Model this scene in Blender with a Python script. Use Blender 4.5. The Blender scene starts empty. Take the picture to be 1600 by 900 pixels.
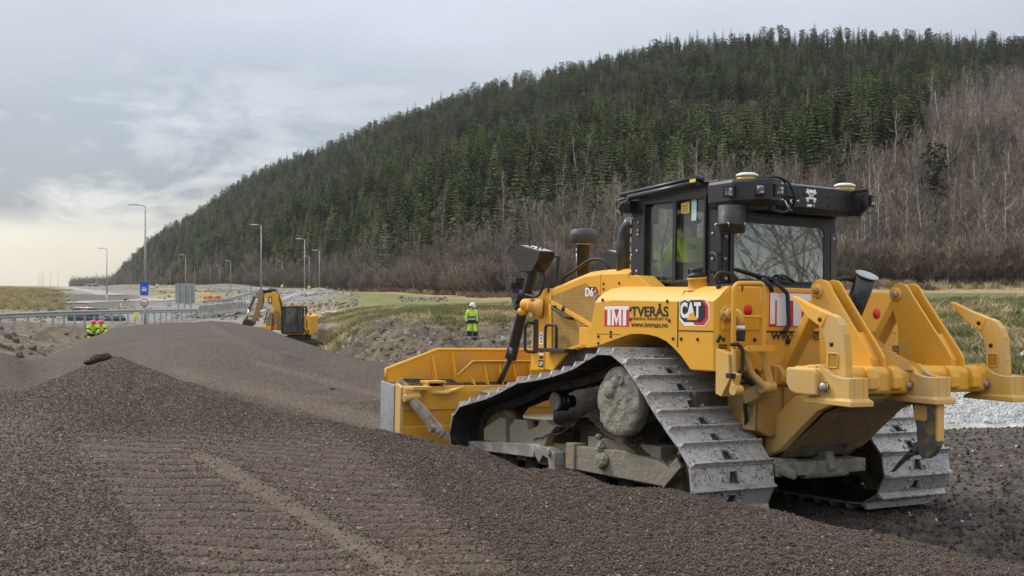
import bpy, bmesh, math, random
import numpy as np
from mathutils import Vector, Matrix, Euler
random.seed(7); rng = np.random.default_rng(7)
PI = math.pi
SC = bpy.context.scene
C = SC.collection

# ---------------------------------------------------------------- camera, sky, sun, exposure
F = 1882.0; HV = 447.0; CZ = 2.07
cam_d = bpy.data.cameras.new('camera'); cam = bpy.data.objects.new('camera', cam_d); C.objects.link(cam)
cam.location = (0, 0, CZ); cam.rotation_euler = (PI/2, 0, 0)
cam_d.sensor_width = 36; cam_d.lens = F/1600*36; cam_d.shift_y = -3/1600
cam_d.clip_start = 0.1; cam_d.clip_end = 20000
SC.camera = cam
SUN_EL = math.radians(44); SUN_AZ = math.radians(-58)     # azimuth measured from +Y towards +X
w = bpy.data.worlds.new('World'); SC.world = w; w.use_nodes = True
nt = w.node_tree; N = nt.nodes; L = nt.links
for n in list(N): N.remove(n)
out = N.new('ShaderNodeOutputWorld'); bg = N.new('ShaderNodeBackground'); L.new(bg.outputs[0], out.inputs[0])
sky = N.new('ShaderNodeTexSky'); sky.sky_type = 'NISHITA'; sky.sun_disc = False
sky.sun_elevation = SUN_EL; sky.sun_rotation = SUN_AZ; sky.air_density = 1.0; sky.dust_density = 2.0
tc = N.new('ShaderNodeTexCoord')
sep = N.new('ShaderNodeSeparateXYZ'); L.new(tc.outputs['Generated'], sep.inputs[0])
def wm(op, a, b=None, c=None, clamp=False):
    n = N.new('ShaderNodeMath'); n.operation = op; n.use_clamp = clamp
    for i, v in enumerate((a, b, c)):
        if v is None: continue
        if isinstance(v, (int, float)): n.inputs[i].default_value = v
        else: L.new(v, n.inputs[i])
    return n.outputs[0]
def wramp(fac, stops):
    r = N.new('ShaderNodeValToRGB'); L.new(fac, r.inputs[0]); e = r.color_ramp.elements
    while len(e) < len(stops): e.new(0.5)
    for k, (p, c) in enumerate(stops): e[k].position = p; e[k].color = (*c, 1)
    return r.outputs[0]
def wmix(f, a, b):
    m = N.new('ShaderNodeMix'); m.data_type = 'RGBA'
    for s, v in ((m.inputs[0], f), (m.inputs[6], a), (m.inputs[7], b)):
        if isinstance(v, (int, float)): s.default_value = v
        elif isinstance(v, tuple): s.default_value = (*v, 1)
        else: L.new(v, s)
    return m.outputs[2]
mp = N.new('ShaderNodeMapping'); L.new(tc.outputs['Generated'], mp.inputs[0]); mp.inputs['Scale'].default_value = (1, 1, 3.2)
nz = N.new('ShaderNodeTexNoise'); L.new(mp.outputs[0], nz.inputs[0]); nz.inputs['Scale'].default_value = 7.0; nz.inputs['Detail'].default_value = 7; nz.inputs['Roughness'].default_value = .58
nz.inputs['Distortion'].default_value = .3
nz2 = N.new('ShaderNodeTexNoise'); L.new(mp.outputs[0], nz2.inputs[0]); nz2.inputs['Scale'].default_value = 2.3; nz2.inputs['Detail'].default_value = 4
z = sep.outputs[2]; x = sep.outputs[0]
zz = wm('ADD', z, wm('MULTIPLY', wm('SUBTRACT', nz.outputs[0], .5), .05))
base = wramp(wm('MULTIPLY', zz, 2.0, clamp=True), [(0.0, (.74, .70, .60)), (.07, (.70, .68, .61)), (.13, (.53, .545, .56)), (.20, (.46, .49, .525)), (.38, (.50, .525, .56)), (.55, (.58, .60, .64)), (1.0, (1.15, 1.17, 1.22))])
# darker cloud bank low on the left, thinning to the right
left = wm('MULTIPLY_ADD', x, -3.6, .05, clamp=True)
band = wramp(wm('MULTIPLY', z, 4.0, clamp=True), [(0, (0, 0, 0)), (.17, (.0, .0, .0)), (.25, (1, 1, 1)), (.55, (.7, .7, .7)), (.85, (.1, .1, .1)), (1, (0, 0, 0))])
cl = wm('MULTIPLY', wm('MULTIPLY_ADD', nz.outputs[0], 8.0, -2.95, clamp=True), wm('MULTIPLY', band, wm('ADD', left, .22, clamp=True)))
col = wmix(wm('MULTIPLY', cl, .95, clamp=True), base, (.165, .195, .25))
soft = wm('MULTIPLY_ADD', nz2.outputs[0], .8, .58)
vm = N.new('ShaderNodeVectorMath'); vm.operation = 'SCALE'; L.new(col, vm.inputs[0]); L.new(soft, vm.inputs['Scale'])
skys = N.new('ShaderNodeVectorMath'); skys.operation = 'SCALE'; L.new(sky.outputs[0], skys.inputs[0]); skys.inputs['Scale'].default_value = 0.35
cls = N.new('ShaderNodeVectorMath'); cls.operation = 'SCALE'; L.new(vm.outputs[0], cls.inputs[0]); cls.inputs['Scale'].default_value = 9.2
sm = N.new('ShaderNodeVectorMath'); sm.operation = 'ADD'; L.new(skys.outputs[0], sm.inputs[0]); L.new(cls.outputs[0], sm.inputs[1])
L.new(sm.outputs[0], bg.inputs[0]); bg.inputs[1].default_value = 0.1

sl = bpy.data.lights.new('sun', 'SUN'); so = bpy.data.objects.new('sun', sl); C.objects.link(so)
sl.energy = 2.3; sl.angle = math.radians(12); sl.color = (1, .965, .91)
d = Vector((math.sin(SUN_AZ)*math.cos(SUN_EL), math.cos(SUN_AZ)*math.cos(SUN_EL), math.sin(SUN_EL)))
so.rotation_euler = d.to_track_quat('Z', 'Y').to_euler()
SC.view_settings.view_transform = 'Standard'; SC.view_settings.look = 'None'; SC.view_settings.exposure = 0.1; SC.view_settings.gamma = 1
SC.view_settings.use_curve_mapping = False
SC.cycles.max_bounces = 6; SC.cycles.diffuse_bounces = 2; SC.cycles.glossy_bounces = 3; SC.cycles.transmission_bounces = 4; SC.cycles.transparent_max_bounces = 12
SC.cycles.use_denoising = True
SC.cycles.caustics_reflective = False; SC.cycles.caustics_refractive = False

# ---------------------------------------------------------------- materials
def new_mat(name):
    m = bpy.data.materials.new(name); m.use_nodes = True
    nt = m.node_tree; return m, nt, nt.nodes['Principled BSDF']
class NT:
    def __init__(s, nt): s.nt = nt; s.n = nt.nodes; s.l = nt.links
    def node(s, t, **kw):
        n = s.n.new(t)
        for k, v in kw.items():
            if k.startswith('i_'): n.inputs[k[2:].replace('_', ' ')].default_value = v
            else: setattr(n, k, v)
        return n
    def set(s, sock, v):
        if isinstance(v, (int, float)): sock.default_value = v
        elif isinstance(v, tuple): sock.default_value = (*v, 1) if len(v) == 3 and sock.type == 'RGBA' else v
        else: s.l.new(v, sock)
    def coord(s, which='Object', scale=(1, 1, 1), loc=None):
        t = s.node('ShaderNodeTexCoord'); m = s.node('ShaderNodeMapping'); s.l.new(t.outputs[which], m.inputs[0]); m.inputs['Scale'].default_value = scale
        if loc is not None: s.l.new(loc, m.inputs['Location'])
        return m.outputs[0]
    def noise(s, vec, scale, detail=4, rough=.55, dist=0):
        n = s.node('ShaderNodeTexNoise'); s.l.new(vec, n.inputs['Vector'])
        n.inputs['Scale'].default_value = scale; n.inputs['Detail'].default_value = detail; n.inputs['Roughness'].default_value = rough; n.inputs['Distortion'].default_value = dist
        return n.outputs[0]
    def vor(s, vec, scale, feature='F1', out=0, rand=1):
        n = s.node('ShaderNodeTexVoronoi', feature=feature); s.l.new(vec, n.inputs['Vector']); n.inputs['Scale'].default_value = scale; n.inputs['Randomness'].default_value = rand
        return n.outputs[out]
    def rmp(s, fac, p0, p1, a=0., b=1.):
        n = s.node('ShaderNodeMapRange', clamp=True); s.set(n.inputs[0], fac)
        n.inputs[1].default_value = p0; n.inputs[2].default_value = p1; n.inputs[3].default_value = a; n.inputs[4].default_value = b
        return n.outputs[0]
    def mix(s, f, a, b, mode='MIX'):
        m = s.node('ShaderNodeMix', data_type='RGBA', blend_type=mode)
        s.set(m.inputs[0], f); s.set(m.inputs[6], a); s.set(m.inputs[7], b); return m.outputs[2]
    def math(s, op, a, b=None, c=None, clamp=False):
        n = s.node('ShaderNodeMath', operation=op, use_clamp=clamp)
        for i, v in enumerate((a, b, c)):
            if v is not None: s.set(n.inputs[i], v)
        return n.outputs[0]
    def bump(s, h, strength, dist):
        b = s.node('ShaderNodeBump'); b.inputs['Strength'].default_value = strength; b.inputs['Distance'].default_value = dist; s.l.new(h, b.inputs['Height'])
        return b
def simple(name, col, rough=.5, metal=0., col2=None, sc=8., lo=.45, hi=.6, bump=0, bdist=.005, bsc=40, spec=.5, obj_rand=0, coord='Object', stretch=(1, 1, 1)):
    """base colour with patches of a second colour, optional fine bump"""
    m, nt, p = new_mat(name); t = NT(nt)
    v = t.coord(coord, stretch)
    c = t.mix(t.rmp(t.noise(v, sc, 6, .62), lo, hi), col, col2) if col2 else None
    if c is None:
        c = t.mix(t.noise(v, sc, 4), tuple(x*.88 for x in col), tuple(min(1, x*1.1) for x in col))
    if obj_rand:
        oi = t.node('ShaderNodeObjectInfo')
        hs = t.node('ShaderNodeHueSaturation'); t.l.new(c, hs.inputs['Color'])
        t.l.new(t.rmp(oi.outputs['Random'], 0, 1, 1-obj_rand, 1+obj_rand), hs.inputs['Value'])
        t.l.new(t.rmp(t.math('FRACT', t.math('MULTIPLY', oi.outputs['Random'], 7.31)), 0, 1, .5-.03*obj_rand*2, .5+.03*obj_rand*2), hs.inputs['Hue'])
        c = hs.outputs[0]
    t.l.new(c, p.inputs['Base Color'])
    t.l.new(t.rmp(t.noise(v, sc*2.3, 4), .3, .7, max(0, rough-.1), min(1, rough+.1)), p.inputs['Roughness'])
    p.inputs['Metallic'].default_value = metal; p.inputs['Specular IOR Level'].default_value = spec
    if bump:
        b = t.bump(t.noise(v, bsc, 5, .65), bump, bdist); t.l.new(b.outputs[0], p.inputs['Normal'])
    return m

# ---------------------------------------------------------------- objects helpers
def link(name, me, mat=None, parent=None):
    o = bpy.data.objects.new(name, me); C.objects.link(o)
    if mat is not None:
        for m in (mat if isinstance(mat, (list, tuple)) else [mat]): me.materials.append(m)
    if parent is not None: o.parent = parent
    return o
def tag(o, label=None, cat=None, group=None, kind=None):
    if label: o['label'] = label
    if cat: o['category'] = cat
    if group: o['group'] = group
    if kind: o['kind'] = kind
    return o
def empty(name, loc=(0, 0, 0), rot=(0, 0, 0), label=None, cat=None, group=None):
    o = bpy.data.objects.new(name, None); C.objects.link(o); o.location = loc; o.rotation_euler = rot; o.empty_display_size = .2
    return tag(o, label, cat, group)
def children(o): return [c for c in bpy.data.objects if c.parent == o]
def copy_tree(o, parent=None, kids=None):
    c = o.copy(); C.objects.link(c); c.parent = parent
    for ch in (children(o) if kids is None else kids): copy_tree(ch, c)
    return c
def basis(axis, up=(0, 0, 1)):
    a = Vector(axis).normalized(); u = Vector(up)
    if abs(a.dot(u)) > .98: u = Vector((1, 0, 0))
    s = a.cross(u).normalized(); return a, s, s.cross(a).normalized()
class MB:
    """collects solid pieces, then links them as one mesh object"""
    def __init__(s): s.v = []; s.f = []; s.m = []; s.mi = 0; s.sm = []; s.smooth = False
    def add(s, vs, fs):
        k = len(s.v); s.v += [tuple(v) for v in vs]; s.f += [tuple(i+k for i in f) for f in fs]; s.m += [s.mi]*len(fs); s.sm += [s.smooth]*len(fs); return s
    def box(s, a, b):
        x0, y0, z0 = [min(p, q) for p, q in zip(a, b)]; x1, y1, z1 = [max(p, q) for p, q in zip(a, b)]
        return s.add([(x0, y0, z0), (x1, y0, z0), (x1, y1, z0), (x0, y1, z0), (x0, y0, z1), (x1, y0, z1), (x1, y1, z1), (x0, y1, z1)],
                     [(0, 3, 2, 1), (4, 5, 6, 7), (0, 1, 5, 4), (1, 2, 6, 5), (2, 3, 7, 6), (3, 0, 4, 7)])
    def bar(s, p, q, w, h, up=(0, 0, 1)):
        p, q = Vector(p), Vector(q); a, sd, u = basis(q-p, up); r = []
        for e in (p, q):
            for i, j in ((-1, -1), (1, -1), (1, 1), (-1, 1)): r.append(e+sd*(w/2*i)+u*(h/2*j))
        return s.add(r, [(3, 2, 1, 0), (4, 5, 6, 7), (0, 1, 5, 4), (1, 2, 6, 5), (2, 3, 7, 6), (3, 0, 4, 7)])
    def ext(s, poly, axis, a, b):
        """polygon in the plane across axis ('x': (y,z), 'y': (x,z), 'z': (x,y)) extruded from a to b"""
        n = len(poly); mk = {'x': lambda p, t: (t, p[0], p[1]), 'y': lambda p, t: (p[0], t, p[1]), 'z': lambda p, t: (p[0], p[1], t)}[axis]
        vs = [mk(p, a) for p in poly]+[mk(p, b) for p in poly]
        return s.add(vs, [tuple(range(n)), tuple(range(2*n-1, n-1, -1))]+[(i, i+n, (i+1) % n+n, (i+1) % n) for i in range(n)])
    def loft(s, loops, cap=True):
        n = len(loops[0]); vs = [p for l in loops for p in l]; fs = []
        for k in range(len(loops)-1):
            for i in range(n): fs.append((k*n+i, k*n+(i+1) % n, (k+1)*n+(i+1) % n, (k+1)*n+i))
        if cap: fs += [tuple(range(n-1, -1, -1)), tuple(range((len(loops)-1)*n, len(loops)*n))]
        return s.add(vs, fs)
    def cyl(s, p, q, r, r2=None, n=20, cap=True):
        r2 = r if r2 is None else r2; p, q = Vector(p), Vector(q); a, sd, u = basis(q-p); vs = []
        for e, rr in ((p, r), (q, r2)):
            for i in range(n): t = 2*PI*i/n; vs.append(e+sd*(rr*math.cos(t))+u*(rr*math.sin(t)))
        sm = s.smooth; s.smooth = True
        s.add(vs, [(i, (i+1) % n, (i+1) % n+n, i+n) for i in range(n)]); s.smooth = False
        if cap:
            k = len(s.v)-2*n; s.f += [tuple(range(k+n-1, k-1, -1)), tuple(range(k+n, k+2*n))]; s.m += [s.mi]*2; s.sm += [False]*2
        s.smooth = sm; return s
    def tube(s, pts, r, n=10, rs=None):
        pts = [Vector(p) for p in pts]; vs = []; prev = None
        for i, p in enumerate(pts):
            d = (pts[min(i+1, len(pts)-1)]-pts[max(i-1, 0)]).normalized()
            if prev is None: a, sd, u = basis(d)
            else: sd = (prev-d*prev.dot(d)).normalized(); u = sd.cross(d)
            prev = sd; rr = rs[i] if rs else r
            for k in range(n): t = 2*PI*k/n; vs.append(p+sd*(rr*math.cos(t))+u*(rr*math.sin(t)))
        fs = [(i*n+k, i*n+(k+1) % n, (i+1)*n+(k+1) % n, (i+1)*n+k) for i in range(len(pts)-1) for k in range(n)]
        sm = s.smooth; s.smooth = True; s.add(vs, fs); s.smooth = sm
        k = len(s.v)-len(vs); s.f += [tuple(range(k+n-1, k-1, -1)), tuple(range(k+len(vs)-n, k+len(vs)))]; s.m += [s.mi]*2; s.sm += [False]*2
        return s
    def lathe(s, base, prof, n=24, axis=(0, 0, 1)):
        """prof: (radius, height) along axis from base"""
        a, sd, u = basis(axis, (0, 0, 1) if abs(Vector(axis).normalized().z) < .9 else (1, 0, 0)); b = Vector(base); vs = []
        for r, h in prof:
            for k in range(n): t = 2*PI*k/n; vs.append(b+a*h+sd*(r*math.cos(t))+u*(r*math.sin(t)))
        sm = s.smooth; s.smooth = True
        s.add(vs, [(i*n+k, i*n+(k+1) % n, (i+1)*n+(k+1) % n, (i+1)*n+k) for i in range(len(prof)-1) for k in range(n)]); s.smooth = False
        k = len(s.v)-len(vs); s.f += [tuple(range(k+n-1, k-1, -1)), tuple(range(k+len(vs)-n, k+len(vs)))]; s.m += [s.mi]*2; s.sm += [False]*2
        s.smooth = sm; return s
    def build(s, name, mat, parent=None, bevel=0, seg=2, ang=35, fix=True):
        me = bpy.data.meshes.new(name); me.from_pydata(s.v, [], s.f); me.update()
        me.polygons.foreach_set('material_index', s.m); me.polygons.foreach_set('use_smooth', s.sm)
        if fix:
            bm = bmesh.new(); bm.from_mesh(me); bmesh.ops.recalc_face_normals(bm, faces=bm.faces); bm.to_mesh(me); bm.free()
        o = link(name, me, mat, parent)
        if bevel:
            b = o.modifiers.new('bevel', 'BEVEL'); b.width = bevel; b.segments = seg; b.limit_method = 'ANGLE'; b.angle_limit = math.radians(ang); b.harden_normals = False
        return o
def arc(pts, rad, n=5):
    """round the inner corners of a 3d polyline"""
    P = [Vector(p) for p in pts]; o = [P[0]]
    for i in range(1, len(P)-1):
        a, b, c = P[i-1], P[i], P[i+1]; u, v = (a-b), (c-b); k = min(rad, u.length*.48, v.length*.48)
        p0, p1 = b+u.normalized()*k, b+v.normalized()*k
        for j in range(n+1):
            t = j/n; o.append(p0*(1-t)**2+b*2*t*(1-t)+p1*t*t)
    return o+[P[-1]]
def text(s, w, h, loc, rot, name, mat, parent, th=.0015, bold=0.):
    """lettering as a mesh, fitted to width w and height h (of the capitals)"""
    cu = bpy.data.curves.new(name, 'FONT'); cu.body = s; cu.size = 1; cu.extrude = .5; cu.offset = bold; cu.resolution_u = 3
    t = bpy.data.objects.new(name, cu); C.objects.link(t); bpy.context.view_layer.update()
    me = bpy.data.meshes.new_from_object(t.evaluated_get(bpy.context.evaluated_depsgraph_get())); bpy.data.objects.remove(t); bpy.data.curves.remove(cu)
    n = len(me.vertices); co = np.empty(n*3, dtype=np.float32); me.vertices.foreach_get('co', co); co = co.reshape(-1, 3)
    x0, x1 = co[:, 0].min(), co[:, 0].max(); co[:, 0] = (co[:, 0]-x0)/(x1-x0)*w; co[:, 1] *= h/.70; co[:, 2] *= th
    me.vertices.foreach_set('co', co.ravel()); me.update(); me.name = name; me.materials.clear()
    o = link(name, me, mat, parent); o.location = loc; o.rotation_euler = rot; return o
def scatter(name, pts, rots, scl, idx, protos, parent=None):
    """one object: instances of the prototypes on the given points"""
    me = bpy.data.meshes.new(name); me.from_pydata([tuple(p) for p in pts], [], [])
    a = me.attributes.new('rot', 'FLOAT_VECTOR', 'POINT'); a.data.foreach_set('vector', np.asarray(rots, dtype=np.float32).ravel())
    a = me.attributes.new('scl', 'FLOAT', 'POINT'); a.data.foreach_set('value', np.asarray(scl, dtype=np.float32))
    a = me.attributes.new('pick', 'INT', 'POINT'); a.data.foreach_set('value', np.asarray(idx, dtype=np.int32))
    o = link(name, me); col = bpy.data.collections.new(name+'_sources')
    for p in protos: col.objects.link(p)
    g = bpy.data.node_groups.new(name, 'GeometryNodeTree')
    g.interface.new_socket('Geometry', in_out='INPUT', socket_type='NodeSocketGeometry'); g.interface.new_socket('Geometry', in_out='OUTPUT', socket_type='NodeSocketGeometry')
    gi = g.nodes.new('NodeGroupInput'); go = g.nodes.new('NodeGroupOutput'); ip = g.nodes.new('GeometryNodeInstanceOnPoints')
    ci = g.nodes.new('GeometryNodeCollectionInfo'); ci.inputs['Collection'].default_value = col; ci.inputs['Separate Children'].default_value = True; ci.inputs['Reset Children'].default_value = True
    ip.inputs['Pick Instance'].default_value = True
    def at(nm, ty):
        n = g.nodes.new('GeometryNodeInputNamedAttribute'); n.data_type = ty; n.inputs[0].default_value = nm; return [s for s in n.outputs if s.enabled][0]
    g.links.new(gi.outputs[0], ip.inputs['Points']); g.links.new(ci.outputs[0], ip.inputs['Instance'])
    g.links.new(at('rot', 'FLOAT_VECTOR'), ip.inputs['Rotation']); g.links.new(at('scl', 'FLOAT'), ip.inputs['Scale']); g.links.new(at('pick', 'INT'), ip.inputs['Instance Index'])
    g.links.new(ip.outputs[0], go.inputs[0])
    md = o.modifiers.new('scatter', 'NODES'); md.node_group = g
    return o
def proto(name, mb, mat):
    me = bpy.data.meshes.new(name); me.from_pydata(mb.v, [], mb.f); me.update(); me.polygons.foreach_set('material_index', mb.m); me.polygons.foreach_set('use_smooth', mb.sm)
    for m in (mat if isinstance(mat, (list, tuple)) else [mat]): me.materials.append(m)
    return bpy.data.objects.new(name, me)
# value noise on numpy arrays
def vnoise(x, y, seed=0):
    xi = np.floor(x).astype(np.int64); yi = np.floor(y).astype(np.int64); fx = x-xi; fy = y-yi
    fx = fx*fx*(3-2*fx); fy = fy*fy*(3-2*fy)
    def h(a, b):
        n = (a*374761393+b*668265263+seed*1442695041) & 0xffffffff
        n = ((n ^ (n >> 13))*1274126177) & 0xffffffff
        return ((n ^ (n >> 16)) & 0xffff)/65535.
    return (h(xi, yi)*(1-fx)+h(xi+1, yi)*fx)*(1-fy)+(h(xi, yi+1)*(1-fx)+h(xi+1, yi+1)*fx)*fy
def fbm(x, y, oct=4, seed=0, gain=.5):
    s = 0; a = 1; t = 0
    for i in range(oct): s = s+a*vnoise(x*2**i, y*2**i, seed+i*17); t += a; a *= gain
    return s/t
# ================================================================ terrain
def zv(y, v): return CZ-(v-HV)/F*y
US = np.linspace(-700, 2300, 376); LY = np.linspace(math.log(2.5), math.log(1500), 900)
def columns(cols, sig_u=3, sig_y=4):
    us = [c[0] for c in cols]; prof = []
    for _, pts in cols:
        ys = [p[0] for p in pts]; zs = [p[2] if len(p) == 3 else zv(p[0], p[1]) for p in pts]
        prof.append(np.interp(LY, np.log(ys), zs))
    prof = np.array(prof); G = np.empty((len(US), len(LY)))
    for j in range(len(LY)): G[:, j] = np.interp(US, us, prof[:, j])
    def blur(a, s, ax):
        k = np.exp(-.5*(np.arange(-3*s, 3*s+1)/s)**2); k /= k.sum(); pad = [(0, 0), (0, 0)]; pad[ax] = (3*s, 3*s)
        a = np.pad(a, pad, 'edge'); return np.apply_along_axis(lambda r: np.convolve(r, k, 'valid'), ax, a)
    return blur(blur(G, sig_u, 0), sig_y, 1)
def sample(G, u, y):
    u = np.asarray(u, float); ly = np.log(np.maximum(np.asarray(y, float), 2.5))
    a = np.clip((u-US[0])/(US[1]-US[0]), 0, len(US)-1.001); b = np.clip((ly-LY[0])/(LY[1]-LY[0]), 0, len(LY)-1.001)
    i = a.astype(int); j = b.astype(int); fa = a-i; fb = b-j
    return (G[i, j]*(1-fa)+G[i+1, j]*fa)*(1-fb)+(G[i, j+1]*(1-fa)+G[i+1, j+1]*fa)*fb
# ---- general ground (before the hill): depth, picture row it is seen at, or (depth, 0, height)
GR = columns([
 (-700, [(3, 0, -.6), (40, 0, -1.2), (58, 0, 0.), (70, 0, -.05), (90, 0, -.6), (120, 0, -.1), (200, 0, 1.6), (600, 0, 2.2), (1500, 0, -3)]),
 (0, [(3, 0, -.6), (30, 0, -1.0), (40, 0, -1.4), (48, 0, -.9), (57, 0, -.05), (70, 0, -.05), (76, 0, -.5), (90, 0, -1.2), (105, 0, -1.2), (120, 483), (150, 468), (220, 451), (420, 446.5), (1500, 0, -3)]),
 (100, [(3, 0, -.6), (40, 0, -1.4), (60, 0, -1.4), (67, 0, -.15), (84, 0, -.3), (92, 0, -1.2), (106, 0, -1.25), (122, 483), (150, 470), (220, 456), (500, 447), (1500, 0, -2)]),
 (200, [(3, 0, -.6), (40, 0, -1.5), (72, 0, -1.5), (81, 0, -.3), (98, 0, -.6), (105, 0, -1.3), (115, 0, -1.1), (125, 479), (160, 466), (250, 456), (600, 447.6), (1500, 0, 0)]),
 (300, [(3, 0, -.6), (40, 0, -1.5), (85, 0, -1.5), (104, 0, -.7), (118, 0, -.6), (130, 482), (160, 470), (220, 460), (330, 450), (450, 445), (1500, 0, 4)]),
 (400, [(3, 0, -.6), (40, 0, -1.6), (66, 0, -2.0), (78, 0, -2.0), (95, 0, -1.6), (115, 494), (122, 478), (140, 474), (170, 462), (240, 453), (330, 448), (1500, 0, 6)]),
 (500, [(3, 0, -.6), (36, 0, -.9), (60, 0, -1.9), (70, 0, -1.9), (82, 514), (100, 494), (126, 474), (150, 463), (200, 457), (260, 452), (1500, 0, 6)]),
 (560, [(3, 0, -.6), (30, 0, -.6), (42, 0, -.8), (50, 530), (56, 514), (70, 505), (85, 492), (110, 474), (150, 462), (220, 456), (1500, 0, 6)]),
 (620, [(3, 0, -.5), (30, 0, -.4), (40, 568), (48, 505), (54, 0, .35), (64, 0, .35), (72, 494), (90, 484), (120, 474), (170, 462), (1500, 0, 6)]),
 (750, [(3, 0, -.4), (34, 0, -.35), (44, 556), (52, 537), (60, 506), (70, 494), (85, 484), (110, 476), (150, 466), (1500, 0, 6)]),
 (1000, [(3, 0, -.3), (20, 0, -.3), (34, 0, -.3), (44, 540), (55, 505), (75, 482), (110, 466), (145, 455), (1500, 0, 6)]),
 (1300, [(3, 0, -.15), (16, 0, -.15), (25, 0, -.1), (34, 565), (50, 486), (60, 474), (100, 458), (130, 446), (1500, 0, 8)]),
 (1500, [(3, 0, -.15), (12, 0, -.5), (16.5, 0, -.4), (18, 0, -.13), (20, 640), (26, 596), (32, 570), (48, 492), (56, 476), (80, 462), (108, 457), (118, 452), (132, 440), (1500, 0, 8)]),
 (1700, [(3, 0, -.1), (16.5, 0, -.4), (18, 0, -.1), (20, 640), (26, 596), (32, 565), (44, 490), (52, 474), (80, 460), (105, 456), (118, 445), (130, 430), (1500, 0, 8)]),
 (2300, [(3, 0, 0), (20, 0, .05), (40, 0, 1.), (80, 0, 1.8), (130, 0, 3.6), (1500, 0, 8)]),
], 3, 2)
# ---- hill: foot distance, ridge distance, picture row of the bare ridge
HU = np.array([-700, 100, 170, 200, 230, 260, 300, 350, 400, 450, 500, 550, 600, 650, 700, 750, 800, 850, 900, 950, 1000, 1050, 1100, 1200, 1300, 1400, 1500, 1600, 1700, 2000, 2300], float)
HS = np.array([0, 0, 436, 402, 372, 350, 330, 298, 266, 241, 226, 201, 176, 161, 147, 136, 122, 107, 92, 81, 71, 57, 51, 43, 35, 39, 47, 50, 60, 110, 200], float)   # silhouette of the tree tops
HS[0] = HS[1] = 447
HB = np.interp(HU, [100, 170, 300, 400, 500, 600, 750, 1000, 1300, 1600, 2300], [1000, 900, 470, 340, 265, 215, 160, 146, 134, 128, 120])
HR = np.interp(HU, [100, 170, 300, 500, 800, 1100, 1300, 1600, 2300], [1150, 1060, 900, 720, 600, 520, 500, 490, 480])
def hill(u, y):
    b = np.interp(u, HU, HB); r = np.interp(u, HU, HR); top = np.interp(u, HU, HS)
    zr = np.where(top > 446, -2, CZ+(HV-top)/F*r-9.5)
    s = np.clip((y-b)/(r-b), 0, 1.6)
    base = sample(GR, u, np.minimum(y, b))
    up = np.where(s <= 1, s**.92*(1-.10*np.sin(s*PI)), 1-(s-1)**1.5*.9)
    x = (u-800)/F*y
    rough = (fbm(x/60, y/60, 4, 5)-.5)*26*np.clip(s*4, 0, 1)*np.clip((1.05-s)*5, 0, 1)*np.clip((zr+2)/60, 0, 1)
    return base, base+np.maximum(zr-base, 0)*up+rough, s
def ground(u, y):
    u = np.asarray(u, float); y = np.asarray(y, float)
    base, h, s = hill(u, y); g = sample(GR, u, y)
    x = (u-800)/F*y
    # rubble embankment and rough clods between the pile and the meadow
    m = np.clip((u-470)/60, 0, 1)*np.clip((1080-u)/60, 0, 1)*np.clip((y-36)/3, 0, 1)*np.clip((64-y)/8, 0, 1)
    wk = 1-.92*np.exp(-((u-737)/26)**2-((y-50.5)/3.2)**2)
    bump = (fbm(x/1.3, y/1.6, 5, 3, .62)-.5)*1.25*m*wk
    m2 = np.clip((y-27)/4, 0, 1)*np.clip((60-y)/6, 0, 1)*np.clip((u-1200)/60, 0, 1)
    bump += (fbm(x/1.5, y/1.5, 4, 9)-.5)*.75*m2
    m3 = np.clip((u+400)/60, 0, 1)*np.clip((560-u)/60, 0, 1)*np.clip((y-42)/4, 0, 1)*np.clip((75-y)/4, 0, 1)
    bump += (fbm(x/1.1, y/2.2, 4, 19)-.5)*.45*m3
    bump += (fbm(x/9, y/9, 3, 29)-.5)*.5*np.clip((y-100)/60, 0, 1)
    bump += (fbm(x/.35, y/.35, 3, 33)-.5)*.10*np.clip((27-y)/3, 0, 1)*np.clip((y-14)/3, 0, 1)
    return np.where(s > 0, h, g+bump)
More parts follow.
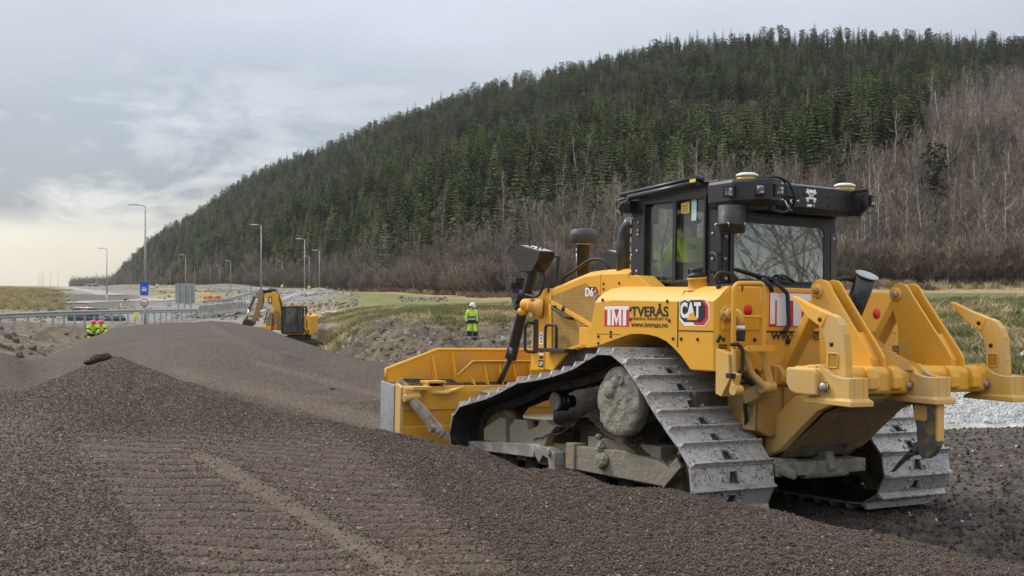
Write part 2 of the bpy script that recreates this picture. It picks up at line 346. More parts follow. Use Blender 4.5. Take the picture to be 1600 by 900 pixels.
# ---- the loose dark aggregate: near pile whose crest runs to the right, bigger pile behind
GV = columns([
 (-700, [(2.5, 0, .3), (5, 0, .35), (9, 0, .5), (14, 0, .3), (22, 0, .2), (30, 0, .1), (38, 0, -.8), (60, 0, -2.5)]),
 (-150, [(2.5, 0, .35), (4, 0, .4), (6.6, 900), (9, 0, .6), (12, 0, .55), (15, 0, .2), (20, 0, .3), (25, 0, .65), (30, 0, .2), (36, 0, -1.0), (60, 0, -2.5)]),
 (0, [(2.5, 0, .38), (4, 0, .42), (6.6, 900), (9, 772), (12, 668), (13.8, 624), (16.5, 0, .35), (20, 0, .35), (26, 543), (29, 0, .3), (36, 0, -1.1), (60, 0, -2.6)]),
 (60, [(2.5, 0, .4), (4, 0, .43), (6.6, 900), (9, 770), (13, 634), (15.5, 596), (18.5, 0, .35), (23, 0, .2), (29, 558), (33, 0, .1), (38, 0, -1.3), (60, 0, -2.6)]),
 (120, [(2.5, 0, .4), (4, 0, .43), (6.6, 900), (9, 768), (14, 610), (17.6, 569), (20.5, 0, .5), (25, 0, .3), (31, 551), (36, 525), (40, 0, -.1), (46, 0, -1.6), (60, 0, -2.6)]),
 (178, [(2.5, 0, .4), (4, 0, .43), (6.6, 900), (9, 766), (14, 612), (19.6, 549), (22.5, 0, .5), (28, 0, .3), (34, 530), (40, 507), (44, 0, .25), (50, 0, -1.6), (70, 0, -2.6)]),
 (204, [(2.5, 0, .4), (4, 0, .43), (6.6, 900), (9, 766), (14, 615), (18.8, 561), (21.5, 0, .45), (27, 0, .3), (34, 530), (41, 507), (45, 0, .3), (52, 0, -1.6), (70, 0, -2.6)]),
 (249, [(2.5, 0, .4), (4, 0, .43), (6.6, 900), (9, 765), (14, 620), (17.8, 575), (20.5, 0, .35), (25, 570), (34, 523), (42, 503), (46, 0, .35), (54, 0, -1.7), (70, 0, -2.6)]),
 (311, [(2.5, 0, .4), (4, 0, .43), (6.6, 900), (9, 763), (13, 640), (16.3, 600), (18.5, 0, .35), (23, 581), (33, 522), (42, 502.5), (46, 0, .3), (55, 0, -1.8), (70, 0, -2.6)]),
 (360, [(2.5, 0, .4), (4, 0, .43), (6.6, 900), (9, 763), (12.5, 656), (15.3, 618), (17.5, 0, .3), (22, 598), (31, 530), (38, 508), (43, 499.5), (47, 0, .35), (55, 0, -1.8), (70, 0, -2.6)]),
 (422, [(2.5, 0, .4), (4, 0, .43), (6.6, 900), (9, 765), (12, 672), (14.3, 638), (16.3, 0, .3), (21, 616), (29, 547), (36, 520), (41, 514), (45, 0, .1), (54, 0, -1.9), (70, 0, -2.6)]),
 (511, [(2.5, 0, .4), (4, 0, .43), (6.6, 895), (9, 768), (11.5, 688), (13.4, 653), (15, 0, .3), (19, 640), (27, 573), (32, 552), (36, 545), (40, 0, -.2), (50, 0, -1.6), (70, 0, -2.6)]),
 (591, [(2.5, 0, .4), (4, 0, .43), (6.6, 890), (9, 770), (11, 702), (12.6, 667), (14.2, 0, .2), (17, 655), (22, 610), (28, 570), (31, 563), (35, 0, -.3), (45, 0, -1.4), (70, 0, -2.6)]),
 (658, [(2.5, 0, .4), (4, 0, .43), (6.6, 885), (9, 771), (10.8, 706), (11.9, 679), (13.2, 0, .3), (17, 0, .3), (23, 0, .25), (29, 0, .05), (33, 0, -.5), (45, 0, -1.4), (70, 0, -2.6)]),
 (740, [(2.5, 0, .4), (4, 0, .43), (6.6, 882), (9, 773), (10.4, 716), (11.2, 692), (12.4, 0, .2), (15, 0, .12), (20, 0, .1), (26, 0, -.1), (33, 0, -.6), (45, 0, -1.4), (70, 0, -2.6)]),
 (900, [(2.5, 0, .4), (4, 0, .42), (6.6, 880), (8.4, 790), (9.4, 745), (10.0, 727), (10.7, 0, .18), (12, 0, .0), (20, 0, .0), (26, 0, -.2), (33, 0, -.6), (45, 0, -1.4), (70, 0, -2.6)]),
 (1050, [(2.5, 0, .4), (4, 0, .42), (6.4, 880), (7.8, 808), (8.6, 772), (9.1, 757), (9.8, 0, .12), (10.8, 0, -.02), (20, 0, .0), (26, 0, -.2), (33, 0, -.6), (45, 0, -1.4), (70, 0, -2.6)]),
 (1200, [(2.5, 0, .38), (4, 0, .4), (6.2, 880), (7.4, 824), (8.1, 800), (8.6, 788), (9.3, 0, .12), (10.3, 0, -.03), (18, 0, -.03), (24, 0, -.2), (33, 0, -.6), (45, 0, -1.4), (70, 0, -2.6)]),
 (1400, [(2.5, 0, .35), (4, 0, .38), (6, 890), (7.0, 860), (7.6, 842), (8.0, 837), (8.7, 0, .12), (9.7, 0, -.05), (15, 0, -.05), (20, 0, -.1), (26, 0, -.6), (45, 0, -1.4), (70, 0, -2.6)]),
 (1600, [(2.5, 0, .3), (4, 0, .33), (6, 905), (6.8, 893), (7.4, 888), (8.1, 0, .10), (9, 0, -.05), (15, 0, -.04), (17.7, 662), (18.3, 0, -.25), (20, 0, -.6), (26, 0, -1.), (70, 0, -2.6)]),
 (2300, [(2.5, 0, .2), (4, 0, .25), (6, 0, .2), (7, 0, 0.), (15, 0, -.03), (18, 0, -.1), (20, 0, -.4), (26, 0, -1.), (70, 0, -2.6)]),
], 2, 3)
def ssm(t, a, b): t = np.clip((t-a)/(b-a), 0, 1); return t*t*(3-2*t)
CRU = [-700, 0, 178, 249, 311, 422, 511, 591, 658, 740, 900, 1050, 1200, 1400, 1600, 2300]; CRY = [11, 13.8, 19.6, 17.8, 16.3, 14.3, 13.4, 12.6, 11.9, 11.2, 10, 9.1, 8.6, 8.0, 7.4, 6]
def gravel_base(u, y):
    return sample(GV, u, y)
def tread_mask(x, y, u, v):
    # bands of grouser prints pressed into the top of the near pile (seen between rows 660 and 900, running down to the right)
    k = (v-640)*.78+120
    m = ssm(u-k, -90, -20)*(1-ssm(u-k, 330+(v-640)*.5, 420+(v-640)*.5))*ssm(v, 655, 700)
    gap = np.exp(-(((u-(330+(v-720)*1.75))/34)**2))*ssm(v, 690, 720)
    gap2 = np.exp(-(((u-(150+(v-640)*.55))/26)**2))
    return m*(1-.85*gap), gap
def ripple(x, y):
    warp = (fbm(x/1.3, y/2.4, 2, 77)-.5)*.42+(fbm(x/.35, y/.5, 2, 78)-.5)*.05
    return np.abs(np.sin((y*math.cos(.12)+x*math.sin(.12)+warp)*PI/.25))**.8*2-1.2
def gravel(u, y, fine=True):
    g = gravel_base(u, y); x = (u-800)/F*y
    near = y < np.interp(u, CRU, CRY)
    v = HV+(CZ-g)*F/y
    g = g+(fbm(x/1.6, y/1.6, 3, 41)-.5)*.07*np.clip(y/12, .3, 1.3)
    # straight dozer-blade ridges on the far pile
    if fine:
        m, gap = tread_mask(x, y, u, v); m = m*near
        rip = ripple(x, y)
        g = g+rip*.0165*m*(.45+.9*fbm(x/.6, y/1.2, 2, 5))
        g = g+(fbm(x/.06, y/.06, 3, 51, .7)-.5)*.042*(y < 30)*(1-.8*m)*(1-.6*np.clip(gap, 0, 1)*near)+gap*.025*near
        # grouser prints in the dark soil beside the tracks
        ms = ssm(u, 1330, 1420)*ssm(y, 9.3, 10)*(1-ssm(y, 15, 17))
        r2 = np.sin(((y+.45*x)+(fbm(x/2.5, y/2.5, 2, 8)-.5)*.6)*2*PI/.38)
        g = g+r2*.022*ms*(np.sin((x-.55*y)*2*PI/2.3) > -.1)*(.4+.9*fbm(x/.9, y/.7, 2, 15))+(fbm(x/.16, y/.16, 4, 61, .65)-.5)*.06*ms
        # long ridges left by the blade on the far pile
        for u0, v0, u1, v1, wd, hh in ((395, 566, 600, 620, 5, .14), (280, 580, 600, 662, 10, .06), (385, 530, 640, 585, 5, .09), (330, 506, 440, 560, 6, .08), (470, 580, 640, 598, 4, .08)):
            tt = np.clip((u-u0)/(u1-u0), 0, 1); vl = v0+(v1-v0)*tt**.85
            inside = ssm(u, u0-30, u0+30)*(1-ssm(u, u1, u1+60))
            g = g+np.exp(-((v-vl)/wd)**2)*hh*inside*(~near)
    return g
def ulist(a, b, c, d, e, f):
    # sparse outside, dense inside the view
    return np.concatenate([np.linspace(a, b, 24, endpoint=False), np.linspace(b, c, d, endpoint=False), np.linspace(c, e, 24)])
def sheet(name, us, ys, hf, extra=None, mat=None):
    U, Y = np.meshgrid(us, ys); Z = hf(U, Y); X = (U-800)/F*Y
    nu, ny = len(us), len(ys); co = np.stack([X, Y, Z], -1).reshape(-1, 3)
    me = bpy.data.meshes.new(name); me.vertices.add(len(co)); me.vertices.foreach_set('co', co.astype(np.float32).ravel())
    i = np.arange(nu*ny).reshape(ny, nu); q = np.stack([i[:-1, :-1], i[:-1, 1:], i[1:, 1:], i[1:, :-1]], -1).reshape(-1, 4)
    me.loops.add(q.size); me.polygons.add(len(q)); me.loops.foreach_set('vertex_index', q.ravel().astype(np.int32))
    me.polygons.foreach_set('loop_start', np.arange(0, q.size, 4, dtype=np.int32)); me.polygons.foreach_set('use_smooth', np.ones(len(q), bool))
    me.update(); me.validate()
    if extra:
        for k, fn in extra.items():
            val = fn(U, Y, Z)
            if val.ndim == 3:
                a = me.attributes.new(k, 'FLOAT_COLOR', 'POINT'); a.data.foreach_set('color', np.concatenate([val, np.ones(val.shape[:2]+(1,))], -1).astype(np.float32).ravel())
            else:
                a = me.attributes.new(k, 'FLOAT', 'POINT'); a.data.foreach_set('value', val.astype(np.float32).ravel())
    return link(name, me, mat)
def rowv(y, z): return HV+(CZ-z)*F/y
# ---- colours of the ground by what grows or lies there
def ground_col(U, Y, Z):
    X = (U-800)/F*Y; V = rowv(Y, Z); n = fbm(X/6, Y/6, 4, 101); n2 = fbm(X/1.2, Y/1.2, 4, 103); n3 = fbm(X/20, Y/20, 3, 107)
    def c(*a): return np.array(a)
    dirt = c(.20, .165, .12); dirtd = c(.115, .092, .068); grey = c(.27, .26, .235); white = c(.62, .62, .60); green = c(.125, .14, .05); green2 = c(.20, .205, .085)
    straw = c(.40, .31, .16); brown = c(.15, .115, .075); forest = c(.060, .045, .032); strawy = c(.25, .215, .085)
    col = np.ones(U.shape+(3,))*dirt
    def put(m, cc): 
        nonlocal col
        m = np.clip(m, 0, 1)[..., None]; col = col*(1-m)+cc*m
    put(ssm(n2, .42, .6), dirtd*1.25); put(ssm(n2, .62, .75)*.7, grey)
    # left: road bank, gravelly fields, grass hill
    L_ = U < 560
    put(ssm(Y, 76, 80)*(U < 560)*1., grey); put((U < 560)*ssm(Y, 76, 80)*ssm(n, .5, .66)*.6, dirt)
    put((U < 60)*ssm(Y, 112, 118), strawy*.95); put(ssm(110-U, 0, 40)*ssm(Y, 135, 150)*(1-ssm(n, .55, .7)), green2*1.15)
    put(ssm(U, 40, 90)*(1-ssm(U, 190, 230))*ssm(Y, 122, 128)*(1-ssm(Y, 190, 210)), c(.15, .135, .105))
    put((U < 700)*ssm(U, 180, 230)*ssm(Y, 190, 230)*ssm(n, .45, .55), strawy*.8)
    # centre: dirt embankment to y~60, then grass
    g = ssm(U, 490, 540)*ssm(Y+np.clip((U-720)/40, 0, 5), 64+8*(n-.5), 69+8*(n-.5))*(1-ssm(U, 560, 610)*0)
    put(g, green2*1.05); put(g*ssm(n, .56, .68), strawy); put(g*ssm(n2, .5, .7)*.5, green)
    put(ssm(520-U+Y*.2, -20, 40)*ssm(U, 440, 470)*ssm(Y, 80, 100)*(Y < 128), straw*.8)
    # right: white crushed stone, rough bank, meadow
    r = ssm(U, 1080, 1180)
    put(r*(1-ssm(Y, 26, 27.5)), white*(.55+.7*n2)[..., None])
    put(r*(1-ssm(Y, 26, 27.5))*ssm(n2, .58, .66)*.8, c(.16, .14, .12))
    put(r*ssm(Y, 27.5, 31), green2*.85); put(r*ssm(Y, 27.5, 31)*(1-ssm(Y, 52, 56))*ssm(n2, .45, .6), strawy*.75); put(r*ssm(Y, 27.5, 31)*(1-ssm(Y, 50, 55))*ssm(n2, .62, .72)*.8, dirtd)
    put(r*ssm(Y, 56, 60), c(.15, .175, .07))
    fb = np.interp(U, HU, HB)
    put(ssm(U, 480, 560)*ssm(Y-fb, -26-20*n, -14-20*n), straw*(.55+.6*n2)[..., None]); put(ssm(U, 480, 560)*ssm(Y-fb, -7-10*n, 0-10*n), brown)
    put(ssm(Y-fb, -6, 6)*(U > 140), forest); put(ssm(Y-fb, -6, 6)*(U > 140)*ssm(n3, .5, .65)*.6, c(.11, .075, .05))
    return col
def mat_ground():
    m, nt, p = new_mat('ground'); t = NT(nt)
    a = t.node('ShaderNodeAttribute', attribute_name='col'); v = t.coord('Object')
    n1 = t.noise(v, 3.2, 8, .7); n2 = t.noise(v, .5, 5, .6)
    c = t.mix(1, a.outputs['Color'], t.mix(t.rmp(n1, .3, .7), (.55, .55, .55), (1.4, 1.38, 1.34)), 'MULTIPLY')
    c = t.mix(1, c, t.mix(t.rmp(n2, .35, .65), (.85, .85, .85), (1.12, 1.12, 1.1)), 'MULTIPLY')
    t.l.new(c, p.inputs['Base Color']); p.inputs['Roughness'].default_value = .95; p.inputs['Specular IOR Level'].default_value = .15
    b = t.bump(t.noise(v, 5, 7, .75), 1.0, .12); t.l.new(b.outputs[0], p.inputs['Normal'])
    return m
def mat_gravel():
    m, nt, p = new_mat('dark_aggregate'); t = NT(nt); v = t.coord('Object')
    a = t.node('ShaderNodeAttribute', attribute_name='dust_crest_light'); s = t.node('ShaderNodeAttribute', attribute_name='soil')
    cell = t.node('ShaderNodeTexVoronoi', feature='F1'); t.l.new(v, cell.inputs['Vector']); cell.inputs['Scale'].default_value = 56
    cell2 = t.node('ShaderNodeTexVoronoi', feature='F1'); t.l.new(v, cell2.inputs['Vector']); cell2.inputs['Scale'].default_value = 30
    sp = t.node('ShaderNodeSeparateColor'); t.l.new(cell.outputs['Color'], sp.inputs[0])
    g = t.mix(sp.outputs[0], (.026, .0168, .0095), (.088, .0595, .036))
    g = t.mix(t.rmp(sp.outputs[1], .975, .985), g, (.30, .27, .23))
    g = t.mix(t.rmp(t.noise(v, 1.2, 5, .6), .35, .7, 0, .5), g, (.085, .062, .050))
    g = t.mix(t.math('MULTIPLY', a.outputs['Fac'], .8), g, t.mix(sp.outputs[0], (.082, .059, .039), (.148, .111, .076)))
    so = t.mix(t.rmp(t.noise(v, 4, 8, .7), .38, .66), (.045, .036, .029), (.125, .103, .083))
    so = t.mix(t.rmp(t.noise(v, 11, 6, .8), .64, .72, 0, .7), so, (.32, .31, .29))
    g = t.mix(s.outputs['Fac'], g, so)
    t.l.new(g, p.inputs['Base Color']); p.inputs['Roughness'].default_value = .78; p.inputs['Specular IOR Level'].default_value = .3
    d1 = t.math('SUBTRACT', 1, t.math('MULTIPLY', cell.outputs['Distance'], 1.1), clamp=True); d2 = t.math('SUBTRACT', 1, t.math('MULTIPLY', cell2.outputs['Distance'], 1.0), clamp=True)
    h = t.math('ADD', t.math('MULTIPLY', d1, .6), t.math('MULTIPLY', d2, .8)); h = t.math('ADD', h, t.math('MULTIPLY', t.noise(v, 16, 6, .7), 1.2))
    b = t.bump(h, 1.0, .011); t.l.new(b.outputs[0], p.inputs['Normal'])
    return m
def dust_crest_light(U, Y, Z):
    X = (U-800)/F*Y; V = rowv(Y, Z); n = fbm(X/1.5, Y/1.5, 4, 201)
    near = Y < np.interp(U, CRU, CRY)
    m, gap = tread_mask(X, Y, U, V)
    left = (1-ssm(U-((V-640)*.62+95), -60, 40))*ssm(V, 610, 670)
    d = near*(gap*.95+.38*left+m*(.15*n+.18*np.clip(ripple(X, Y), 0, 1)))  # ripple term paints the light on print crests as paler colour
    d = d+near*.35*ssm(V, 780, 900)*n
    # wide pale band swept on the far pile
    vl = 583+(U-290)*.255; w_ = 10+np.clip(U-290, 0, 320)*.03
    d = d+(~near)*np.exp(-((V-vl)/w_)**2)*1.0*ssm(U, 250, 320)*(1-ssm(U, 640, 700))
    vl = 566+(U-395)*.26; d = d+(~near)*np.exp(-((V-vl)/4)**2)*.8*ssm(U, 380, 420)*(1-ssm(U, 600, 640))
    d = d+(~near)*.06*n
    return np.clip(d, 0, 1)
def soil(U, Y, Z):
    cy = np.interp(U, CRU, CRY); X = (U-800)/F*Y; n = fbm(X/.8, Y/.8, 3, 301)
    return ssm(U, 1150, 1250)*ssm(Y-cy+(n-.5)*.3, .55, .95)
M_ground = mat_ground(); M_gravel = mat_gravel()
gs = sheet('ground', np.concatenate([np.linspace(-3000, -700, 24, endpoint=False), ulist(-700, -60, 1660, 900, 2300, 0), np.linspace(2350, 4600, 24)]),
           np.exp(np.concatenate([np.linspace(math.log(1.2), math.log(12), 30, endpoint=False), np.linspace(math.log(12), math.log(70), 420, endpoint=False), np.linspace(math.log(70), math.log(1200), 330), np.linspace(math.log(1300), math.log(9000), 12)])),
           lambda U, Y: ground(U, Y), {'col': ground_col}, M_ground)
tag(gs, kind='structure')
gv = sheet('gravel_mound', ulist(-700, -60, 1660, 1250, 2300, 0), np.exp(np.concatenate([np.linspace(math.log(2.5), math.log(6), 60, endpoint=False), np.linspace(math.log(6), math.log(22), 800, endpoint=False), np.linspace(math.log(22), math.log(60), 200)])),
           lambda U, Y: gravel(U, Y), {'dust_crest_light': dust_crest_light, 'soil': soil}, M_gravel)
tag(gv, kind='structure')
# the ground behind the camera
bk = MB(); bk.add([(-400, -400, -.1), (400, -400, -.1), (400, 1.3, -.1), (-400, 1.3, -.1)], [(0, 1, 2, 3)])
m_back = simple('back_ground', (.17, .15, .12), .95, col2=(.12, .13, .06), sc=.3)
tag(bk.build('field', m_back), kind='structure')
def P(u, v, y): return Vector(((u-800)/F*y, y, zv(y, v)))
def GP(u, y, dz=0.): return Vector(((u-800)/F*y, y, float(ground(np.array([u]), np.array([y]))[0])+dz))
def VP(u, y, dz=0.): return Vector(((u-800)/F*y, y, float(gravel(np.array([u]), np.array([y]))[0])+dz))
# ================================================================ the bulldozer
def paint(name, col=(.70, .365, .028), dirt=.35, dcol=(.34, .27, .18), rough=.42, chips=.0):
    m, nt, p = new_mat(name); t = NT(nt); v = t.coord('Object')
    n = t.noise(v, 2.6, 7, .68); n2 = t.noise(t.coord('Object', (1, 1, .25)), 9, 6, .7); n3 = t.noise(v, 28, 5, .7)
    c = t.mix(t.noise(v, 1.1, 3), tuple(x*.93 for x in col), tuple(min(1, x*1.06) for x in col))
    f = t.rmp(t.math('ADD', t.math('MULTIPLY', n, .6), t.math('MULTIPLY', n2, .4)), .62-.22*dirt, .80-.12*dirt, 0, min(1, dirt*1.7))
    c = t.mix(f, c, dcol)
    c = t.mix(t.rmp(n3, .68-.05*dirt, .76, 0, min(1, dirt*1.2)), c, (.20, .15, .10))
    edge_geo = t.node('ShaderNodeNewGeometry')
    c = t.mix(t.rmp(edge_geo.outputs['Pointiness'], .52, .58, 0, .25+.4*dirt), c, tuple(min(1, x*1.25+.03) for x in col))  # worn edges paler, found by mesh pointiness
    if chips: c = t.mix(t.rmp(t.noise(v, 13, 6, .8), .66, .70, 0, chips), c, (.16, .10, .07))
    t.l.new(c, p.inputs['Base Color']); t.l.new(t.math('ADD', t.rmp(f, 0, 1, rough, .85), t.math('MULTIPLY', n3, .12)), p.inputs['Roughness'])
    b = t.bump(n3, .15, .004); t.l.new(b.outputs[0], p.inputs['Normal'])
    return m
Y1 = paint('yellow_paint', (.74, .365, .018), dirt=.32); Y2 = paint('yellow_paint_dusty', (.70, .345, .022), dirt=.6, dcol=(.42, .35, .22), rough=.52, chips=.25); Y3 = paint('yellow_paint_worn', (.60, .34, .055), dirt=1.0, dcol=(.44, .38, .28), rough=.55, chips=.5)
Y4 = paint('yellow_paint_muddy', (.30, .20, .07), dirt=1.15, dcol=(.20, .18, .135), rough=.8, chips=.8)
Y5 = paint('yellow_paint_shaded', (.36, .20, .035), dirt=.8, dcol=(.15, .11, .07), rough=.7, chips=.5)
BLK = simple('black_steel', (.014, .014, .015), .42, col2=(.03, .029, .027), sc=6, lo=.5, hi=.75)
BLKD = simple('black_steel_dusty', (.022, .021, .020), .6, col2=(.075, .068, .058), sc=7, lo=.5, hi=.75)
RUB = simple('rubber', (.018, .018, .019), .6); SILV = simple('bare_steel', (.42, .42, .42), .38, .7, col2=(.25, .24, .22), sc=14)
CHR = simple('chrome_rod', (.55, .55, .56), .2, 1.); BOLT = simple('bolt_steel', (.38, .36, .33), .45, .6)
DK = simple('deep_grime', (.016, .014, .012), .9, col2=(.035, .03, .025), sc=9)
GREYP = simple('grey_plate', (.45, .46, .47), .45, .35, col2=(.34, .34, .34), sc=3, bump=.3, bsc=60)
GRD = simple('caked_grey_yellow', (.25, .225, .165), .9, col2=(.40, .25, .06), sc=4.5, lo=.60, hi=.66, bump=.8, bdist=.02, bsc=16)
MUD = simple('dried_mud', (.34, .32, .26), .95, col2=(.23, .21, .165), sc=11, lo=.42, hi=.62, bump=1., bdist=.03, bsc=22, spec=.1)
WHT = simple('white_sticker', (.82, .82, .80), .5); RED = simple('red_sticker', (.62, .02, .03), .45); INK = simple('black_lettering', (.012, .012, .012), .5); REDD = simple('reflector_red', (.72, .01, .01), .4)
YST = simple('yellow_sticker', (.72, .62, .12), .5); CYS = simple('pale_sticker', (.52, .74, .72), .5)
def track_mat():
    m, nt, p = new_mat('track_steel'); t = NT(nt); v = t.coord('Object'); oi = t.node('ShaderNodeObjectInfo')
    vv = t.node('ShaderNodeVectorMath', operation='ADD'); t.l.new(v, vv.inputs[0])
    sc = t.node('ShaderNodeVectorMath', operation='SCALE'); sc.inputs[0].default_value = (31, 17, 9); t.l.new(oi.outputs['Random'], sc.inputs['Scale']); t.l.new(sc.outputs[0], vv.inputs[1]); v = vv.outputs[0]
    c = t.mix(t.rmp(t.noise(v, 5, 6, .7), .35, .65), (.38, .375, .365), (.56, .55, .535))
    f = t.rmp(t.math('ADD', t.math('MULTIPLY', t.noise(v, 34, 5, .8), .7), t.math('MULTIPLY', t.noise(v, 75, 3), .3)), .50, .56, 0, .92); f2 = t.rmp(t.noise(v, 7, 4), .36, .6, .12, 1.)
    f = t.math('MULTIPLY', f, f2)
    c = t.mix(f, c, (.060, .052, .046))
    t.l.new(c, p.inputs['Base Color']); t.l.new(t.rmp(f, 0, 1, .5, .9), p.inputs['Roughness']); t.l.new(t.rmp(f, 0, 1, .35, 0), p.inputs['Metallic'])
    b = t.bump(f, .4, .004); t.l.new(b.outputs[0], p.inputs['Normal'])
    return m
TRK = track_mat()
def glass_mat(name, tint=(.72, .82, .80), refl=.10, op=.12, col=(.35, .42, .41)):
    m, nt, p = new_mat(name); t = NT(nt); nt.nodes.remove(p); o = [n for n in nt.nodes if n.type == 'OUTPUT_MATERIAL'][0]
    tr = t.node('ShaderNodeBsdfTransparent'); tr.inputs[0].default_value = (*tint, 1); gl = t.node('ShaderNodeBsdfGlossy'); gl.inputs['Roughness'].default_value = .015
    gl.inputs[0].default_value = (.9, .95, .94, 1)
    df = t.node('ShaderNodeBsdfDiffuse'); df.inputs[0].default_value = (*col, 1); fr = t.node('ShaderNodeFresnel'); fr.inputs[0].default_value = 1.5
    a = t.node('ShaderNodeMixShader'); v = t.coord('Object'); t.l.new(t.rmp(t.noise(v, 6, 6, .7), .35, .8, op*.6, op*1.8), a.inputs[0]); t.l.new(tr.outputs[0], a.inputs[1]); t.l.new(df.outputs[0], a.inputs[2])
    b = t.node('ShaderNodeMixShader'); t.l.new(t.math('ADD', fr.outputs[0], refl, clamp=True), b.inputs[0]); t.l.new(a.outputs[0], b.inputs[1]); t.l.new(gl.outputs[0], b.inputs[2])
    t.l.new(b.outputs[0], o.inputs[0]); return m
GLS = glass_mat('cab_glass', tint=(.96, .98, .97), refl=.03, op=.06, col=(.50, .60, .57)); GLR = glass_mat('rear_glass', tint=(.35, .42, .40), refl=.26, op=.10)  # side panes: faint teal diffuse layer stands in for mirrored sky
def grille_mat():
    m, nt, p = new_mat('perforated_screen'); t = NT(nt); v = t.coord('Object')
    h = t.vor(v, 48, rand=0); f = t.rmp(h, .26, .34)
    f2 = t.rmp(t.noise(v, 5, 5, .6), .5, .7, 0, .5)
    c = t.mix(f, (.05, .035, .02), (.44, .25, .045)); c = t.mix(f2, c, (.46, .33, .17)); t.l.new(c, p.inputs['Base Color']); p.inputs['Roughness'].default_value = .75
    return m
GRL = grille_mat()
dz_rot = (math.radians(1.78481236), math.radians(1.06014571), math.radians(121.96735712))
dz = empty('bulldozer', (2.66855, 10.85399, CZ-2.06896), dz_rot, 'large yellow tracked bulldozer with black cab, rear ripper and wide front blade, pushing dark gravel', 'bulldozer')
DM = Matrix.Translation(dz.location) @ Euler(dz_rot).to_matrix().to_4x4()
# ---------------- tracks
path = [(3.79, .47), (3.77, .60), (3.70, .70), (3.60, .775), (3.32, .84), (3.01, .90), (2.65, 1.01), (2.46, 1.09), (2.09, 1.135), (1.72, 1.20), (1.39, 1.29), (1.14, 1.40), (.98, 1.44), (.82, 1.42), (.66, 1.34), (.46, 1.18), (.16, .885), (-.02, .745), (-.17, .625), (-.26, .50), (-.275, .37), (-.22, .2), (-.1, .09), (.05, .055), (1.5, .05), (3.35, .05), (3.55, .10), (3.70, .22), (3.78, .35)]
def arclen(pl, n):
    pts = np.array(pl+[pl[0]]); s = np.concatenate([[0], np.cumsum(np.hypot(*np.diff(pts, axis=0).T))]); t = np.linspace(0, s[-1], n+1)
    return np.stack([np.interp(t, s, pts[:, 0]), np.interp(t, s, pts[:, 1])], 1), s[-1]
_, LEN = arclen(path, 10); NS = round(LEN/.203); sp_, _ = arclen(path, NS)
def shoe_mesh():
    # local x along the chain (towards the next shoe), y across, z outward
    m = MB(); hp = LEN/NS/2; W = .4575
    # plate as four pieces round the trapezoid mud hole
    t0, t1 = -.008, .010
    m.box((-hp-.008, -W, t0), (hp+.012, -.075, t1)); m.box((-hp-.008, .075, t0), (hp+.012, W, t1)); m.box((-hp-.008, -.075, t0), (-.040, .075, t1)); m.box((.052, -.075, t0), (hp+.012, .075, t1))
    m.ext([(-.04, -.075), (.052, -.075), (.052, -.055), (-.04, -.035)], 'z', t0, t1); m.ext([(-.04, .075), (.052, .075), (.052, .055), (-.04, .035)], 'z', t0, t1)
    # grouser: tapered bar with clipped ends, and the lip at the other edge
    for ya, yb in ((-W, W),):
        m.add([(hp-.030, ya, .008), (hp+.012, ya, .008), (hp+.012, yb, .008), (hp-.030, yb, .008), (hp-.004, ya+.022, .062), (hp+.010, ya+.022, .062), (hp+.010, yb-.022, .062), (hp-.004, yb-.022, .062)],
              [(0, 3, 2, 1), (4, 5, 6, 7), (0, 1, 5, 4), (1, 2, 6, 5), (2, 3, 7, 6), (3, 0, 4, 7)])
    m.ext([(-hp-.008, .009), (-hp+.022, .009), (-hp+.006, .024), (-hp-.008, .024)], 'y', -W+.002, W-.002)
    # raised rim of the hole and four bolts
    m.tube([(-.046, -.040, .012), (-.046, .040, .012), (.056, .062, .012), (.056, -.062, .012), (-.046, -.040, .012)], .007, 5)
    for bx in (-.052, .030):
        for by in (-.098, .098): m.lathe((bx, by, .008), [(.020, 0), (.020, .012), (.014, .020)], 8)
    return m
def place(o, a, b, y):
    d = (b-a); ln = math.hypot(*d); tx, tz = d/ln
    # x axis = tangent, y = across, z = outward (left of travel front->top->rear is outward)
    n = (-tz, tx)
    if (n[0]*((a+b)[0]/2-1.8)+n[1]*((a+b)[1]/2-.6)) < 0: n = (tz, -tx)
    X = Vector((tx, 0, tz)); Z = Vector((n[0], 0, n[1])); Yv = Z.cross(X)
    M = Matrix((X, Yv, Z)).transposed().to_4x4(); M.translation = Vector(((a+b)[0]/2, y, (a+b)[1]/2)); o.matrix_local = M
proto_shoe = None
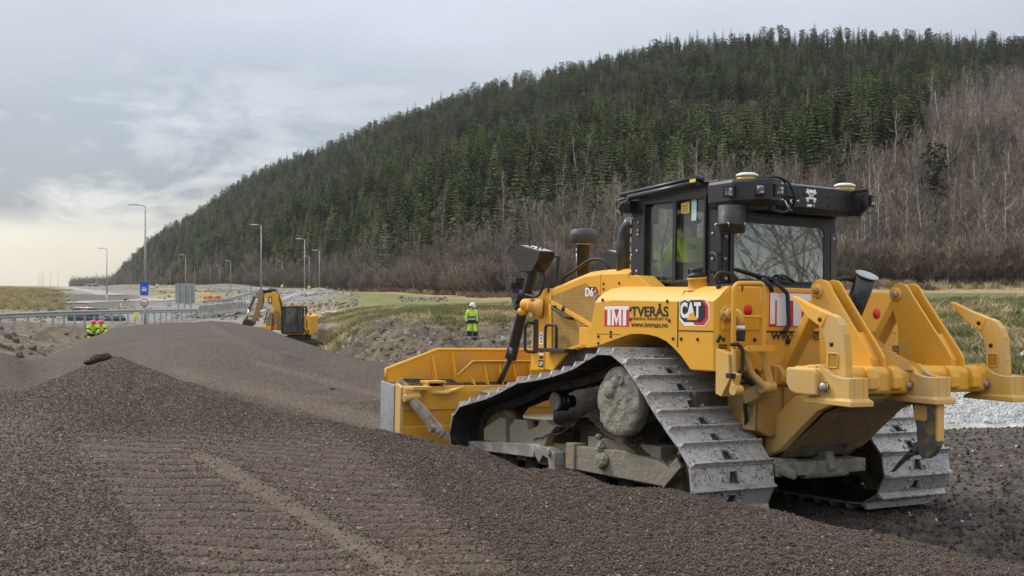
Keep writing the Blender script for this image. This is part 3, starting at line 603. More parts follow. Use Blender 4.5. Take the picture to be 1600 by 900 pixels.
for sgn in (1, -1):
    cy = 1.1435*sgn
    tr = MB(); 
    # chain links and pins all round
    for k in range(NS):
        a, b = sp_[k], sp_[k+1]; d = (b-a)/np.hypot(*(b-a)); n = np.array([d[1], -d[0]]); mid = (a+b)/2
        if n @ (mid-np.array([1.8, .6])) > 0: n = -n
        for off in (-.085, .085):
            p0 = mid-d*.11+n*.055; p1 = mid+d*.11+n*.055
            tr.bar((p0[0], cy+off, p0[1]), (p1[0], cy+off, p1[1]), .035, .085, up=(n[0], 0, n[1]))
        p0 = mid-d*.10+n*.03; p1 = mid+d*.10+n*.03; tr.bar((p0[0], cy, p0[1]), (p1[0], cy, p1[1]), .13, .02, up=(n[0], 0, n[1]))  # dark plate added so the mud holes in the shoes look dark
        q = a+n*.06; tr.cyl((q[0], cy-.12, q[1]), (q[0], cy+.12, q[1]), .028, n=8)
    track = tr.build('track', simple('chain_steel', (.045, .038, .03), .7, .2, col2=(.09, .075, .058), sc=12), dz)
    for k in range(NS):
        if proto_shoe is None:
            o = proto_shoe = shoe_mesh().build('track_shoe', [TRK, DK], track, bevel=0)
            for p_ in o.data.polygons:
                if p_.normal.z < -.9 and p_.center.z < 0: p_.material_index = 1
        else:
            o = proto_shoe.copy(); C.objects.link(o); o.parent = track
        place(o, sp_[k], sp_[k+1], cy)
    # running gear
    fr = MB(); fr.box((.25, cy-.13, .26), (3.2, cy+.13, .50)); fr.box((2.3, cy-.17, .42), (3.1, cy+.17, .60)); fr.box((.5, cy-.16, .40), (1.6, cy+.16, .62)); fr.box((1.6, cy-.52*sgn-.12, .45), (2.1, cy-.1*sgn, .70))
    tf = fr.build('track_frame', GRD, dz, .01)
    for ix, iz, r in ((3.40, .46, .335), (.10, .42, .30)):
        g = MB(); g.lathe((ix, cy-.09, iz), [(.05, -.02), (r*.55, 0), (r*.6, .05), (r*.82, .03), (r, .0), (r, .18), (r*.82, .15), (r*.6, .13), (r*.55, .18), (.05, .2)], 40, (0, 1, 0)); g.build('idler', Y4, tf)
    for k in range(7):
        g = MB(); xx = .62+k*.40; g.lathe((xx, cy-.14, .215), [(.06, -.02), (.115, 0), (.115, .05), (.08, .07), (.08, .21), (.115, .23), (.115, .28), (.06, .30)], 20, (0, 1, 0)); g.build('roller', DK, tf)
    g = MB(); g.mi = 0; g.cyl((2.16, cy-.05, .915), (2.16, cy+.16, .915), .062); 
    g.lathe((2.16, cy+.03, .915), [(.06, 0), (.095, .01), (.095, .03), (.065, .035), (.065, .055), (.095, .06), (.095, .08), (.065, .085), (.065, .105), (.098, .11), (.098, .125), (.07, .127)], 28, (0, 1, 0)); g.mi = 1
    g.lathe((2.16, cy+.157, .915), [(.092, 0), (.092, .02), (.08, .026), (.001, .028)], 28, (0, 1, 0)); g.build('carrier_roller', [BLK, MUD], tf)
    # sprocket with teeth and the mud-caked final drive
    g = MB(); g.smooth = False
    nt_ = 25; ring = []
    for k in range(nt_*4):
        r = (.345, .345, .395, .395)[k % 4]; t = 2*PI*k/(nt_*4); ring.append((.88+r*math.cos(t), .985+r*math.sin(t)))
    g.ext(ring, 'y', cy-.035, cy+.035); g.build('sprocket', DK, dz)
    md = MB(); md.smooth = True; nn, rr = 56, 22; vs = []
    prof = [(.18, -.75), (.20, -.35), (.205, -.05), (.215, .10), (.29, .13), (.318, .17), (.318, .235), (.306, .272), (.25, .285), (.18, .288), (.12, .29), (.06, .291), (.003, .292)]
    P_ = []
    for i in range(len(prof)-1):
        for j in range(3): f_ = j/3; P_.append((prof[i][0]*(1-f_)+prof[i+1][0]*f_, prof[i][1]*(1-f_)+prof[i+1][1]*f_))
    P_.append(prof[-1])
    for r, h in P_:
        for k in range(nn):
            t = 2*PI*k/nn; nx = math.cos(t)*r; nz_ = math.sin(t)*r
            q = float(fbm(np.array([nx*9+5+h*3]), np.array([nz_*9+h*7]), 4, 11)[0])-.5; q2 = float(fbm(np.array([nx*30+5]), np.array([nz_*30+h*20]), 3, 12)[0])-.5
            k1 = 1 if h > 0 else .3
            rr_ = r*(1+(q*.05+q2*.05)*k1); hh = h+(q*.022+q2*.028)*k1
            vs.append((.86+rr_*math.cos(t), cy+sgn*(hh*1.0+.09), 1.0+rr_*math.sin(t)))
    md.add(vs, [(i*nn+k, i*nn+(k+1) % nn, (i+1)*nn+(k+1) % nn, (i+1)*nn+k) for i in range(len(P_)-1) for k in range(nn)])
    fd = md.build('final_drive', MUD, dz)
    g = MB(); g.smooth = True; g.lathe((.80, cy+sgn*.378, 1.20), [(.045, -.02), (.045, .012), (.036, .018), (.030, .006), (.001, .006)], 18, (0, sgn, 0)); g.lathe((.97, cy+sgn*.375, 1.10), [(.10, -.03), (.08, .016), (.03, .024), (.001, .025)], 11, (0, sgn, 0)); g.lathe((.90, cy+sgn*.372, 1.16), [(.08, -.03), (.06, .014), (.001, .02)], 9, (0, sgn, 0)); g.build('caked_plug', MUD, fd)
    fd['label'] = 'round final drive caked in dried grey mud'
    # outer guards, clods and the gravel lying on the frame
    yo = 1.40*sgn; yi = 1.28*sgn
    g = MB(); g.mi = 0; g.ext([(1.76, .52), (1.72, .30), (.36, .30), (.20, .40), (.30, .47), (.44, .51), (.95, .545)], 'y', yi, yo); g.bar((.36, yo, .32), (.12, yo, .53), .10, .03, up=(0, 1, 0)); g.box((1.66, yi, .30), (1.80, yo+.02*sgn, .545))
    gd = g.build('track_guard', GRD, tf, .006)
    g = MB(); g.ext([(3.72, .385), (2.40, .475), (2.28, .475), (2.26, .42), (2.38, .40), (2.40, .34), (3.72, .30)], 'y', yi, yo); g.ext([(2.36, .46), (2.26, .47), (2.10, .46), (2.02, .42), (2.0, .26), (2.10, .26), (2.13, .36), (2.22, .38), (2.28, .30), (2.36, .36)], 'y', yi, yo+.01); g.cyl((2.10, yi, .42), (2.10, yo+.035*sgn, .42), .035, n=14)
    g.build('guard_strip', simple('scuffed_guard_steel', (.33, .31, .27), .5, .3, col2=(.50, .49, .46), sc=9), tf, .005)
    g = MB(); g.ext([(3.43, .55), (3.10, .69), (2.98, .69), (2.97, .42), (3.42, .42)], 'y', yi, yo-.02*sgn); g.ext([(2.93, .60), (2.82, .69), (2.60, .70), (2.55, .60), (2.38, .66), (2.34, .72), (2.22, .73), (2.18, .69), (2.05, .68), (2.2, .56), (2.26, .44), (2.9, .44)], 'y', yi, yo-.03*sgn)
    g.build('frame_cover', GRD, tf, .008)
    g = MB(); g.smooth = True; vs = []; nx_, ny_ = 60, 10
    for i in range(nx_):
        for j in range(ny_):
            X = .25+2.2*i/(nx_-1); yy = j/(ny_-1); top = .62+.30*math.exp(-((X-1.5)/.62)**2)+.04*math.sin(X*9)
            zz_ = top-.16*yy**2+(float(fbm(np.array([X*7]), np.array([yy*4]), 3, 21)[0])-.5)*.06; vs.append((X, (cy-.22*sgn)+sgn*yy*.46, zz_))
    g.add(vs, [(i*ny_+j, (i+1)*ny_+j, (i+1)*ny_+j+1, i*ny_+j+1) for i in range(nx_-1) for j in range(ny_-1)]); o = g.build('gravel', M_gravel, tf); o['kind'] = 'stuff'
    g = MB(); g.smooth = True; g.lathe((1.21, yo-.02*sgn, .43), [(.05, -.02), (.085, 0), (.09, .04), (.07, .075), (.02, .085)], 14, (0, sgn, 0)); g.lathe((1.26, yo-.02*sgn, .55), [(.04, -.02), (.055, 0), (.05, .05), (.01, .06)], 12, (0, sgn, 0)); g.lathe((1.30, yo-.02*sgn, .64), [(.02, -.02), (.03, 0), (.028, .03), (.01, .04)], 10, (0, sgn, 0)); o = g.build('mud_clod', MUD, tf); 
    sb = o.modifiers.new('s', 'SUBSURF'); sb.levels = sb.render_levels = 2
    tx = bpy.data.textures.get('clod') or bpy.data.textures.new('clod', 'CLOUDS'); tx.noise_scale = .06; dm = o.modifiers.new('d', 'DISPLACE'); dm.texture = tx; dm.strength = .05
# ---------------- main body
b = MB(); b.box((.0, -.60, .55), (3.25, .60, 1.50)); b.box((-.12, -.42, .55), (.4, .42, 1.30)); b.box((.25, -1.12, .98), (1.4, 1.12, 1.12)); b.build('belly_frame', simple('muddy_frame', (.085, .07, .052), .9, col2=(.045, .038, .03), sc=4, bump=.6, bdist=.02, bsc=15), dz, .01)
# side tank / fender: lofted with a chamfered top edge and the wheel-arch cut
def fender(sgn):
    base = [(.0, 1.31), (.29, 1.31), (.43, 1.43), (.53, 1.495), (.63, 1.55), (.75, 1.585), (.87, 1.603), (1.0, 1.610), (1.15, 1.605), (1.25, 1.585), (1.35, 1.56), (1.71, 1.475), (1.86, 1.46), (1.86, 1.655), (1.80, 1.66), (1.70, 1.95)]
    def loop(y, top, sl, x0):
        pts = [(x if x > .01 else x0, z_) for x, z_ in base]; pts[-1] = (1.70+sl, top)
        pts += [(1.44, top+.02), (.47, top), (x0, top)]
        return [(x, y*sgn, z_) for x, z_ in pts]
    m = MB(); m.loft([loop(1.05, 1.95, 0, -.05), loop(1.13, 1.95, 0, -.045), loop(1.15, 1.935, 0, -.015)]) if False else None
    m.loft([loop(.60, 2.045, -.06, -.05), loop(1.02, 2.04, -.06, -.05), loop(1.075, 1.995, 0.0, -.05), loop(1.125, 1.945, .02, -.045), loop(1.15, 1.905, .02, .0)])
    o = m.build('fender', Y1, dz, .004, 2, 28)
    # seams and bolts
    s = MB()
    for x0, z0, x1, z1 in ((.468, 1.50, .468, 1.90), (.468, 1.648, .0, 1.648), (1.70, 1.60, 1.30, 1.60)):
        if (x0, z0) == (1.70, 1.60): s.bar((x0, 1.1505*sgn, z0), (x1, 1.1505*sgn, z1), .004, .004)
        else: s.bar((x0, 1.1505*sgn, z0), (x1, 1.1505*sgn, z1), .008, .008)
    s.bar((.468, 1.150*sgn, 1.90), (.468, 1.075*sgn, 2.0), .008, .008); s.bar((.468, 1.075*sgn, 2.0), (.468, .62*sgn, 2.05), .008, .008)
    s.build('seam', INK, o)
    s = MB()
    for x, z_ in ((1.60, 1.93), (.62, 1.91), (.585, 1.735), (1.158, 1.835), (1.158, 1.745), (1.66, 1.575), (1.46, 1.62), (1.46, 1.58), (1.66, 1.51), (.53, 1.575), (.42, 1.575), (.20, 1.575)):
        s.lathe((x, 1.149*sgn, z_), [(.017, 0), (.017, .004), (.011, .006), (.011, .012), (.002, .013)], 10, (0, sgn, 0))
    s.build('bolt', BLKD, o)
    v_ = MB()
    for k in range(6): v_.bar((-.052, 1.13*sgn, 1.53-k*.022), (-.052, 1.04*sgn, 1.53-k*.022), .006, .012)
    v_.build('vent', INK, o)
    return o
fl = fender(1); fender(-1)
# rear tank across the back with the poster, and the panel below it
b = MB(); b.loft([[(x_, y, z_) for y, z_ in ((1.02, 2.04), (.6, 2.045), (-.6, 2.045), (-1.02, 2.04), (-1.075, 1.97), (-1.10, 1.655), (1.10, 1.655), (1.075, 1.97))] for x_ in (.34, -.058)]); rt = b.build('rear_tank', Y1, dz, .012)
b = MB(); b.box((.3, -1.12, 1.30), (-.045, 1.12, 1.645)); b.box((.3, -.62, 1.20), (-.03, .62, 1.32)); b.build('rear_panel', Y2, dz, .01)
b = MB(); b.ext([(.35, 2.04), (-.03, 2.04), (.02, 2.07), (.35, 2.07)], 'y', -.7, .78); b.build('cab_floor_edge', BLKD, dz, .004)
# hood
def hood():
    m = MB(); sec = []
    prof = [(3.40, 2.015), (3.36, 2.10), (2.67, 2.245), (2.40, 2.255), (1.86, 2.255)]
    for x, t_ in [(3.42, 2.02), (3.36, 2.085), (2.67, 2.235), (2.395, 2.25)]:
        sec.append([(x, y, z_) for y, z_ in ((.60, 1.18), (.60, t_-.03), (.52, t_+.02), (.2, t_+.045), (-.2, t_+.045), (-.52, t_+.02), (-.60, t_-.03), (-.60, 1.18))])
    m.loft(sec); h = m.build('hood', Y1, dz, .008)
    m = MB(); sec = []
    for x, t_ in [(2.380, 2.25), (1.90, 2.25)]:
        sec.append([(x, y, z_) for y, z_ in ((.605, 1.45), (.605, t_-.03), (.52, t_+.02), (.2, t_+.045), (-.2, t_+.045), (-.52, t_+.02), (-.605, t_-.03), (-.605, 1.45))])
    m.loft(sec); m.box((1.90, -.5, 1.9), (1.5, .5, 2.2)); m.build('rear_hood', Y1, dz, .008)
    # screens
    y0 = .603
    for s in (1, -1):
        m = MB(); m.ext([(3.33, 1.995), (2.66, 2.135), (2.60, 2.10), (2.585, 2.02), (2.46, 1.985), (2.44, 1.905), (2.475, 1.68), (3.28, 1.96)], 'y', y0*s, (y0+.004)*s)
        m.ext([(3.28, 1.90), (2.52, 1.655), (2.515, 1.52), (3.26, 1.345)], 'y', y0*s, (y0+.004)*s); m.build('side_screen', GRL, h)
        m = MB(); 
        for a_, b_ in (((3.33, 1.945), (2.42, 1.645)), ((3.30, 1.335), (2.50, 1.50)), ((3.32, 2.02), (3.29, 1.33))): m.bar((a_[0], (y0+.008)*s, a_[1]), (b_[0], (y0+.008)*s, b_[1]), .05, .016, up=(0, 1, 0)) if False else m.bar((a_[0], (y0+.008)*s, a_[1]), (b_[0], (y0+.008)*s, b_[1]), .016, .05)
        m.build('screen_frame', Y1, h, .004)
        m = MB(); m.ext([(3.30, 1.335), (2.46, 1.50), (2.46, 1.46), (2.9, 1.42), (3.2, 1.18), (3.30, 1.18)], 'y', .60*s, .64*s); m.ext([(2.60, 1.66), (2.38, 1.66), (2.38, 1.46), (2.60, 1.48)], 'y', .60*s, .72*s); m.build('lower_panel', Y1, h, .006)
        # handles
        m = MB(); m.tube(arc([(3.20, y0*s, 1.885), (3.20, (y0+.07)*s, 1.875), (2.88, (y0+.07)*s, 1.755), (2.88, y0*s, 1.755)], .04), .016); m.lathe((3.05, y0*s, 1.86), [(.03, 0), (.03, .02), (.01, .03)], 10, (0, s, 0)); m.build('handle', RUB, h)
        m = MB(); m.tube(arc([(3.30, (y0+.03)*s, 1.40), (3.30, (y0+.08)*s, 1.42), (3.30, (y0+.08)*s, 1.68), (3.08, (y0+.08)*s, 1.68), (3.08, (y0+.08)*s, 1.42)], .06), .017); m.box((3.33, y0*s, 1.385), (2.80, (y0+.16)*s, 1.425)); m.build('step_handle', RUB, h, .01)
        m = MB(); m.tube(arc([(3.64, .60*s, 1.70), (3.72, .68*s, 1.70), (3.72, .68*s, 1.37), (3.62, .60*s, 1.37)], .06), .018); m.box((3.66, .595*s, 1.36), (3.56, .612*s, 1.74)); m.build('front_handle', RUB, h, .004)
    # front rail above the hood
    m = MB()
    m.tube(arc([(3.22, .50, 2.12), (3.26, .50, 2.19), (2.70, .50, 2.40), (2.52, .46, 2.38), (2.45, .44, 2.27)], .08), .018); m.build('hand_rail', RUB, h)
    # fasteners on the rear hood
    m = MB()
    for x, z_ in ((2.33, 2.12), (2.33, 2.065), (2.06, 2.12)): m.lathe((x, .604, z_), [(.015, 0), (.015, .005), (.008, .012), (.001, .013)], 10, (0, 1, 0))
    m.build('bolt', BLKD, h)
    m = MB(); m.bar((2.40, .607, 2.0), (2.40, .607, 1.90), .02, .03); m.bar((2.44, .62, 1.985), (2.42, .62, 1.955), .05, .02); m.cyl((2.41, .60, 1.99), (2.41, .65, 1.99), .02); m.build('latch', SILV, h)
    return h
hd = hood()
# radiator guard and trunnions at the front
b = MB(); b.ext([(3.43, 2.10), (3.43, 1.17), (3.72, 1.15), (3.70, 1.86), (3.60, 1.99)], 'y', -.605, .605); b.build('radiator_guard', Y1, dz, .015)
for s in (1, -1):
    b = MB(); b.lathe((3.50, .60*s, 1.87), [(.12, 0), (.11, .05), (.06, .10), (.055, .17), (.001, .175)], 22, (.55, s, .12)); b.lathe((3.60, .68*s, 1.90), [(.075, -.02), (.075, .10), (.06, .12), (.001, .12)], 20, (.9, .35*s, 0)); b.cyl((3.66, .70*s, 1.84), (3.75, .74*s, 1.82), .045); o = b.build('trunnion', Y2, dz, .006)
    # lift cylinder with its hose box on top
    yy = .62*s
    cy_ = MB(); cy_.cyl((3.63, yy, 2.40), (4.10, yy, 1.32), .062, n=24); cy_.cyl((4.06, yy, 1.42), (4.12, yy, 1.28), .07, n=24); cy_.lathe((3.80, yy, 2.02), [(.09, -.04), (.09, .04)], 24, (.4, 0, -1)); lc = cy_.build('lift_cylinder', BLK, dz, .004)
    g = MB(); g.cyl((4.10, yy, 1.32), (4.50, yy, .80), .032); g.build('cylinder_rod', CHR if False else BLKD, lc)
    g = MB(); g.bar((4.10, yy+.02, 1.30), (4.02, yy+.06, 1.40), .03, .05); g.build('hose_fitting', SILV, lc)
    g = MB(); g.loft([[(x_, y_, z_) for x_, y_, z_ in ((3.95, yy-.1, 2.54), (3.95, yy+.1, 2.54), (3.93, yy+.1, 2.40), (3.80, yy+.1, 2.28), (3.80, yy-.1, 2.28), (3.93, yy-.1, 2.40))], [(x_, y_, z_) for x_, y_, z_ in ((3.80, yy-.1, 2.585), (3.80, yy+.1, 2.585), (3.72, yy+.1, 2.42), (3.68, yy+.1, 2.28), (3.68, yy-.1, 2.28), (3.72, yy-.1, 2.42))], [(x_, y_, z_) for x_, y_, z_ in ((3.38, yy-.1, 2.50), (3.38, yy+.1, 2.50), (3.40, yy+.1, 2.42), (3.55, yy+.1, 2.28), (3.55, yy-.1, 2.28), (3.40, yy-.1, 2.42))]]); hb = g.build('hose_box', BLK, lc, .004)
    g = MB(); g.add([(3.785, yy-.09, 2.588), (3.785, yy+.09, 2.588), (3.40, yy+.09, 2.508), (3.40, yy-.09, 2.508)], [(0, 1, 2, 3)]); g.add([(3.785, yy-.09, 2.578), (3.785, yy+.09, 2.578), (3.40, yy+.09, 2.498), (3.40, yy-.09, 2.498)], [(0, 1, 2, 3)]); g.build('top_plate', GREYP, hb)
    g = MB()
    for x_, y_ in ((3.70, .03), (3.62, -.04), (3.60, .05), (3.52, -.02), (3.50, .05)): g.lathe((x_, yy+y_, 2.568-(3.70-x_)*.205), [(.014, 0), (.014, .012), (.001, .013)], 8)
    g.build('bolt', INK, hb)
    g = MB(); g.tube(arc([(3.50, yy+.02, 2.30), (3.38, yy+.03, 2.15), (3.50, yy+.03, 1.98), (3.72, yy+.06, 2.02)], .1), .016); g.tube(arc([(3.55, yy-.04, 2.30), (3.42, yy-.05, 2.1), (3.46, yy-.08, 1.95)], .1), .014); g.tube(arc([(3.36, yy-.1, 2.45), (3.30, yy-.1, 2.45), (3.34, yy-.1, 2.2), (3.2, yy-.15, 2.08)], .08), .016); g.build('hose', RUB, lc)
    g = MB(); g.bar((4.00, yy+.05*s, 2.10), (3.82, yy+.08*s, 1.86), .10, .07); g.cyl((4.02, yy-.09, 2.12), (4.02, yy+.11, 2.12), .065); g.cyl((3.86, yy-.10, 1.98), (3.86, yy+.12, 1.98), .055); g.bar((3.9, yy, 1.93), (3.5, yy, 1.86), .10, .07); g.box((4.10, yy-.06, 2.15), (3.93, yy+.06, 2.22)); g.build('yoke', BLKD, lc, .006)
# intake pre-cleaner and exhaust
b = MB(); b.lathe((3.21, .25, 2.24), [(.068, 0), (.068, .34), (.075, .345), (.075, .37), (.06, .375)], 28); pc = b.build('intake_stack', BLKD, dz)
b = MB(); b.lathe((3.21, .25, 2.60), [(.08, 0), (.14, .012), (.155, .025), (.158, .10), (.155, .112), (.15, .118), (.148, .14), (.13, .155), (.06, .165), (.001, .166)], 36); b.build('cap', simple('grey_plastic', (.055, .057, .06), .55), pc)
b = MB(); b.cyl((3.33, .25, 2.24), (3.33, .25, 2.52), .010); b.lathe((3.33, .25, 2.50), [(.016, 0), (.016, .03), (.01, .05)], 10); b.lathe((3.21, .25, 2.585), [(.079, 0), (.082, .004), (.082, .018), (.079, .022)], 28); b.build('clamp', SILV, pc)
b = MB(); pts = [(2.16, .48, 2.22), (2.16, .48, 2.55)]+[(2.16-.20*(1-math.cos(t)), .48, 2.55+.20*math.sin(t)) for t in np.linspace(0, 1.05, 9)][1:]
pts.append((pts[-1][0]-.035, .48, pts[-1][2]+.045)); b.tube(pts, .073, 24, [.075]*2+[.073]*(len(pts)-3)+[.070]); ex = b.build('exhaust_stack', simple('exhaust_grey', (.075, .082, .09), .38, .5, col2=(.20, .20, .20), sc=3, lo=.55, hi=.8), dz)
b = MB(); b.box((2.05, -.3, 2.28), (2.3, .3, 2.36)); b.build('exhaust_shield', BLKD, dz, .01)
# wedge cover in front of the door
b = MB(); b.ext([(1.46, 2.02), (1.37, 2.165), (1.25, 2.165), (1.00, 2.02)], 'y', .80, 1.0); b.build('corner_cover', Y1, dz, .006)
# fuel filler
b = MB(); b.lathe((.40, .98, 2.01), [(.105, 0), (.090, .012), (.085, .02), (.082, .095), (.088, .10), (.088, .115), (.001, .116)], 30, (0, .12, 1)); ff = b.build('fuel_filler', Y2, dz)
b = MB(); b.lathe((.40, .994, 2.125), [(.080, 0), (.082, .025), (.06, .035), (.05, .05), (.058, .06), (.058, .08), (.001, .085)], 26, (0, .12, 1)); b.tube(arc([(.48, 1.0, 2.14), (.50, 1.02, 2.20), (.42, 1.02, 2.20)], .03), .008); b.build('cap', RUB, ff)
# ---------------- cab
cab = MB()
cab.ext([(.35, 2.05), (.35, 2.96), (.55, 2.96), (.55, 2.05)], 'y', .66, .76)                # rear corner posts
cab.ext([(.35, 2.05), (.35, 2.96), (.55, 2.96), (.55, 2.05)], 'y', -.70, -.60)
for s in (.76, -.70):
    i = .66 if s > 0 else -.60
    cab.ext([(1.44, 2.05), (1.44, 2.93), (1.55, 2.93), (1.65, 2.80), (1.67, 2.05)], 'y', i, s)
    cab.ext([(.55, 2.05), (.55, 2.105), (1.44, 2.105), (1.44, 2.05)], 'y', i, s); cab.ext([(.55, 2.875), (.55, 2.96), (1.44, 2.96), (1.44, 2.875)], 'y', i, s)
cab.box((.34, -.68, 2.05), (.42, .74, 2.11)); cab.box((.345, -.68, 2.66), (.42, .74, 2.78)); cab.box((1.60, -.68, 2.05), (1.66, .74, 2.35)); cab.box((1.56, -.68, 2.86), (1.62, .74, 2.95))
cab.box((.4, -.6, 2.03), (1.6, .68, 2.055))
cb = cab.build('cab', BLK, dz, .008)
def flat(name, pts, mat, parent, th=.006, ax=1):
    """thin pane from 3d corner points, thickness along axis ax"""
    m = MB(); n = len(pts); q = [list(p) for p in pts]; r = [list(p) for p in pts]
    for p in r: p[ax] += th
    m.add(q, [tuple(range(n))]) if mat is GLS else m.add(q+r, [tuple(range(n)), tuple(range(2*n-1, n-1, -1))]+[(i, (i+1) % n, (i+1) % n+n, i+n) for i in range(n)]); return m.build(name, mat, parent)
door = MB(); door.box((.955, .765, 2.105), (1.005, .785, 2.875)); door.ext([(1.44, 2.09), (.55, 2.09), (.55, 2.12), (1.44, 2.12)], 'y', .765, .785); door.ext([(1.44, 2.865), (.55, 2.865), (.55, 2.89), (1.44, 2.89)], 'y', .765, .785); door.box((.535, .765, 2.09), (.565, .785, 2.89)); door.box((1.43, .765, 2.09), (1.46, .785, 2.89))
dr = door.build('door', BLK, cb, .004)
flat('pane', [(1.435, .74, 2.105), (1.0, .74, 2.105), (1.0, .74, 2.875), (1.435, .74, 2.875)], GLS, cb)
flat('pane', [(.96, .735, 2.105), (.55, .735, 2.105), (.55, .735, 2.875), (.96, .735, 2.875)], GLS, cb)
flat('pane', [(1.44, -.66, 2.105), (.55, -.66, 2.105), (.55, -.66, 2.875), (1.44, -.66, 2.875)], GLS, cb)
flat('pane', [(1.62, -.6, 2.35), (1.62, .66, 2.35), (1.60, .66, 2.86), (1.60, -.6, 2.86)], GLS, cb, ax=0)
m = MB()
for k in range(7): m.box((.70+k*.0, .7655, 0), (.70, .7655, 0)) if False else None
st = MB(); st.box((.93, .7425, 2.845), (.81, .7435, 2.745)); st.build('warning_sticker', YST, cb)
st = MB(); st.box((.78, .7425, 2.875), (.71, .7435, 2.67)); st.build('pale_strip', CYS, cb)
st = MB()
for k in range(5): st.box((.915, .7438, 2.825-k*.015), (.835, .7441, 2.820-k*.015))
st.build('sticker_print', INK, cb)
# rear window: rounded frame and glass
def rrect(y0, y1, z0, z1, r, n=6):
    o = []
    for cy_, cz_, a0 in ((y1-r, z1-r, 0), (y0+r, z1-r, 90), (y0+r, z0+r, 180), (y1-r, z0+r, 270)):
        for k in range(n+1): t = math.radians(a0+90*k/n); o.append((cy_+r*math.cos(t), cz_+r*math.sin(t)))
    return o
ins = rrect(-.52, .62, 2.125, 2.64, .07); outs = rrect(-.60, .67, 2.06, 2.72, .05)
m = MB(); n_ = len(ins)
vs = [(.352, y, z_) for y, z_ in ins]+[(.352, y, z_) for y, z_ in outs]+[(.326, y, z_) for y, z_ in ins]+[(.326, y, z_) for y, z_ in outs]
fs = []
for i in range(n_):
    j = (i+1) % n_; fs += [(i, j, n_+j, n_+i), (2*n_+i, 3*n_+i, 3*n_+j, 2*n_+j), (i, 2*n_+i, 2*n_+j, j), (n_+i, n_+j, 3*n_+j, 3*n_+i)]
m.add(vs, fs); rf = m.build('rear_window_frame', BLK, cb, .003)
m = MB(); m.ext(rrect(-.525, .625, 2.12, 2.645, .07), 'x', .335, .341); m.build('rear_pane', GLR, cb)
m = MB(); m.bar((.31, .60, 2.21), (.30, .10, 2.115), .02, .022); m.bar((.30, .30, 2.15), (.30, -.05, 2.105), .035, .03); m.tube(arc([(.3, .12, 2.13), (.29, .06, 2.18), (.3, -.1, 2.12)], .05), .014); m.box((.335, -.02, 2.085), (.29, .10, 2.13)); m.build('wiper', RUB, cb, .003)
m = MB(); m.box((.36, .68, 2.05), (.34, .745, 2.95)); m.build('post_trim', BLKD, cb)
m = MB(); m.box((.345, -.615, 2.06), (.33, -.695, 2.60)); m.build('post_plate', simple('grey_brown_steel', (.075, .068, .06), .6), cb, .003)
m = MB()
for yz in ((.71, 2.50), (.72, 2.30), (.71, 2.12), (-.655, 2.55)): m.lathe((.34, yz[0], yz[1]), [(.018, 0), (.018, .01), (.001, .012)], 10, (-1, 0, 0))
for xz in ((.46, 2.53), (.46, 2.30), (.46, 2.17), (1.555, 2.70), (1.56, 2.62), (1.56, 2.58), (1.57, 2.42), (1.57, 2.22), (1.57, 2.17), (.42, 2.14)): m.lathe((xz[0], .76, xz[1]), [(.016, 0), (.016, .008), (.001, .012)], 10, (0, 1, 0))
for k in range(8): m.box((1.68, .70, 2.15+k*.09), (1.66, .765, 2.20+k*.09))
m.build('bolt', BOLT, cb)
m = MB(); m.tube(arc([(.44, .765, 2.34), (.40, .84, 2.35), (.28, .86, 2.33), (.24, .86, 2.1)], .06), .016); m.tube([(.46, .765, 2.18), (.44, .82, 2.18)], .012); m.build('door_rail', RUB, cb)
# roof: slab, rails, rear beam with end pods
m = MB(); m.ext([(.40, 2.955), (1.66, 2.955), (1.66, 2.985), (1.6, 3.0), (.40, 3.02)], 'y', -.70, .76); rf_ = m.build('roof', BLK, cb, .008)
m = MB(); m.tube([(1.80, .80, 2.99), (.62, .80, 3.055)], .02); m.tube([(1.62, .84, 2.945), (.60, .84, 3.0)], .028); m.cyl((.62, .76, 3.04), (.62, .86, 3.04), .035); m.tube([(1.80, .80, 2.99), (1.76, -.75, 2.99)], .02); m.tube([(1.8, -.75, 2.99), (.62, -.75, 3.055)], .02); m.build('roof_rail', BLK, rf_)
m = MB(); m.box((.66, .868, 3.005), (.58, .872, 3.035)); m.build('rail_tag', YST, rf_)
m = MB(); m.box((1.60, .72, 2.80), (1.72, .84, 2.92)); m.cyl((1.70, .84, 2.86), (1.60, .90, 2.84), .055); m.tube(arc([(1.7, .8, 2.95), (1.85, .82, 2.93), (1.82, .84, 2.84), (1.70, .86, 2.78)], .05), .012); m.tube(arc([(1.62, .82, 2.96), (1.56, .90, 2.92), (1.6, .9, 2.8), (1.7, .86, 2.80)], .05), .010); m.tube(arc([(1.74, .86, 2.92), (1.66, .93, 2.9), (1.64, .9, 2.78)], .04), .009); m.build('front_work_light', BLK, rf_, .004)
m = MB(); m.box((1.42, .66, 2.84), (1.36, .72, 2.68)); m.build('interior_lamp', INK, cb, .01)
beam = MB(); beam.ext([(.0, 2.78), (.0, 2.975), (.08, 3.0), (.42, 3.0), (.42, 2.76), (.1, 2.74)], 'y', -.60, .46); bm_ = beam.build('roof_beam', BLK, cb, .006)
m = MB()
for k in range(22): m.bar((.03+k*.0, .42-k*.045, 2.768), (.36, .36-k*.045, 2.742), .012, .02)
m.build('vent_grille', INK, bm_)
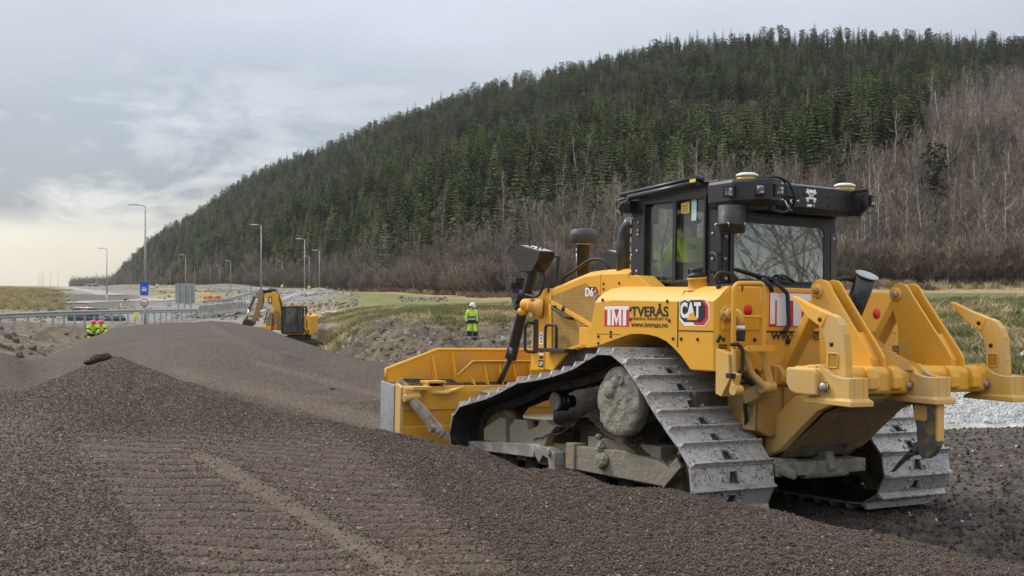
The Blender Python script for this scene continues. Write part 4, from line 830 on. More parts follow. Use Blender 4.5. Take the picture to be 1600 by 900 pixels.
def pod(s, y_in):
    e_ = .0 if s > 0 else .13
    po = [(.42, .86), (.09, .875), (-.10, .78), (-.17, .64), (-.13, .50), (.0, y_in), (.42, y_in)]
    lo = [(.42, .84), (.10, .85), (-.01, .78), (-.06, .66), (-.04, .52), (.04, y_in), (.42, y_in)]
    po = [(x, max(y-e_, y_in) if e_ else y) for x, y in po]; lo = [(x, max(y-e_, y_in) if e_ else y) for x, y in lo]
    if e_: po[4] = (-.06, .575); lo[4] = (.0, .575)
    m = MB(); m.loft([[(x, y*s, 2.745) for x, y in lo], [(x, y*s, 2.80) for x, y in po], [(x, y*s, 2.955) for x, y in po], [(x+.0, y*s*.985, 2.985) for x, y in po]]); return m.build('roof_pod', BLK, cb, .006)
pl = pod(1, .42); pr = pod(-1, .56)
LENS = simple('lamp_lens', (.10, .105, .11), .12, .2, col2=(.60, .61, .63), sc=30, lo=.47, hi=.56)
def worklight(c, nrm, parent):
    m = MB(); a, sd, u = basis(nrm); c = Vector(c); h = .054
    m.loft([[c-a*.05+sd*(i*h*.7)+u*(j*h*.7) for i, j in ((-1, -1), (1, -1), (1, 1), (-1, 1))], [c+sd*(i*h)+u*(j*h) for i, j in ((-1, -1), (1, -1), (1, 1), (-1, 1))], [c+a*.02+sd*(i*h)+u*(j*h) for i, j in ((-1, -1), (1, -1), (1, 1), (-1, 1))]])
    o = m.build('work_light', RUB, parent, .006)
    m = MB(); m.loft([[c+a*.021+sd*(i*h*.60)+u*(j*h*.60) for i, j in ((-1, -1), (1, -1), (1, 1), (-1, 1))], [c+a*.024+sd*(i*h*.56)+u*(j*h*.56) for i, j in ((-1, -1), (1, -1), (1, 1), (-1, 1))]]); m.build('lens', LENS, o)
    return o
for c_, n__ in (((.10, .895, 2.875), (-.5, .8, -.12)), ((-.14, .76, 2.885), (-.85, .5, -.1)), ((-.17, .565, 2.885), (-1, .1, -.1))): worklight(c_, n__, pl)
worklight((-.125, -.655, 2.875), (-.9, -.35, -.1), pr)
m = MB(); m.mi = 0; m.cyl((.02, -.62, 2.76), (-.08, -.60, 2.72), .02); m.build('bracket', SILV, pr)
for s in (1, -1):
    m = MB(); m.mi = 0; m.lathe((.17, .62*s, 2.982), [(.085, 0), (.092, .012), (.092, .045)], 32); m.mi = 1; m.lathe((.17, .62*s, 3.03), [(.098, 0), (.102, .010), (.098, .022), (.07, .034), (.001, .042)], 32); m.build('position_antenna', [simple('amber_ring', (.65, .40, .03), .4), simple('white_cap', (.75, .74, .70), .4)], pl if s > 0 else pr)
m = MB(); m.lathe((.10, .86, 2.75), [(.12, 0), (.12, -.15), (.128, -.16), (.128, -.175), (.118, -.18), (.110, -.235), (.02, -.24)], 36); ac = m.build('air_cleaner', BLKD, cb)
m = MB()
for t in (2.2, 3.3, 4.4, 5.6, .9): m.tube(arc([(.10+.118*math.cos(t), .86+.118*math.sin(t), 2.60), (.10+.15*math.cos(t), .86+.15*math.sin(t), 2.585), (.10+.125*math.cos(t), .86+.125*math.sin(t), 2.555)], .02), .006, 6)
m.build('clip', CHR, ac)
m = MB(); m.tube(arc([(-.03, .60, 3.0), (-.06, .48, 3.03), (-.08, .34, 2.98), (-.08, .27, 2.82), (-.03, .26, 2.78)], .1), .011); m.tube(arc([(-.04, .30, 2.80), (-.07, .36, 2.71), (-.03, .50, 2.72), (.0, .58, 2.80)], .1), .012); m.tube(arc([(.1, .65, 3.0), (-.02, .50, 3.035), (-.04, .36, 3.0), (0, .3, 2.9)], .1), .009); hs = m.build('cable', RUB, bm_)
m = MB(); m.box((-.005, .16, 2.86), (-.035, .37, 2.96)); m.box((-.036, .34, 2.88), (-.042, .36, 2.95)); m.build('junction_box', BLK, bm_, .004)
m = MB()
for a_, b_ in ((.40, 2.83), (.37, 2.83), (.21, 2.83), (.18, 2.83)): m.lathe((-.005, a_, b_), [(.013, 0), (.013, .02), (.001, .021)], 8, (-1, 0, 0))
m.tube([(-.05, .38, 2.82), (-.055, .33, 2.75), (-.05, .29, 2.735)], .008); m.lathe((-.02, .29, 2.815), [(.022, 0), (.024, .02), (.015, .04)], 12, (-1, 0, 0)); m.build('connector', CHR, bm_)
m = MB()
for y_, z_ in ((-.23, 2.90), (-.42, 2.90), (-.23, 2.82), (-.42, 2.82), (.08, 2.90), (-.05, 2.80), (-.02, 2.80), (-.5, 2.80)): m.lathe((-.001, y_, z_), [(.012, 0), (.012, .008), (.001, .01)], 8, (-1, 0, 0))
m.build('bolt', BLKD, bm_)
# white skull and crossbones on the beam
m = MB(); sx, sy, sz = -.004, 0.0, 2.885
m.lathe((sx+.004, sy, sz+.028), [(.034, 0), (.034, .004), (.001, .005)], 24, (-1, 0, 0)); m.box((sx+.003, sy-.02, sz-.025), (sx-.002, sy+.02, sz+.01))
for s in (1, -1):
    for q in (1, -1):
        m.bar((sx, sy-.045*s, sz-.035*q+.005), (sx, sy, sz+.005), .004, .018); m.lathe((sx+.004, sy-.052*s, sz-.030*q+.005), [(.014, 0), (.014, .004), (.001, .005)], 12, (-1, 0, 0)); m.lathe((sx+.004, sy-.043*s, sz-.048*q+.005), [(.014, 0), (.014, .004), (.001, .005)], 12, (-1, 0, 0))
m.box((sx+.003, sy-.05, sz-.095), (sx-.002, sy+.05, sz-.073)); sk = m.build('skull_emblem', WHT, bm_)
m = MB()
for s in (1, -1): m.lathe((sx-.001, sy+.014*s, sz+.025), [(.009, 0), (.009, .003), (.001, .0035)], 12, (-1, 0, 0))
m.bar((sx-.003, sy, sz+.006), (sx-.003, sy, sz+.012), .003, .006); m.build('eye_sockets', INK, sk)
# inside: seat, console, steering levers
m = MB(); m.box((1.0, -.02, 2.05), (1.4, .48, 2.22)); m.box((.86, -.02, 2.20), (.97, .42, 2.50)); m.box((.88, .10, 2.50), (.95, .36, 2.60)); m.box((.8, .5, 2.05), (1.3, .6, 2.30)); m.box((.8, -.2, 2.05), (1.3, -.1, 2.32)); m.box((1.45, -.3, 2.05), (1.62, .5, 2.30)); m.build('seat', simple('seat_black', (.03, .031, .034), .8), cb, .03, 3)
m = MB(); m.tube(arc([(1.36, .62, 2.12), (1.34, .64, 2.45), (1.22, .66, 2.72)], .1), .014); m.build('grab_bar', simple('pale_grey_plastic', (.35, .37, .37), .5), cb)
m = MB(); m.ext([(.40, 2.09), (.42, 2.20), (.62, 2.20), (.7, 2.09)], 'y', -.35, .05); m.build('rear_shelf', simple('mint_cover', (.42, .58, .54), .6), cb, .03)
# ---------------- lettering and badges
RS = (PI/2, 0, PI); RR = (PI/2, 0, -PI/2); YS = 1.1535
m = MB(); m.box((1.565, 1.1495, 1.675), (1.175, 1.152, 1.875)); lg = m.build('company_logo', RED, dz)
m = MB()   # white TMT monogram with a common top bar
y0, y1 = 1.1515, 1.1535
m.box((1.560, y0, 1.835), (1.180, y1, 1.870)); m.box((1.515, y0, 1.685), (1.465, y1, 1.835)); m.box((1.270, y0, 1.685), (1.220, y1, 1.835))
m.box((1.445, y0, 1.685), (1.410, y1, 1.835)); m.box((1.330, y0, 1.685), (1.295, y1, 1.835)); m.ext([(1.410, 1.835), (1.410, 1.780), (1.370, 1.685), (1.330, 1.780), (1.330, 1.835), (1.370, 1.745)], 'y', y0, y1)
m.build('monogram', WHT, lg)
m = MB(); m.ext([(1.400, 1.840), (1.340, 1.840), (1.370, 1.775)], 'y', y1, y1+.001); m.build('red_notch', RED, lg)
text('TVERÅS', .545, .088, (1.145, YS, 1.775), RS, 'company_name', INK, dz, bold=.022)
text('MASKIN & TRANSPORT AS', .535, .027, (1.135, YS, 1.737), RS, 'company_line', INK, dz, bold=-.004)
text('www.tveraas.no', .535, .052, (1.140, YS, 1.674), RS, 'web_address', INK, dz, bold=.0)
# maker's badge: dark hexagon with a red edge, white letters over a yellow triangle
def hexa(x0, x1, z0, z1, cut): return [(x0, z0+cut*.9), (x0, z1), (x1+cut, z1), (x1, z1-cut), (x1, z0+cut), (x1+cut, z0), (x0-cut*1.2, z0)]
bp = MB(); bp.ext(hexa(.445, .050, 1.690, 1.925, .06), 'y', 1.1495, 1.1515)
bd = bp.build('maker_badge', WHT, dz)
m = MB(); m.ext(hexa(.30, .062, 1.698, 1.917, .055), 'y', 1.1515, 1.1525); m.build('red_edge', RED, bd)
m = MB(); m.ext(hexa(.435, .100, 1.725, 1.905, .045), 'y', 1.1523, 1.1533); m.build('dark_field', INK, bd)
for dx, mt, bo, yy_ in ((0, INK, .02, 1.1537), (0, WHT, .0, 1.1550)): text('CAT', .275+bo*.8, .125+bo*.8, (.432+bo*.4, yy_, 1.768-bo*.4), RS, 'badge_letters', mt, bd, bold=.05+bo*2, th=.0008)
m = MB(); m.ext([(.345, 1.742), (.195, 1.742), (.270, 1.815)], 'y', 1.1553, 1.1563); m.build('yellow_triangle', YST if False else Y1, bd)
# D6 plate on the hood
m = MB(); m.ext([(2.655, 1.985), (2.655, 2.09), (2.47, 2.09), (2.43, 2.04), (2.47, 1.985)], 'y', .603, .606); mp_ = m.build('model_plate', INK, dz)
m = MB(); m.ext([(2.49, 1.99), (2.49, 2.085), (2.468, 2.085), (2.436, 2.04), (2.468, 1.99)], 'y', .606, .607); m.build('red_edge', RED, mp_)
text('D6', .150, .086, (2.655, .6075, 1.994), RS, 'model_number', WHT, mp_, bold=.04); text('XE', .036, .022, (2.50, .6075, 2.03), RS, 'model_suffix', WHT, mp_, bold=.01)
m = MB(); m.box((3.545, .6055, 1.205), (3.445, .608, 1.285)); pp = m.build('type_plate', INK, dz); text('LGP', .08, .042, (3.535, .6085, 1.225), RS, 'type_letters', WHT, pp, bold=.03)
m = MB(); m.box((3.53, .6055, 1.46), (3.46, .608, 1.60)); m.box((3.53, .6055, 1.34), (3.45, .608, 1.36)); st_ = m.build('data_sticker', WHT, dz)
m = MB(); m.box((3.53, .6055, 1.37), (3.45, .608, 1.40)); m.box((3.53, .6055, 1.30), (3.45, .608, 1.33))
for k in range(3): m.box((3.51, .608, 1.48+k*.035), (3.48, .6085, 1.50+k*.035))
m.build('sticker_bars', INK, st_)
# rear poster
m = MB(); m.box((-.0585, .56, 1.695), (-.061, -.55, 2.005)); po_ = m.build('rear_poster', RED, dz)
m = MB(); m.box((-.061, .55, 1.93), (-.063, -.54, 1.995))
for a_, b_ in ((.47, .33), (-.32, -.46)): m.box((-.061, a_, 1.705), (-.063, b_, 1.93))
m.box((-.061, .27, 1.705), (-.063, .17, 1.93)); m.box((-.061, -.16, 1.705), (-.063, -.26, 1.93)); m.ext([(.17, 1.93), (.17, 1.85), (.005, 1.705), (-.16, 1.85), (-.16, 1.93), (.005, 1.80)], 'x', -.061, -.063)
m.ext([(.55, 1.72), (.49, 1.72), (.49, 1.93), (.55, 1.93)], 'x', -.061, -.062); m.build('monogram', WHT, po_)
text('www.tveraas.no', 1.05, .095, (-.0600, .53, 1.585), RR, 'rear_web_address', INK, dz, bold=.004)
for s in (1, -1):
    m = MB(); m.lathe((-.058, .81*s, 1.835), [(.048, 0), (.048, .006), (.001, .007)], 28, (-1, 0, 0)); m.build('red_reflector', REDD, dz)
# ---------------- rear steps, handles, hose coupling
m = MB(); m.tube(arc([(-.20, 1.10, 1.30), (-.20, 1.10, 2.055), (-.20, .80, 2.065), (-.20, .77, 2.05), (-.20, .77, 1.52)], .07), .021, 12); m.tube([(-.20, 1.10, 1.78), (-.20, .77, 1.775)], .012); m.bar((-.20, .77, 1.80), (-.20, .77, 1.46), .045, .045); lad = m.build('ladder', Y2, dz, .003)
m = MB(); m.box((-.34, 1.07, 1.485), (-.33, .74, 1.535)); m.box((-.34, 1.07, 1.50), (-.12, 1.05, 1.52)); m.box((-.34, .76, 1.50), (-.12, .74, 1.52))
for k in range(4): m.box((-.335, 1.06, 1.505), (-.33+k*.06, .75, 1.515)) if k == 0 else m.box((-.34+k*.06, 1.06, 1.503), (-.325+k*.06, .75, 1.517))
for k in range(4): m.box((-.335, 1.05-k*.1, 1.503), (-.12, 1.035-k*.1, 1.516))
m.build('step', Y2, lad, .002)
m = MB(); m.tube(arc([(-.16, .93, 1.48), (-.20, .90, 1.30), (-.30, .80, 1.16), (-.22, .78, 1.15)], .05), .03); m.bar((-.2, .78, 1.5), (-.28, .74, 1.2), .03, .05); m.cyl((-.26, .70, 1.18), (-.26, .84, 1.18), .05); m.ext([(-.05, 1.50), (-.20, 1.46), (-.22, 1.25), (-.12, 1.10), (-.05, 1.12)], 'y', 1.06, 1.16); m.build('lower_bracket', Y3, dz, .006)
m = MB(); m.tube([(-.23, 1.12, 1.5), (-.23, 1.12, 1.18)], .022); m.bar((-.28, 1.13, 1.30), (-.24, 1.13, 1.14), .05, .06); m.cyl((-.27, 1.08, 1.16), (-.27, 1.17, 1.16), .045); m.bar((-.2, .74, 1.5), (-.2, .74, 1.3), .03, .035); m.build('step_hanger', Y3, dz, .004)
m = MB(); m.tube(arc([(-.24, 1.17, 1.54), (-.26, 1.10, 1.545), (-.28, 1.07, 1.50), (-.28, 1.07, 1.29), (-.25, 1.13, 1.27), (-.24, 1.19, 1.275)], .05), .017); m.box((-.23, 1.21, 1.26), (-.29, 1.14, 1.30)); m.build('lower_handle', RUB, lad)
m = MB(); m.tube(arc([(.06, 1.02, 2.00), (.08, 1.06, 2.12), (.06, 1.02, 2.165), (-.02, .93, 2.14), (-.05, .86, 2.02), (-.03, .92, 1.955), (-.02, .99, 1.98)], .06), .017); m.tube([(-.03, .92, 1.955), (0, .99, 1.975), (.0, 1.02, 1.98)], .024); m.tube([(.06, 1.02, 2.0), (.06, 1.05, 2.05)], .024); m.build('grab_handle', RUB, dz)
m = MB(); m.tube(arc([(-.06, .50, 2.10), (-.10, .44, 2.03), (-.11, .39, 1.99), (-.11, .37, 1.70), (-.10, .44, 1.64)], .05), .019); m.build('rear_handle', RUB, dz)
m = MB(); m.tube(arc([(-.03, .62, 2.12), (-.08, .57, 2.06), (-.06, .53, 2.01)], .04), .020); m.build('hose_stub', RUB, dz)
m = MB(); m.mi = 0; m.lathe((-.055, 1.05, 1.80), [(.072, 0), (.072, .02), (.05, .025), (.045, .06), (.05, .065), (.05, .08), (.001, .08)], 24, (-1, .15, 0)); m.tube(arc([(-.12, 1.05, 1.81), (-.19, 1.04, 1.81), (-.20, 1.02, 1.70)], .06), .036, 14); 
for t in range(8): m.lathe((-.075, 1.05+.058*math.cos(t*PI/4), 1.80+.058*math.sin(t*PI/4)), [(.009, 0), (.009, .012), (.001, .013)], 8, (-1, 0, 0))
cp = m.build('hose_coupling', Y3, dz)
m = MB(); m.lathe((-.20, 1.02, 1.70), [(.037, 0), (.037, .035)], 18, (0, 0, -1)); m.build('pale_collar', WHT, cp)
m = MB(); m.lathe((-.20, 1.02, 1.667), [(.040, 0), (.044, .02), (.038, .03), (.043, .04), (.036, .055), (.040, .07), (.034, .10), (.001, .10)], 18, (0, 0, -1)); m.build('hose_end', RUB, cp)
m = MB()
for y_, z_ in ((.62, 1.60), (.60, 1.56), (.72, 1.58), (1.12, 1.60), (1.08, 1.58), (1.14, 1.57), (.33, 1.56), (-.45, 1.40), (.3, 1.40)): m.lathe((-.046, y_, z_), [(.018, 0), (.018, .012), (.001, .014)], 8, (-1, 0, 0))
m.bar((-.06, .34, 1.585), (-.06, .28, 1.555), .02, .03); m.build('bolt', BLKD, dz)
m = MB(); m.tube(arc([(-.05, .9, 1.3), (-.12, .8, 1.2), (-.05, .6, 1.1), (.2, .5, 1.0)], .1), .028); m.tube(arc([(-.04, .7, 1.32), (-.12, .68, 1.15), (.0, .66, .95)], .1), .022); m.tube(arc([(-.04, .95, 1.32), (-.12, .9, 1.1), (-.05, .8, .85), (.1, .7, .8)], .1), .018); m.build('hydraulic_hose', RUB, dz)
# transmission case between the tracks
m = MB(); m.ext([(.75, 1.18), (.75, .80), (.62, .74), (.15, .74), (-.5, .74), (-.62, .80), (-.62, 1.18)], 'x', .5, -.13); m.box((-.13, -.46, .76), (-.16, .46, 1.17)); tc_ = m.build('rear_case', Y5, dz, .02)
m = MB(); m.box((-.135, .77, .80), (.02, .80, 1.16)); m.cyl((-.1, .86, 1.06), (-.1, .64, 1.13), .06); m.bar((-.14, .95, 1.08), (-.20, .74, 1.17), .08, .10); m.build('case_rib', Y4, tc_, .008)
# lower ripper hinge castings
m = MB(); m.box((.05, -.5, .40), (-.22, .62, .52)); m.cyl((-.12, .70, .50), (-.12, .30, .47), .07); m.cyl((-.16, .25, .42), (-.16, -.30, .42), .06); m.bar((-.1, .6, .5), (-.3, .45, .42), .12, .08); m.ext([(.0, .55), (-.2, .6), (-.26, .45), (-.15, .35), (0, .36)], 'y', -.1, .0); m.build('hinge_casting', MUD, dz, .012)
# ---------------- blade
bl = MB()
top = [(1.98, 1.0), (1.98, 1.14), (1.32, 1.365), (-1.32, 1.365), (-1.98, 1.14), (-1.98, 1.0)]
bl.ext(top, 'x', 4.60, 4.63)
# curved moldboard (concave to the front) below and behind the flange
cur = [(4.66, .95), (4.58, .80), (4.52, .62), (4.50, .45), (4.52, .28), (4.60, .12), (4.66, .02), (4.69, .02), (4.63, .14), (4.56, .28), (4.54, .45), (4.56, .62), (4.62, .80), (4.69, .95)]
bl.ext(cur, 'y', -1.97, 1.97)
blade = bl.build('blade', Y2, dz, .004)
m = MB(); m.ext([(4.62, .97), (4.24, .965), (4.22, .90), (4.22, .70), (4.235, .695), (4.235, .52), (4.22, .51), (4.22, .30), (4.40, .20), (4.62, .20)], 'y', -1.96, 1.96); m.build('blade_back', Y2, blade, .006)
m = MB(); m.tube([(4.615, 1.985, 1.02), (4.615, 1.985, 1.14), (4.615, 1.32, 1.368), (4.615, -1.32, 1.368), (4.615, -1.985, 1.14), (4.615, -1.985, 1.02)], .022, 8); m.build('blade_rim', Y1, blade)
m = MB()
for y, z_ in ((1.48, 1.30), (1.12, 1.345), (-1.12, 1.345), (-1.48, 1.30)): m.ext([(4.60, z_), (4.60, .97), (4.40, .97), (4.57, z_)], 'y', y-.008, y+.008)
m.build('rib', Y1, blade) if False else None
for y, z_ in ((1.40, 1.29), (1.14, 1.345), (-1.14, 1.345), (-1.48, 1.26)):
    g = MB(); g.ext([(4.60, z_), (4.60, .97), (4.45, .97), (4.575, z_)], 'y', y-.008, y+.008); g.build('rib', Y1, blade)
m = MB(); m.ext([(1.16, 1.07), (.96, 1.235), (-.96, 1.235), (-1.16, 1.07), (-1.16, .97), (1.16, .97)], 'x', 4.42, 4.45); m.tube([(4.41, 1.17, 1.07), (4.41, .96, 1.24), (4.41, -.96, 1.24), (4.41, -1.17, 1.07)], .014, 8); cp_ = m.build('centre_plate', Y2, blade, .004)
for y in (.98, .80, .60, .40, .18, -.4, -.8): g = MB(); g.ext([(4.42, 1.22 if y < .96 else 1.06), (4.42, .97), (4.30, .97), (4.40, 1.20 if y < .96 else 1.05)], 'y', y-.007, y+.007); g.build('rib', Y1, blade)
m = MB(); vs = []; n1, n2 = 60, 7
for i in range(n1):
    for j in range(n2): yy = -1.8+3.6*i/(n1-1); xx = 4.30+.30*j/(n2-1); vs.append((xx, yy, .972+.055*(j/(n2-1))*(.6+float(fbm(np.array([yy*3]), np.array([xx*9]), 3, 31)[0]))+ (0 if j else -.01)))
m.smooth = True; m.add(vs, [(i*n2+j, (i+1)*n2+j, (i+1)*n2+j+1, i*n2+j+1) for i in range(n1-1) for j in range(n2-1)]); o = m.build('gravel', M_gravel, blade); o['kind'] = 'stuff'
m = MB(); m.ext([(4.35, .42), (4.35, .975), (4.69, 1.01), (4.69, .40)], 'y', 1.985, 2.010); m.build('side_plate', GREYP, blade, .003)
m = MB(); m.ext([(4.35, .42), (4.35, .975), (4.69, 1.01), (4.69, .40)], 'y', -1.985, -2.010); m.build('side_plate', GREYP, blade, .003)
m = MB(); m.ext([(4.21, .42), (4.20, .96), (4.34, 1.0), (4.34, .42)], 'y', 1.955, 2.0); m.build('end_web', Y3, blade, .006)
for s in (1, -1):
    m = MB(); m.mi = 0; m.bar((4.16, 1.89*s, .84), (3.90, 1.62*s, .44), .075, .11); m.bar((4.15, 1.94*s, .86), (3.90, 1.67*s, .47), .025, .05); m.bar((3.98, 1.70*s, .53), (3.78, 1.50*s, .35), .05, .07); m.cyl((3.96, 1.62*s, .52), (3.96, 1.76*s, .52), .05); m.mi = 1; m.cyl((4.18, 1.78*s, .92), (4.18, 1.98*s, .92), .055); m.box((4.12, 1.82*s, .82), (4.22, 1.97*s, .95)); m.cyl((4.14, 1.80*s, .86), (4.14, 1.99*s, .84), .045); m.box((4.10, 1.66*s, .93), (4.22, 1.90*s, .97))
    m.mi = 0; m.bar((4.36, 1.95*s, 1.03), (4.26, 1.82*s, .88), .06, .07); m.build('tilt_brace', [simple('worn_pale_steel', (.40, .36, .30), .5, .3, col2=(.26, .21, .14), sc=12), Y3], blade, .006)
    m = MB(); m.box((4.40, 1.42*s, 1.00), (4.20, 1.66*s, 1.025)); m.ext([(4.22, .90), (4.22, 1.0), (4.40, 1.0), (4.40, .90)], 'y', 1.63*s, 1.65*s); m.ext([(4.22, .94), (4.22, 1.0), (4.40, 1.0), (4.40, .94)], 'y', 1.43*s, 1.45*s); m.build('bracket', Y3, blade, .003)
    m = MB(); m.add([(4.20, 1.62*s, .90), (4.20, 1.18*s, .965), (4.12, 1.45*s, .90), (4.20, 1.62*s, .885), (4.20, 1.18*s, .95), (4.12, 1.45*s, .885)], [(0, 1, 2), (5, 4, 3), (0, 3, 4, 1), (1, 4, 5, 2), (2, 5, 3, 0)]); m.build('top_web', Y3, blade)
    m = MB(); m.loft([[(4.18, .98*s, .90), (4.05, .90*s, .88), (4.12, .66*s, .93), (4.24, .74*s, .97)], [(4.18, .98*s, .885), (4.05, .90*s, .865), (4.12, .66*s, .915), (4.24, .74*s, .955)]]); m.build('step_plate', Y4, blade)
m = MB(); m.box((3.3, -.75, .30), (4.25, .75, .62)); m.box((3.3, .55, .30), (3.9, .95, .55)); m.box((3.3, -.95, .30), (3.9, -.55, .55)); m.box((4.1, .50, .55), (4.35, .74, .95)); m.box((4.1, -.74, .55), (4.35, -.50, .95)); m.build('push_frame', GRD, dz, .02)
# ---------------- ripper
def rip(nm, mb, mt, par, bev=.006, **k): return mb.build(nm, mt, par, bev, **k)
m = MB(); m.ext([(-.88, 1.21), (-.92, 1.17), (-1.20, 1.17), (-1.22, 1.20), (-1.22, 1.34), (-1.18, 1.39), (-.90, 1.39), (-.87, 1.36)], 'y', -.99, 1.0); beam_r = rip('ripper_beam', m, Y2, dz, .014)
# rounded end box on the near side
def endbox(y0, y1, x0=-.84, x1=-1.17):
    return [(x0, 1.375), (x1+.03, 1.375), (x1, 1.34), (x1, 1.165), (x1+.10, 1.16), (x0-.10, 1.165), (x0-.04, 1.19), (x0, 1.25)]
m = MB(); m.ext(endbox(0, 0), 'y', .99, 1.13); m.ext([(x-.03 if x > -1 else x-.02, z_+(.01 if z_ > 1.3 else -.005)) for x, z_ in endbox(0, 0)], 'y', .97, 1.08); rip('end_box', m, Y3, beam_r, .02, seg=3)
def pocket(yc, shank):
    t_ = .105
    m = MB()
    # flared sleeve: seen from the side, upper edge sweeps down to the rear
    for ya, yb in ((yc+.05, yc+t_), (yc-t_, yc-.05)):
        m.ext([(-1.10, 1.405), (-1.16, 1.41), (-1.20, 1.375), (-1.28, 1.33), (-1.36, 1.313), (-1.455, 1.313), (-1.455, 1.155), (-1.10, 1.155)], 'y', ya, yb)
    m.ext([(-1.40, 1.313), (-1.455, 1.313), (-1.455, 1.155), (-1.40, 1.155)], 'y', yc-.05, yc+.05); m.ext([(-1.02, 1.40), (-1.14, 1.40), (-1.14, 1.155), (-1.02, 1.155)], 'y', yc-t_, yc+t_)
    m.loft([[(-1.06, yc+t_, 1.16), (-1.455, yc+t_, 1.16), (-1.455, yc-t_, 1.16), (-1.06, yc-t_, 1.16)], [(-1.00, yc+t_+.015, 1.135), (-1.49, yc+t_+.02, 1.135), (-1.49, yc-t_-.02, 1.135), (-1.0, yc-t_-.015, 1.135)], [(-.98, yc+t_+.015, 1.105), (-1.49, yc+t_+.02, 1.095), (-1.49, yc-t_-.02, 1.095), (-.98, yc-t_-.015, 1.105)]])
    p = rip('shank_pocket', m, Y3, beam_r, .008, seg=2)
    m = MB(); m.lathe((-1.215, yc+t_-.01, 1.235), [(.058, 0), (.058, .008), (.04, .010)], 24, (0, 1, 0)); m.build('washer', INK, p)
    m = MB(); m.lathe((-1.215, yc+t_, 1.235), [(.034, 0), (.034, .035), (.029, .045), (.001, .046)], 20, (0, 1, 0)); m.tube([(-1.25, yc+t_+.02, 1.265), (-1.26, yc+t_+.02, 1.20), (-1.20, yc+t_+.02, 1.18)], .004, 6); m.build('pin', BOLT, p)
    th = .036
    if shank == 'stored':
        m = MB(); m.ext([(-1.16, 1.16), (-1.155, 1.50), (-1.135, 1.60), (-1.105, 1.665), (-1.075, 1.695), (-1.13, 1.79), (-1.19, 1.80), (-1.25, 1.775), (-1.305, 1.715), (-1.335, 1.64), (-1.355, 1.45), (-1.365, 1.16)], 'y', yc-th, yc+th); sh = rip('ripper_shank', m, Y3, dz, .007)
        m = MB(); m.ext(rr2(-1.275, -1.175, 1.385, 1.495, .018), 'y', yc+th-.001, yc+th+.002); m.build('recess', simple('recess_ochre', (.36, .20, .03), .6), sh)
        m = MB(); m.tube([(x, yc+th+.004, z_) for x, z_ in rr2(-1.275, -1.175, 1.385, 1.495, .018)+[rr2(-1.275, -1.175, 1.385, 1.495, .018)[0]]], .005, 6); m.build('recess_edge', Y2, sh)
        for x, z_, r in ((-1.205, 1.565, .020),): g = MB(); g.lathe((x, yc+th-.001, z_), [(r, 0), (r, .003), (.001, .003)], 18, (0, 1, 0)); g.build('pin_hole', INK, sh)
        # tooth tip, hollow casting tapering to a chisel
        g = MB(); sec = []
        for c_, (dx, dz_), hh, ww in (((-1.14, 1.745), (.86, -.5), .062, .046), ((-1.10, 1.765), (.9, -.4), .060, .050), ((-.98, 1.815), (.8, -.5), .050, .044), ((-.90, 1.865), (.6, -.6), .034, .036), ((-.82, 1.915), (.6, -.6), .018, .032), ((-.775, 1.940), (.6, -.6), .008, .030)):
            nx, nz_ = (-.50, .86) if hh > .04 else (-.52, .85)
            sec.append([(c_[0]-nx*hh, yc+ww, c_[1]-nz_*hh), (c_[0]+nx*hh, yc+ww*.8, c_[1]+nz_*hh), (c_[0]+nx*hh, yc-ww*.8, c_[1]+nz_*hh), (c_[0]-nx*hh, yc-ww, c_[1]-nz_*hh)])
        g.loft(sec); tp = rip('tip', g, Y2, sh, .008); g = MB(); g.lathe((-1.09, yc+.047, 1.758), [(.018, 0), (.018, .004), (.001, .004)], 16, (0, 1, 0)); g.build('pin_hole', INK, tp)
    elif shank == 'down':
        wm_ = simple('worn_shank', (.11, .115, .12), .45, .5, col2=(.30, .19, .07), sc=7, lo=.5, hi=.62)
        m = MB(); m.mi = 0; m.ext([(-1.17, 1.30), (-1.18, 1.08), (-1.225, .90), (-1.235, .78), (-1.19, .765), (-1.275, .655), (-1.33, .65), (-1.38, .68), (-1.435, .76), (-1.44, .85), (-1.425, 1.12), (-1.42, 1.30)], 'y', yc-th, yc+th); sh = rip('ripper_shank', m, wm_, dz, .010)
        m = MB(); m.ext(rr2(-1.335, -1.205, .955, 1.075, .02), 'y', yc+th-.001, yc+th+.002); m.build('recess', Y3, sh); m = MB(); m.box((-1.42, yc-th-.001, .80), (-1.442, yc+th+.001, 1.10)); m.build('rear_edge', Y3, sh)
        g = MB(); sec = []
        for c_, hh, ww in (((-1.235, .715), .062, .046), ((-1.18, .700), .058, .048), ((-1.10, .640), .042, .042), ((-1.03, .575), .028, .036), ((-.965, .505), .008, .032)):
            nx, nz_ = (-.55, .80); sec.append([(c_[0]-nx*hh, yc+ww, c_[1]-nz_*hh), (c_[0]+nx*hh, yc+ww*.8, c_[1]+nz_*hh), (c_[0]+nx*hh, yc-ww*.8, c_[1]+nz_*hh), (c_[0]-nx*hh, yc-ww, c_[1]-nz_*hh)])
        g.loft(sec); tp = rip('tip', g, wm_, sh, .008); g = MB(); g.lathe((-1.19, yc+.047, .70), [(.016, 0), (.016, .004), (.001, .004)], 16, (0, 1, 0)); g.build('pin_hole', INK, tp)
def rr2(x0, x1, z0, z1, r): return rrect(x0, x1, z0, z1, r, 4)
pocket(.97, 'stored'); pocket(.01, 'down'); pocket(-.97, 'stored')
